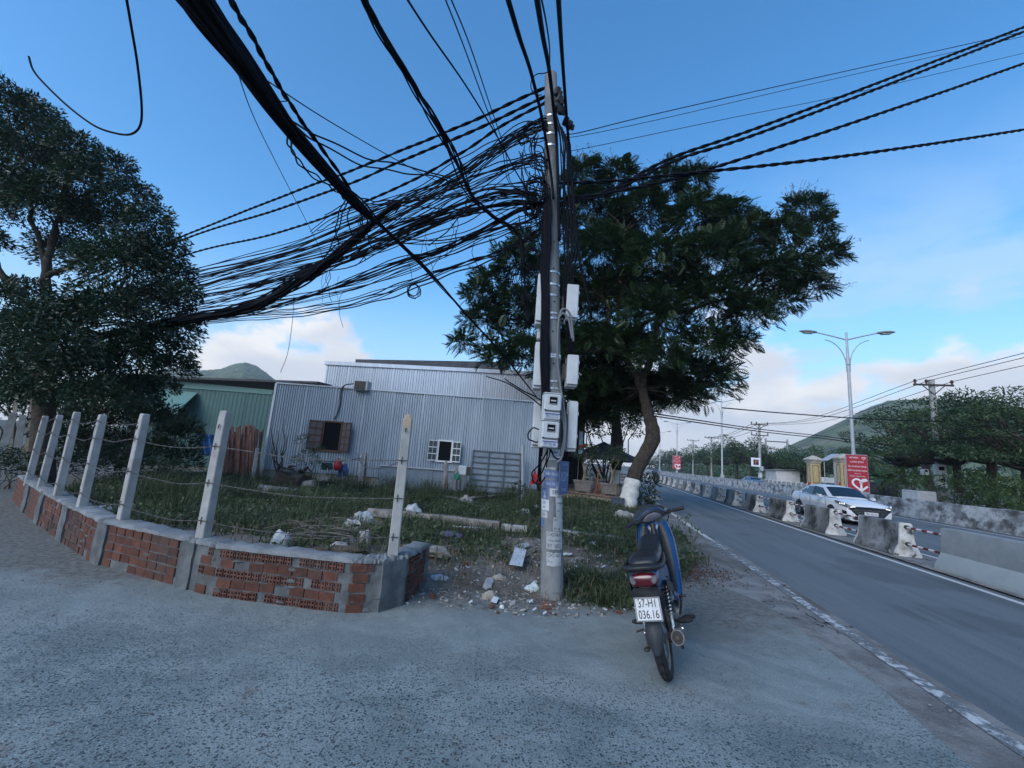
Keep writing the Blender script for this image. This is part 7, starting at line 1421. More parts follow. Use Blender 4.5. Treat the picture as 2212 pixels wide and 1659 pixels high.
# leg shields: black inner skin towards the rider, blue flared outer skin
for s_ in (-1,1):
    inner = [(.05,.40,.90),(.05,.385,.80),(.055,.36,.70),(.06,.30,.58),(.07,.22,.48),(.085,.10,.41)]; outer = [(.13,.45,.97),(.172,.41,.91),(.198,.37,.78),(.20,.31,.62),(.19,.20,.46),(.175,.06,.335)]
    for nm, f0, f1, m_ in (('inner_leg_shield',.0,.66,bike_black),('leg_shield',.655,1.0,bike_blue)):
        b = MB(); sec = []
        for (a,c),q in zip(zip(inner,outer),range(6)):
            a, c = Vector(a), Vector(c); pts = []
            for f in np.linspace(f0,f1,5): p = a.lerp(c,f); pts.append(p+Vector((0,-.045*math.sin(math.pi*f),0)))
            sec.append([(s_*p.x,p.y,p.z) for p in pts]+[(s_*p.x,p.y+.012,p.z) for p in pts[::-1]])
        b.loft(sec); P_(b,nm,m_,50)
    b = MB(); b.tube(smoothpath([(s_*x,y-.004,z) for x,y,z in outer],4),.009,7); P_(b,'shield_rim',bike_blue if s_ > 0 else bike_black,60)
    b = MB(); b.loft([[(s_*x,y,z) for x,y,z in ((.185,.06,.345),(.19,.06,.36),(.13,.02,.42),(.11,.02,.40))],[(s_*x,y,z) for x,y,z in ((.165,-.12,.36),(.17,-.12,.38),(.135,-.16,.47),(.12,-.16,.44))],[(s_*x,y,z) for x,y,z in ((.14,-.25,.42),(.145,-.25,.44),(.138,-.26,.52),(.125,-.26,.5))]]); P_(b,'lower_cowl',bike_blue,40)
b = MB(); b.loft([se(.10,.74,.90,.44),se(.13,.66,.95,.48),se(.10,.62,.93,.55),se(.05,.62,.85,.60)]); P_(b,'front_cowl',bike_blue,50)
b = MB(); b.cyl((.0,.375,.80),(.0,.36,.80),.016,seg=12); P_(b,'ignition_lock',chrome,40)
b = MB(); b.loft([se(.06,.40,.66,.34),se(.075,.42,.70,.30),se(.06,.42,.62,.22)]); P_(b,'centre_tunnel',bike_black,50)
# front end turned to the left
SM = Matrix.Translation((0,.455,1.03)) @ Matrix.Rotation(R(24),4,'Z') @ Matrix.Rotation(R(-8),4,'Y')
def sm_(b): b.v = [tuple(SM @ Vector(p)) for p in b.v]; return b
face = [(-.20,-.050),(-.135,.015),(-.07,.055),(0,.068),(.07,.055),(.135,.015),(.20,-.050),(.12,-.062),(.06,-.085),(0,-.095),(-.06,-.085),(-.12,-.062)]; TL_ = Euler((R(38),0,0)).to_matrix()
def fsec(y, k, dz=0.): return [TL_ @ Vector((x*k,y,z*k+dz)) for x,z in face]
b = MB(); b.loft([fsec(-.035,.80),fsec(-.02,.97),fsec(.0,1.0),fsec(.05,.98,-.01),fsec(.11,.8,-.03),fsec(.16,.45,-.05)]); cw = P_(sm_(b),'handlebar_cowl',fender_m,45)
b = MB(); b.tube([TL_ @ Vector((x*1.0,-.018,z*1.0)) for x,z in face+face[:1]],.006,6); P_(sm_(b),'cowl_edge',bike_blue,60,cw)
lens = [(-.115,-.030),(-.08,.012),(-.03,.035),(.03,.035),(.08,.012),(.115,-.030),(.07,-.055),(0,-.066),(-.07,-.055)]
b = MB(); b.loft([[TL_ @ Vector((x*k,y,z*k)) for x,z in lens] for y,k in ((-.030,1.),(-.042,.97),(-.046,.80))]); ml = P_(sm_(b),'speedometer',meter_lens,50,cw)
b = MB(); b.tube([(-.17,0,-.025),(-.24,-.05,-.03),(-.31,-.09,-.032)],.011,10); b.tube([(.17,0,-.025),(.24,-.05,-.03),(.31,-.09,-.032)],.011,10); P_(sm_(b),'handlebar',dark_metal,60)
for s_ in (-1,1):
    b = MB(); b.tube([(s_*.235,-.047,-.03),(s_*.25,-.056,-.03),(s_*.34,-.107,-.033),(s_*.348,-.112,-.033)],[.014,.0175,.0175,.020],12); P_(sm_(b),'grip',rubber,50)
    b = MB(); b.tube(smoothpath([(s_*.19,.01,-.03),(s_*.24,.0,-.035),(s_*.31,-.04,-.04),(s_*.345,-.065,-.04)],4),.007,6); P_(sm_(b),'lever',alu,60)
    b = MB(); b.bbox((s_*.205,-.03,-.03),(.05,.045,.045),.01); P_(sm_(b),'switch_block',bike_black,40)
b = MB(); b.tube(smoothpath([(-.19,.02,-.03),(-.16,.10,-.10),(-.06,.08,-.20)],5),.005,6); b.tube(smoothpath([(.19,.02,-.03),(.22,.10,-.10),(.08,.08,-.22)],5),.005,6); P_(sm_(b),'control_cables',cable_black,80)['kind'] = 'stuff'
b = MB(); b.loft([[TL_ @ Vector((x,y,z)) for x,z in ((-.07,-.06),(.07,-.06),(.06,-.11),(-.06,-.11))] for y in (.03,.13)]); b.lathe([(.0,.02),(.06,.02),(.07,.0)],Matrix(((1,0,0),(0,0,1),(0,-1,0))),16,(0,.16,-.04)); P_(sm_(b),'headlight',clear_lens,50)
for s_ in (-1,1): b = MB(); b.tube([(s_*.075,.50,.80),(s_*.078,.58,.52),(s_*.078,.625,.29)],[.018,.02,.022],10); P_(b,'fork_leg',alu,50)
b = MB(); secs = []
for a, w_ in zip(np.linspace(R(20),R(165),9),(.03,.05,.058,.06,.06,.06,.058,.05,.035)):
    r_ = .325; y, z = .62+r_*math.cos(a), .288+r_*math.sin(a); n_ = Vector((0,math.cos(a),math.sin(a))); secs.append([Vector((-w_,y,z))-n_*.04,Vector((-w_*.7,y,z)),Vector((0,y,z))+n_*.012,Vector((w_*.7,y,z)),Vector((w_,y,z))-n_*.04,Vector((0,y,z))-n_*.006])
b.loft(secs); P_(b,'front_mudguard',bike_blue,50)
# ================================================================== CARS AND RIDER
paint_w = mat('pearl_white_paint', (.66,.68,.70), (.63,.65,.67), 2, .28, coat=.6, spec=.5); paint_b = mat('dark_blue_paint', (.05,.09,.16), (.06,.10,.17), 2, .28, coat=.6, spec=.5); car_glass = mat('car_glass', (.010,.016,.024), rough=.08, spec=.45); car_black = mat('car_black_trim', (.012,.012,.014), rough=.4); lamp_dark = mat('headlamp_dark', (.05,.055,.065), (.12,.13,.14), 30, .12, spec=.8); lamp_lit = mat('led_white', (.8,.82,.84), rough=.2); lamp_lit.node_tree.nodes['Principled BSDF'].inputs['Emission Color'].default_value = (1,.96,.88,1); lamp_lit.node_tree.nodes['Principled BSDF'].inputs['Emission Strength'].default_value = .35
def make_car(label, group=None):
    car = thing('car', label, 'car', (0,0,0), 0, group)
    def Q_(b, nm, m, sm=40, parent=None): o = b.build(nm, m, parent or car, smooth=sm, local=True); bm_recalc(o); return o
    ST = [(2.31,.50,.64,.60,.50,.69,.71),(2.25,.68,.78,.74,.64,.76,.79),(2.05,.80,.87,.85,.74,.83,.88),(1.6,.85,.90,.888,.78,.90,.96),(1.05,.86,.905,.90,.79,.94,1.0),(.7,.86,.905,.905,.82,.955,.98),(0,.865,.905,.908,.84,.965,.965),(-1.0,.865,.905,.905,.83,.98,.98),(-1.6,.855,.90,.895,.80,1.0,1.03),(-2.05,.82,.87,.87,.75,1.03,1.07),(-2.25,.74,.82,.82,.70,1.0,1.03),(-2.33,.62,.72,.72,.6,.88,.9)]
    b = MB(); secs = []
    for y,xs,xm,xb,xh,zh,zc in ST:
        h = [(xs*.9,.17),(xs,.22),(xm,.42),(xm,.55),(xb,.70),((xb+xh)/2+.02,(.70+zh)/2+.06),(xh,zh),(xh*.6,zh+(zc-zh)*.75),(0,zc)]; 
        sec = [(x,y,z) for x,z in h]+[(-x,y,z) for x,z in h[-2::-1]]; secs.append(sec)
    b.loft(secs); body = Q_(b,'body',paint_w,38)
    CB = [(1.12,.73,.975,.71,.985),(.36,.79,.965,.60,1.385),(-.3,.81,.97,.615,1.435),(-.95,.80,.98,.59,1.41),(-1.35,.77,1.0,.58,1.30),(-1.85,.70,1.04,.62,1.065)]
    b = MB(); b.loft([[(x0,y,z0-.06),(x0,y,z0),(x1+.03,y,z1-.05),(x1-.06,y,z1),(x1*.5,y,z1+.025),(-x1*.5,y,z1+.025),(-x1+.06,y,z1),(-x1-.03,y,z1-.05),(-x0,y,z0),(-x0,y,z0-.06)] for y,x0,z0,x1,z1 in CB]); Q_(b,'roof',paint_w,45)
    def cabx(y, z): 
        ys = [c[0] for c in CB][::-1]; f = lambda i: np.interp(y, ys, [c[i] for c in CB][::-1]); x0,z0,x1,z1 = f(1),f(2),f(3)+.03,f(4)-.05; return x0+(x1-x0)*min(max((z-z0)/max(z1-z0,.02),0),1)
    def side_glass(nm, pts, s_): 
        b = MB(); b.prism([(s_*(cabx(y,z)+.002),y,z) for y,z in pts],(s_*.008,0,0)); Q_(b,nm,car_glass,20)
    for s_ in (-1,1):
        side_glass('side_window',[(.86,1.0),(.32,1.325),(-.22,1.37),(-.22,1.0)],s_); side_glass('side_window',[(-.28,1.0),(-.28,1.37),(-.85,1.345),(-1.25,1.21),(-1.50,1.085),(-1.30,1.03)],s_)
        b = MB(); b.prism([(s_*(cabx(y,z)+.004),y,z) for y,z in [(-.22,1.0),(-.22,1.37),(-.28,1.37),(-.28,1.0)]],(s_*.010,0,0)); Q_(b,'door_pillar',car_black,20)
        b = MB(); b.tube([(s_*.845,.95,.965),(s_*.85,-.3,.985),(s_*.83,-1.3,1.01),(s_*.79,-1.6,1.06)],.010,5); Q_(b,'window_trim',chrome if s_ else car_black,60)
        for y in (.55,-.55): b = MB(); b.bbox((s_*.908,y-.15,.80),(.03,.20,.032),.01); Q_(b,'door_handle',paint_w,50)
        for y in (.98,-.28,-1.25): b = MB(); b.box((s_*.904,y,.60),(.006,.012,.62)); Q_(b,'door_gap',car_black,20)
        b = MB(); b.loft([[(s_*(.93+dx),.72+dy,1.0+dz) for dx,dy,dz in ((0,-.05,-.06),(.13,-.06,-.07),(.16,-.03,.0),(.14,-.04,.07),(.02,-.03,.06))],[(s_*(.93+dx),.84+dy,1.0+dz) for dx,dy,dz in ((.02,0,-.05),(.12,0,-.05),(.14,0,.0),(.12,0,.05),(.03,0,.05))]]); b.box((s_*.89,.76,.97),(.10,.05,.03)); Q_(b,'wing_mirror',paint_w,50)
        tp_ = [(.56,2.305,.735),(.72,2.245,.785),(.845,2.05,.85),(.893,1.66,.895)]; bt_ = [(.58,2.315,.665),(.755,2.255,.665),(.862,2.05,.735),(.898,1.70,.835)]
        b = MB(); b.loft([[(s_*(x0-.03),y0-.03,z0),(s_*(x0+.012),y0+.014,z0),(s_*(x1+.012),y1+.014,z1),(s_*(x1-.03),y1-.03,z1)] for (x0,y0,z0),(x1,y1,z1) in zip(tp_,bt_)]); hl_ = Q_(b,'headlight',lamp_dark,30); pts = [Vector((s_*x,y,z)) for x,y,z in tp_+bt_[::-1]]; n_ = Vector((s_*.6,.7,0)).normalized()*.02
        for k in range(3): b = MB(); b.box(pts[2].lerp(pts[5],.5)+n_*1.2+Vector((s_*(-.06+.035*k),.10-.075*k,0)),(.03,.02,.06),(0,0,-s_*.9)); Q_(b,'led',lamp_lit,20,hl_)
        b = MB(); b.prism([Vector((s_*x,y,z)) for x,y,z in ((.775,2.255,.52),(.855,2.10,.56),(.835,2.08,.33),(.76,2.245,.30))],(s_*.012,.012,0)); Q_(b,'fog_lamp_recess',car_black,20)
        b = MB(); b.box((s_*.60,2.345,.705),(.16,.02,.03),(0,s_*.15,-s_*.1)); Q_(b,'turn_lamp',lamp_lit,20)
        b = MB(); b.bbox((s_*.62,-2.30,.86),(.34,.08,.13),.02,(0,0,s_*.35)); Q_(b,'tail_lamp',red_lens,40)
        for y in (1.37,-1.33):
            b = MB(); b.lathe([(0,0),(.355,0),(.36,-.01),(.36,-.2)],XW if s_ > 0 else Matrix(((0,0,-1),(0,1,0),(1,0,0))),28,(s_*.909,y,.335)); Q_(b,'wheel_arch',car_black,30)
            b = MB(); XS = XW if s_ > 0 else Matrix(((0,0,-1),(0,1,0),(1,0,0))); b.lathe([(.20,.0),(.215,.012),(.29,.012),(.315,-.01),(.318,-.18),(.2,-.18)],XS,32,(s_*.912,y,.318)); wh = Q_(b,'wheel',rubber,40)
            b = MB(); b.lathe([(.17,-.03),(.20,.0),(.216,.014),(.222,.014)],XS,32,(s_*.914,y,.318)); 
            for k in range(10): a = 2*math.pi*k/10+.12*(k%2); b.tube([(s_*.905,y+.04*math.cos(a),.318+.04*math.sin(a)),(s_*.925,y+.2*math.cos(a),.318+.2*math.sin(a))],[.018,.012],5)
            b.lathe([(0,.005),(.05,.0),(.055,-.02)],XS,14,(s_*.915,y,.318)); Q_(b,'rim',wheel_silver,40,wh)
    def onfront(z0_, x): return float(np.interp(abs(x),[0,.48,.60,.70,.76,.84],[2.318,2.318,2.312,2.285,2.255,2.12]))
    b = MB(); b.prism([(x,onfront(z,x)-.01,z) for x,z in ((-.72,.62),(-.56,.70),(0,.715),(.56,.70),(.72,.62),(.44,.36),(0,.34),(-.44,.36))],(0,.03,0)); gr = Q_(b,'grille',car_black,20)
    for z, hw in ((.62,.56),(.57,.60),(.52,.56),(.47,.50),(.42,.44)): b = MB(); b.tube([(x,onfront(z,x)+.028,z) for x in np.linspace(-hw,hw,9)],.011,5); Q_(b,'grille_bar',chrome,60,gr)
    b = MB(); b.tube([(x,onfront(.655,x)+.022,z) for x,z in ((-.74,.63),(-.56,.71),(0,.725),(.56,.71),(.74,.63))],.016,6); Q_(b,'grille_trim',chrome,60,gr)
    b = MB(); b.tube([(.085*math.cos(a),2.375,.60+.042*math.sin(a)) for a in np.linspace(0,6.283,24)],.007,6); b.tube([(-.035,2.375,.568),(-.022,2.38,.632)],.008,5); b.tube([(.022,2.38,.568),(.035,2.375,.632)],.008,5); b.tube([(-.028,2.38,.592),(.028,2.38,.608)],.008,5); Q_(b,'badge',chrome,60)
    b = MB(); b.bbox((0,2.385,.485),(.47,.012,.125),.006); npl = Q_(b,'number_plate',plate_white,30)
    font_text('plate_text','79A-563.60',.105,plate_ink,npl,Matrix.Translation((0,2.393,.483)) @ Matrix.Rotation(R(180),4,'Z') @ Matrix.Rotation(R(90),4,'X'),sx=.78,extr=.001)
    b = MB(); b.prism([(x,onfront(.25,x)+.01,z) for x,z in ((-.62,.30),(.62,.30),(.56,.22),(-.56,.22))],(0,.02,0)); Q_(b,'lower_intake',car_black,20); b = MB(); b.tube([(x,onfront(.2,x)+.03,.205) for x in np.linspace(-.66,.66,9)],.014,5); Q_(b,'bumper_lip',paint_w,60)
    # windscreen and rear window lie just proud of the cabin shell
    def cw(y, x, z_off=.012):
        ys = [c[0] for c in CB][::-1]; z1 = np.interp(y,ys,[c[4] for c in CB][::-1]); x1 = np.interp(y,ys,[c[3] for c in CB][::-1]); return (x*(x1-.05), y, z1+.025*(1-abs(x)**3)+z_off)
    for nm, ya, yb in (('windscreen',1.08,.40),('rear_window',-1.02,-1.72)):
        b = MB(); vs = [cw(ya+(yb-ya)*j/6, x) for j in range(7) for x in np.linspace(-1,1,9)]; b.add(vs,[(j*9+i,j*9+i+1,(j+1)*9+i+1,(j+1)*9+i) for j in range(6) for i in range(8)]); Q_(b,nm,car_glass,60)
    b = MB(); b.box((0,0,.21),(1.62,4.2,.10)); Q_(b,'underbody',car_black,20)
    b = MB(); b.tube([(-.68,1.60,.905),(-.60,1.1,1.0)],.006,4); b.tube([(.68,1.60,.905),(.60,1.1,1.0)],.006,4); b.tube([(x,2.12-.15*abs(x)**2,.775-.05*abs(x)) for x in np.linspace(-.72,.72,9)],.006,4); Q_(b,'bonnet_gap',car_black,60)
    return car
car = make_car('white pearl sedan with plate 79A-563.60 driving behind the concrete blocks'); car.scale = (.9,.9,.9); car.location = ROAD(9.25, 19.65, -.012); car.rotation_euler = (0,0,RZ+math.pi+R(1.5))
def recolour(root, a, c):
    for ch in root.children_recursive:
        for sl in ch.material_slots:
            if sl.material == a: sl.link = 'OBJECT'; sl.material = c
bpx = ON(1622,1035,17.2); c2 = dup(car, Vector((bpx.x,bpx.y,-.012)), RZ+R(2), 'dark blue sedan whose roof shows above the far barrier wall'); recolour(c2, paint_w, paint_b)
# rider on a dark motorbike coming down the near lane
bk = mat('rider_bike_black', (.015,.016,.018), rough=.4); rl = ROAD(5.25, 42.5, -.012); rb_ = dup(bike, rl, (0,0,RZ+math.pi), 'black motorbike carrying the distant rider down the near lane'); recolour(rb_, bike_blue, bk)
per = thing('person', 'rider in blue grey jacket and dark helmet sitting on the distant motorbike', 'person', rl, (0,0,RZ+math.pi))
def skin_body(name, joints, edges, parent, m, sub=1):
    me = D.meshes.new(name); me.from_pydata([j[0] for j in joints], edges, []); o = link(name, me); md = o.modifiers.new('skin','SKIN'); 
    sv_ = me.skin_vertices[0].data
    for i,j in enumerate(joints): sv_[i].radius = (j[1],j[1]*j[2] if len(j) > 2 else j[1]); sv_[i].use_root = (i == 0)
    o.modifiers.new('sub','SUBSURF').levels = sub; o.modifiers['sub'].render_levels = sub
    dg = C.evaluated_depsgraph_get(); m2 = D.meshes.new_from_object(o.evaluated_get(dg), depsgraph=dg); D.objects.remove(o); m2.materials.clear(); m2.materials.append(m); m2.polygons.foreach_set('use_smooth',[True]*len(m2.polygons)); return link(name, m2, parent)
jacket = mat('blue_grey_jacket',(.07,.10,.16),(.09,.12,.18),20,.85); skin_m = mat('skin',(.30,.18,.12),rough=.6); trouser = mat('dark_trousers',(.02,.022,.028),(.035,.037,.042),20,.9)
J = [((0,-.22,.90),.15,.85),((0,-.18,1.08),.14,.8),((0,-.12,1.30),.17,.7),((0,-.08,1.44),.06),((0,-.06,1.50),.055)]; E_ = [(0,1),(1,2),(2,3),(3,4)]
for s_ in (-1,1):
    i = len(J); J += [((s_*.19,-.10,1.36),.065),((s_*.27,.06,1.15),.05),((s_*.29,.33,1.01),.038),((s_*.30,.40,.99),.04)]; E_ += [(2,i),(i,i+1),(i+1,i+2),(i+2,i+3)]
    i = len(J); J += [((s_*.10,-.20,.86),.095),((s_*.19,.16,.72),.075),((s_*.20,.04,.32),.05),((s_*.21,.14,.26),.045)]; E_ += [(0,i),(i,i+1),(i+1,i+2),(i+2,i+3)]
skin_body('body', J, E_, per, jacket)
b = MB(); b.lathe([(0,.14),(.06,.13),(.11,.08),(.128,0),(.12,-.07),(.10,-.11),(.0,-.10)],None,18,(0,-.03,1.61)); b.build('helmet',bk,per,smooth=60,local=True); b = MB(); b.lathe([(0,.07),(.05,.05),(.07,0),(.05,-.06),(0,-.08)],Matrix(((1,0,0),(0,0,1),(0,-1,0))),14,(0,.045,1.58)); b.build('face',skin_m,per,smooth=60,local=True)
for s_ in (-1,1): b = MB(); b.tube([(s_*.10,-.2,.875),(s_*.19,.165,.745),(s_*.2,.045,.33)],[.10,.083,.056],10); b.build('trouser_leg',trouser,per,smooth=60,local=True)
# ================================================================== THINGS LYING ON THE LOT
def gz(x, y): p = GND(x, y, .08); h = lot_h(p.x,p.y) if (p.y > edge_y(p.x)) else 0.; h = max(h,0); p = GND(x, y, h); return Vector((p.x,p.y,h))
beam_m = mat('weathered_beam', (.16,.145,.13), (.27,.25,.225), 4, .92, bump=.6, bscale=30, world=True, stain=[((.08,.075,.065),3,.52,.7)], bd=.01)
def rough_bar(mb, a, c, w_, h, seed, n=9, jit=.008):
    rr = random.Random(seed); d = (c-a).normalized(); s_ = d.cross(Vector((0,0,1))).normalized(); u = s_.cross(d); secs = []
    for k in range(n+1): p = a.lerp(c,k/n); J = lambda: rr.uniform(-jit,jit); secs.append([p+s_*(sx*w_/2+J())+u*(sz*h/2+J()) for sx,sz in ((-1,-.8),(-.8,-1),(.8,-1),(1,-.8),(1,.8),(.8,1),(-.8,1),(-1,.8))])
    mb.loft(secs)
a, c = gz(795,1121), gz(1078,1150); t_ = thing('concrete_beam','long weathered concrete beam lying across the weeds behind the tan topped fence post','beam',a.lerp(c,.5)); up_ = Vector((0,0,.13)); b = MB(); rough_bar(b, a+up_, c+up_*.9, .16, .15, 1); bm_recalc(b.build('shaft', beam_m, t_, smooth=40)); e = gz(1138,1153)
b = MB(); rough_bar(b, c+up_*.75+Vector((.04,0,0)), e+up_*.5, .15, .13, 2); bm_recalc(b.build('broken_end', concrete, t_, smooth=40))
for q in (.55,1.0): p = a.lerp(c,q)+up_; b = MB(); b.box(p,(.012,.17,.16),(0,0,.1)); b.build('band', dark_metal, t_)
a, c = gz(1216,1157), gz(1352,1174); b = MB(); rough_bar(b, a+Vector((0,0,.05)), c+Vector((0,0,.05)), .14, .11, 3); tag(bm_recalc(b.build('concrete_beam', concrete, smooth=40)),'shorter pale concrete beam lying right of the pole towards the handlebar','beam')
for k,(x0,y0,x1,y1,lab) in enumerate([(955,1142,1060,1156,'dark split board under the long concrete beam'),(975,1146,1050,1152,'pale edged board under the long concrete beam'),(905,1168,945,1172,'grey board end behind the right wall end')]):
    a, c = gz(x0,y0), gz(x1,y1); b = MB(); rough_bar(b, a+Vector((0,0,.05+.03*(k==1))), c+Vector((0,0,.05+.03*(k==1))), .10, .025 if k != 1 else .015, 5+k); tag(bm_recalc(b.build('board', [post_m, white_paint, beam_m][k], smooth=30)), lab, 'board', 'loose boards')
def crumple(name, lab, cat, x0, y0, x1, y1, m, hf=.6, seed=1, rot=0., dfl=.55, sub=3, amp=.35):
    a, c = gz(x0,(y0+y1)/2+ (y1-y0)*.35), gz(x1,(y0+y1)/2+(y1-y0)*.35); ctr = (a+c)/2; w_ = (c-a).length/2; dz = (ctr-Vector((0,0,HC))).dot(fw); h = max((y1-y0)*dz/F_*hf,.02)
    bm = bmesh.new(); bmesh.ops.create_icosphere(bm, subdivisions=sub, radius=1)
    for v in bm.verts:
        q = v.co.copy(); k = 1+amp*mnoise.noise(q*1.6+Vector((seed*3.1,0,0)))*1.3+amp*.7*abs(mnoise.noise(q*3.7+Vector((0,seed*2.7,0))))-amp*.25+amp*.25*mnoise.noise(q*8+Vector((seed,0,0))); v.co = Vector((q.x*w_*k, q.y*w_*dfl*k, max(q.z*h*k,-h*.18)))
    bmesh.ops.rotate(bm, cent=(0,0,0), matrix=Matrix.Rotation(rot,3,'Z'), verts=bm.verts)
    me = D.meshes.new(name); bm.to_mesh(me); bm.free(); me.materials.append(m); o = link(name, me, None, ctr+Vector((0,0,h*.12))); me.polygons.foreach_set('use_smooth',[True]*len(me.polygons)); me.set_sharp_from_angle(angle=R(70)); return tag(o, lab, cat)
sack_m = mat('dirty_white_sack', (.30,.31,.30), (.42,.43,.43), 7, .75, bump=.5, bscale=25, stain=[((.22,.21,.18),5,.55,.72)], bd=.01); plastic_w = mat('white_plastic_film', (.42,.45,.46), (.33,.36,.38), 9, .4, stain=[((.2,.19,.17),6,.58,.74)], bump=.3, bscale=20); cloth_tan = mat('tan_cloth', (.33,.30,.25), (.24,.215,.18), 9, .9, bump=.4, bscale=30); purple = mat('purple_cloth', (.075,.08,.15), (.12,.12,.20), 7, .8, bump=.4, bscale=25); stone_m = mat('pale_rock', (.28,.265,.24), (.38,.36,.33), 6, .95, bump=.5, bscale=25); card = mat('grey_cardboard', (.30,.30,.30), (.38,.38,.375), 6, .9)
crumple('sack','crumpled white sack lying behind the brush heap, higher one','sack',748,1112,812,1142,plastic_w,.9,1); crumple('sack','rolled pale woven sack below the crumpled white sack','sack',724,1120,790,1160,sack_m,.7,2,R(-28),.34); crumple('sack','flattened pale sack at the right of the brush heap','sack',728,1156,775,1182,sack_m,.6,3); crumple('sack','torn grey sack with a dark opening right of the brush heap','sack',764,1150,806,1184,sack_m,.8,4); crumple('sack','white sack poking out at the left of the brush heap','sack',580,1154,626,1190,plastic_w,.9,5,R(20)); crumple('plastic_bag','round knotted white bag behind the tan topped fence post','plastic bag',868,1094,910,1116,plastic_w,.9,6)
crumple('cloth','purple cloth under the long concrete beam','cloth',926,1142,988,1166,purple,.45,7,R(-10),.5,4,.5); crumple('cloth','pale torn cloth hanging over the right end of the brick wall','cloth',872,1172,942,1200,cloth_tan,.6,8,0,.5,4,.5)
crumple('plastic_bag','thin clear white bag on the ground right of the brick wall','plastic bag',926,1234,968,1262,plastic_w,.55,9); crumple('plastic_bag','pale green white bag at the left foot of the pole','plastic bag',1136,1262,1166,1284,mat('pale_green_plastic',(.42,.52,.50),(.52,.58,.58),9,.4),.8,10); crumple('cloth','crumpled tan rag at the edge of the concrete','cloth',1040,1280,1078,1296,cloth_tan,.8,11); crumple('cloth','pale rag under the paper sheet','cloth',1060,1240,1100,1256,cloth_tan,.6,12); crumple('plastic_bag','small white bag in the weeds left of the pole','plastic bag',1122,1102,1150,1120,plastic_w,.9,13); crumple('plastic_bag','tiny white bag beside the pole in the weeds','plastic bag',1150,1094,1164,1106,plastic_w,.9,14); crumple('plastic_foam','white foam lumps in the grass right of the pole','foam',1268,1172,1292,1184,plastic_w,.9,15)
crumple('rock','pale rock heap in front of the leaning grey gate','rock',986,1076,1018,1094,stone_m,1.,16); crumple('rock','broken rock pile at the foot of the white trunk','rock',1326,1104,1372,1128,stone_m,.8,17,0,.6,3,.5); crumple('rock','flat pale rock lump inside the brick wall corner','rock',700,1176,760,1198,stone_m,.9,18); crumple('brick_chip','orange brick chip near the right wall end','brick chip',926,1284,942,1294,brick_m,.9,19); crumple('brick_chip','orange brick chip in the litter','brick chip',1000,1216,1012,1224,brick_m,.9,20); crumple('rock','small white stone on the concrete','rock',1079,1308,1089,1315,mat('white_stone',(.62,.62,.6),rough=.8),.9,21)
crumple('debris_heap','dark heap of dead leaves and soil inside the brick wall','heap',640,1168,800,1200,mat('dead_leaf_soil',(.06,.05,.04),(.11,.09,.07),12,.95,bump=.9,bscale=40,bd=.02),.5,22,0,.35,4,.4)
def sheet(name, lab, cat, pts, m, th=.004, lift=.02):
    P = [gz(x,y) for x,y in pts]; zs = max(p.z for p in P)+lift; b = MB(); n = len(P); P = [Vector((p.x,p.y,zs+.02*(i in (1,2)))) for i,p in enumerate(P)]; b.prism(P,(0,0,th)); return tag(b.build(name,m),lab,cat)
s_ = sheet('paper_sheet','large white paper sheet with faint creases lying left of the pole','paper',[(1099,1234),(1112,1197),(1136,1204),(1127,1241)],paper_light,.004,.07)
b = MB(); p = gz(1116,1222)+Vector((0,0,.06)); b.tube([p+Vector((-.03,.03,0)),p+Vector((.02,-.03,0))],.0015,4); b.tube([p+Vector((.0,.02,0)),p+Vector((.05,-.05,0))],.0015,4); o = b.build('pen_marks',ink,s_)
sheet('cardboard','grey cardboard scrap above the white paper sheet','cardboard',[(1104,1190),(1120,1182),(1140,1178),(1144,1184),(1126,1194),(1110,1197)],card,.012); sheet('paper_sheet','narrow white paper strip just right of the pole','paper',[(1216,1198),(1236,1201),(1234,1206),(1216,1204)],paper_light); sheet('paper_sheet','small white shard of paper on the concrete edge','paper',[(1059,1304),(1066,1297),(1077,1301),(1072,1308)],paper_light); sheet('lid','grey oval lid lying left of the pole foot','lid',[(1042,1278),(1050,1262),(1060,1258),(1066,1264),(1060,1280),(1050,1284)],card,.015)
for k,(x,y) in enumerate([(1012,1306),(1142,1304),(1150,1322),(1172,1330),(1240,1245),(1290,1205),(1330,1250),(1300,1228)]): sheet('paper_scrap','tiny white scrap on the ground near the pole','paper scrap',[(x,y),(x+7,y-1),(x+8,y+3),(x+1,y+3)],paper_light)['group'] = 'tiny white paper scraps near the pole'
sheet('foam_board','white broken foam board behind the left part of the wall','foam board',[(196,1108),(240,1104),(246,1112),(204,1117)],plastic_w,.05)
# brush heap
t_ = thing('brush_heap','heap of dry thin branches lying inside the brick wall','brush heap',gz(715,1180)); stick = mat('dry_stick',(.12,.10,.085),(.19,.165,.14),9,.95,world=True); rr = random.Random(33)
for k in range(70):
    p = gz(rr.uniform(610,800),rr.uniform(1150,1192))+Vector((0,0,rr.uniform(.0,.20))); d = Vector((rr.uniform(-1,1),rr.uniform(-.4,.4),rr.uniform(-.06,.22))).normalized()*rr.uniform(.2,.6); b = MB(); b.tube([p-d*.6,p+Vector((0,0,rr.uniform(.0,.05))),p+d*.6],[.006,.005,.002],4); b.build('branch',stick,t_)
for k in range(16):
    p = gz(rr.uniform(430,640),rr.uniform(1150,1170)); d = Vector((rr.uniform(-.3,.3),rr.uniform(-.3,.3),1))*rr.uniform(.1,.3); b = MB(); b.tube([p,p+d*.6+Vector((rr.uniform(-.08,.08),0,0)),p+d+Vector((rr.uniform(-.15,.15),0,-.04))],[.005,.004,.002],4); b.build('branch',stick,t_)
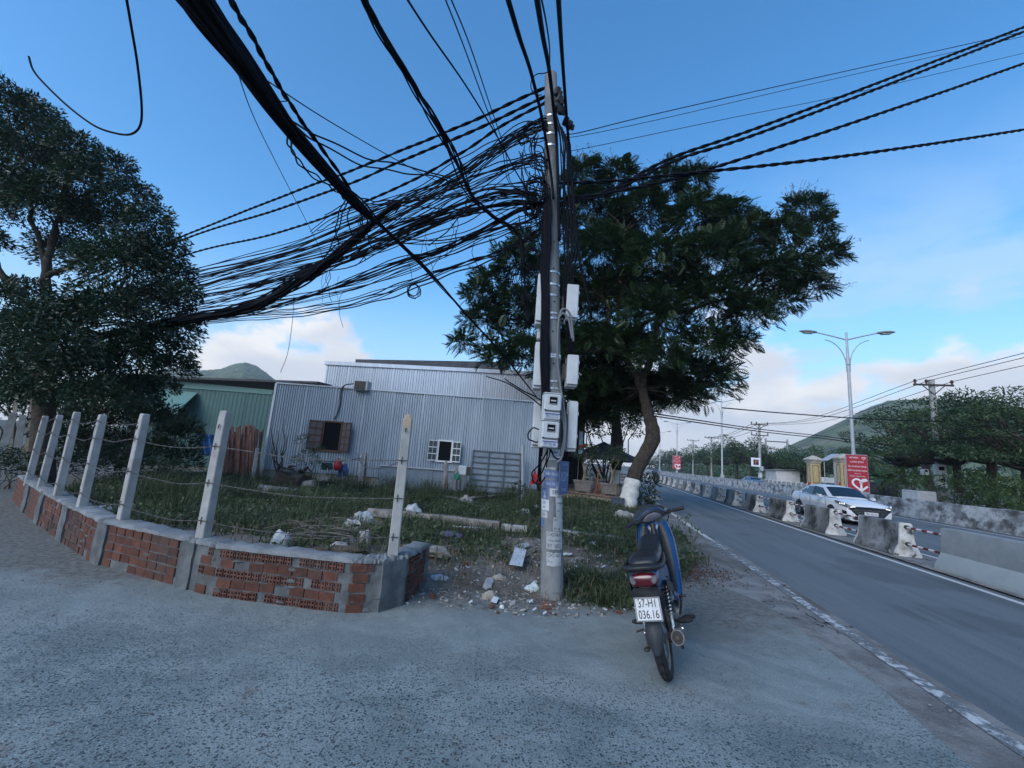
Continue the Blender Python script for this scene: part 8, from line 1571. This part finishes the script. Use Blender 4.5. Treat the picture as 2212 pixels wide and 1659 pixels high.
# litter too small and mixed to count
b = MB(); rr = random.Random(44); mm = []
cols = [stone_m, plastic_w, card, brick_m, cloth_tan, stick]
for k in range(1500):
    x, y = rr.uniform(-.85,2.2), rr.uniform(4.62,7.6) if rr.random() < .7 else rr.uniform(4.2,4.9)
    if y < edge_y(x)-.35 or Vector((x,y,0)).dot(NS) > 1.8: continue
    z = max(lot_h(x,y),0); b.cur = rr.choice([0,0,0,0,1,2,2,3,4,5,5,5,5]); s_ = rr.uniform(.006,.022)*(1.6 if rr.random() < .12 else 1)
    if b.cur == 5: a = rr.uniform(0,3.14); l_ = rr.uniform(.05,.2); b.tube([(x,y,z+.01),(x+l_*math.cos(a),y+l_*math.sin(a),z+.012+rr.uniform(0,.03))],[.004,.002],3)
    else: b.bbox((x,y,z+s_*.3),(s_*2,s_*rr.uniform(.8,2),s_*rr.uniform(.3,1)),s_*.3,(rr.uniform(-.5,.5),rr.uniform(-.5,.5),rr.uniform(0,3)))
tag(b.build('litter',cols),kind='stuff')
b = MB()
for k in range(70): p = GND(rr.gauss(1182,9),rr.gauss(1311,5)); b.cur = 0; s_ = rr.uniform(.006,.02); b.bbox((p.x,p.y,s_*.3),(s_*2,s_*1.4,s_*.7),s_*.3,(rr.uniform(-.4,.4),rr.uniform(-.4,.4),rr.uniform(0,3)))
tag(b.build('brick_crumbs',[mat('brick_crumb',(.24,.09,.05),(.15,.06,.04),20,.95)]),kind='stuff')
b = MB()
for k in range(420):
    x, y = rr.uniform(-7,3.2), rr.uniform(.6,5.2); 
    if y > edge_y(x)-.1 or Vector((x,y,0)).dot(NS) > 1.98: continue
    s_ = rr.uniform(.003,.010); b.bbox((x,y,s_*.3),(s_*2,s_*1.5,s_),s_*.3,(0,0,rr.uniform(0,3)))
for k in range(420):
    p = ROAD(rr.uniform(1.9,2.45),rr.uniform(1.5,14)); s_ = rr.choice([.003,.004,.005,.006,.011]); b.bbox((p.x,p.y,.004+s_*.2),(s_*2,s_*1.5,s_),s_*.3,(0,0,rr.uniform(0,3)))
tag(b.build('grit',[mat('grit_stone',(.12,.125,.125),(.24,.24,.23),30,.95,world=True)]),kind='stuff')
# uprooted stump with its log
t_ = thing('stump','dark uprooted tree stump with tangled roots in the weeds before the house','stump',GND(625,1058)); p0 = AT(625,1036,12.6); rr = random.Random(8)
b = MB(); b.tube([p0+Vector((-.5,0,-.35)),p0+Vector((-.1,0,0)),p0+Vector((.45,-.1,-.05))],[.20,.36,.22],12); b.build('root_ball',bark,t_,smooth=60)
for k in range(26): a, e = rr.uniform(0,6.28), rr.uniform(-.5,1.2); d = Vector((math.cos(a)*math.cos(e),math.sin(a)*math.cos(e),math.sin(e)))*rr.uniform(.35,.65); b = MB(); q = p0+Vector((rr.uniform(-.3,.3),0,rr.uniform(-.1,.1))); b.tube([q,q+d*.6+Vector((0,0,rr.uniform(-.1,.1))),q+d+Vector((rr.uniform(-.2,.2),0,-.15))],[.07,.045,.015],6); b.build('root',bark,t_,smooth=60)
b = MB(); b.tube([AT(640,1050,12.6),AT(678,1044,12.4)],[.12,.10],10); b.build('log',post_m,t_,smooth=60); b = MB(); q = GND(600,1070); b.tube([q+Vector((-.5,0,.12)),q+Vector((.6,-.2,.12))],[.13,.11],10); tag(b.build('log',post_m,smooth=60),'pale rotten log lying in the weeds before the stump','log')
# crate and odds beside the verge plant
p = gz(1410,1112); t_ = thing('crate','black plastic crate on the verge edge beside the spiky plant','crate',p,RZ)
for q in range(4): b = MB(); z = .05+.08*q; 
for z in (.03,.11,.19,.27):
    for sx,sy,dx,dy in ((0,-.2,.6,.02),(0,.2,.6,.02),(-.3,0,.02,.4),(.3,0,.02,.4)): b = MB(); b.box((sx,sy,z),(dx,dy,.05)); b.build('slat',black_plastic,t_,local=True)
for sx in (-.29,.29):
    for sy in (-.19,.19): b = MB(); b.box((sx,sy,.15),(.045,.045,.30)); b.build('corner_post',black_plastic,t_,local=True)
crumple('sack','pale folded sack lying on the black crate','sack',1400,1086,1424,1096,sack_m,.6,31).location.z += .28
for k,(x,y,yt) in enumerate([(1478,1143,1115),(1497,1180,1148)]):
    g = gz(x,y); b = MB(); rr = random.Random(k)
    for q in range(7): d = Vector((rr.uniform(-.5,.5),rr.uniform(-.4,.4),1))*rr.uniform(.15,.4); b.tube([g,g+d*.5+Vector((0,0,.02)),g+d],[.006,.005,.002],4)
    V_, F2 = leaf_cloud(40, (g.x,g.y,g.z+.25), (.18,.18,.16), .08, 90+k); t_ = thing('weed_plant',['spindly weed at the road edge behind the handlebar','second spindly weed at the road edge'][k],'weed',g); b.build('stalks',stick,t_); fastmesh('leaves',V_,F2,weed_m,t_)
# odds and ends along the foot of the house
a = AT(999,1016,14.3); t_ = thing('white_box', 'small white box on a thin pale stand left of the leaning gate', 'box', (a.x,14.3,0)); b = MB(); b.bbox(a,(.26,.16,.30),.02); b.build('case', white_plastic, t_); b = MB(); b.box((a.x-.03,14.3,(a.z-.15)/2),(.06,.06,a.z-.15)); b.build('stand', post_m, t_); b = MB(); b.bbox(a+Vector((.20,.05,-.02)),(.12,.10,.28),.01); b.build('dark_side_case', dark_metal, t_)
crumple('plastic_bag','small green bag hanging low beside the grey wooden post','plastic bag',979,1022,993,1040,mat('green_plastic',(.02,.16,.09),(.03,.2,.12),9,.4),1.,41); o = D.objects[[x.name for x in SC.collection.objects if x.name.startswith('plastic_bag')][-1]]; o.location = AT(986,1034,14.0); o.scale = (.42,.42,.42)
for k,(x0,y0,x1,y1,w_,lab) in enumerate([(884,1064,955,1070,.14,'rusty brown plank lying along the low grey sheets'),(1012,1084,1085,1076,.2,'grey plank lying under the leaning gate'),(940,1078,990,1084,.12,'pale plank on the weeds in front of the pointed post')]):
    a, c = gz(x0,y0), gz(x1,y1); b = MB(); rough_bar(b, a+Vector((0,0,.10)), c+Vector((0,0,.10)), w_, .05, 60+k); tag(bm_recalc(b.build('plank', [mat('rusty_plank',(.13,.07,.05),(.2,.12,.09),6,.9,world=True), post_m, beam_m][k], smooth=30)), lab, 'plank', 'planks by the house')
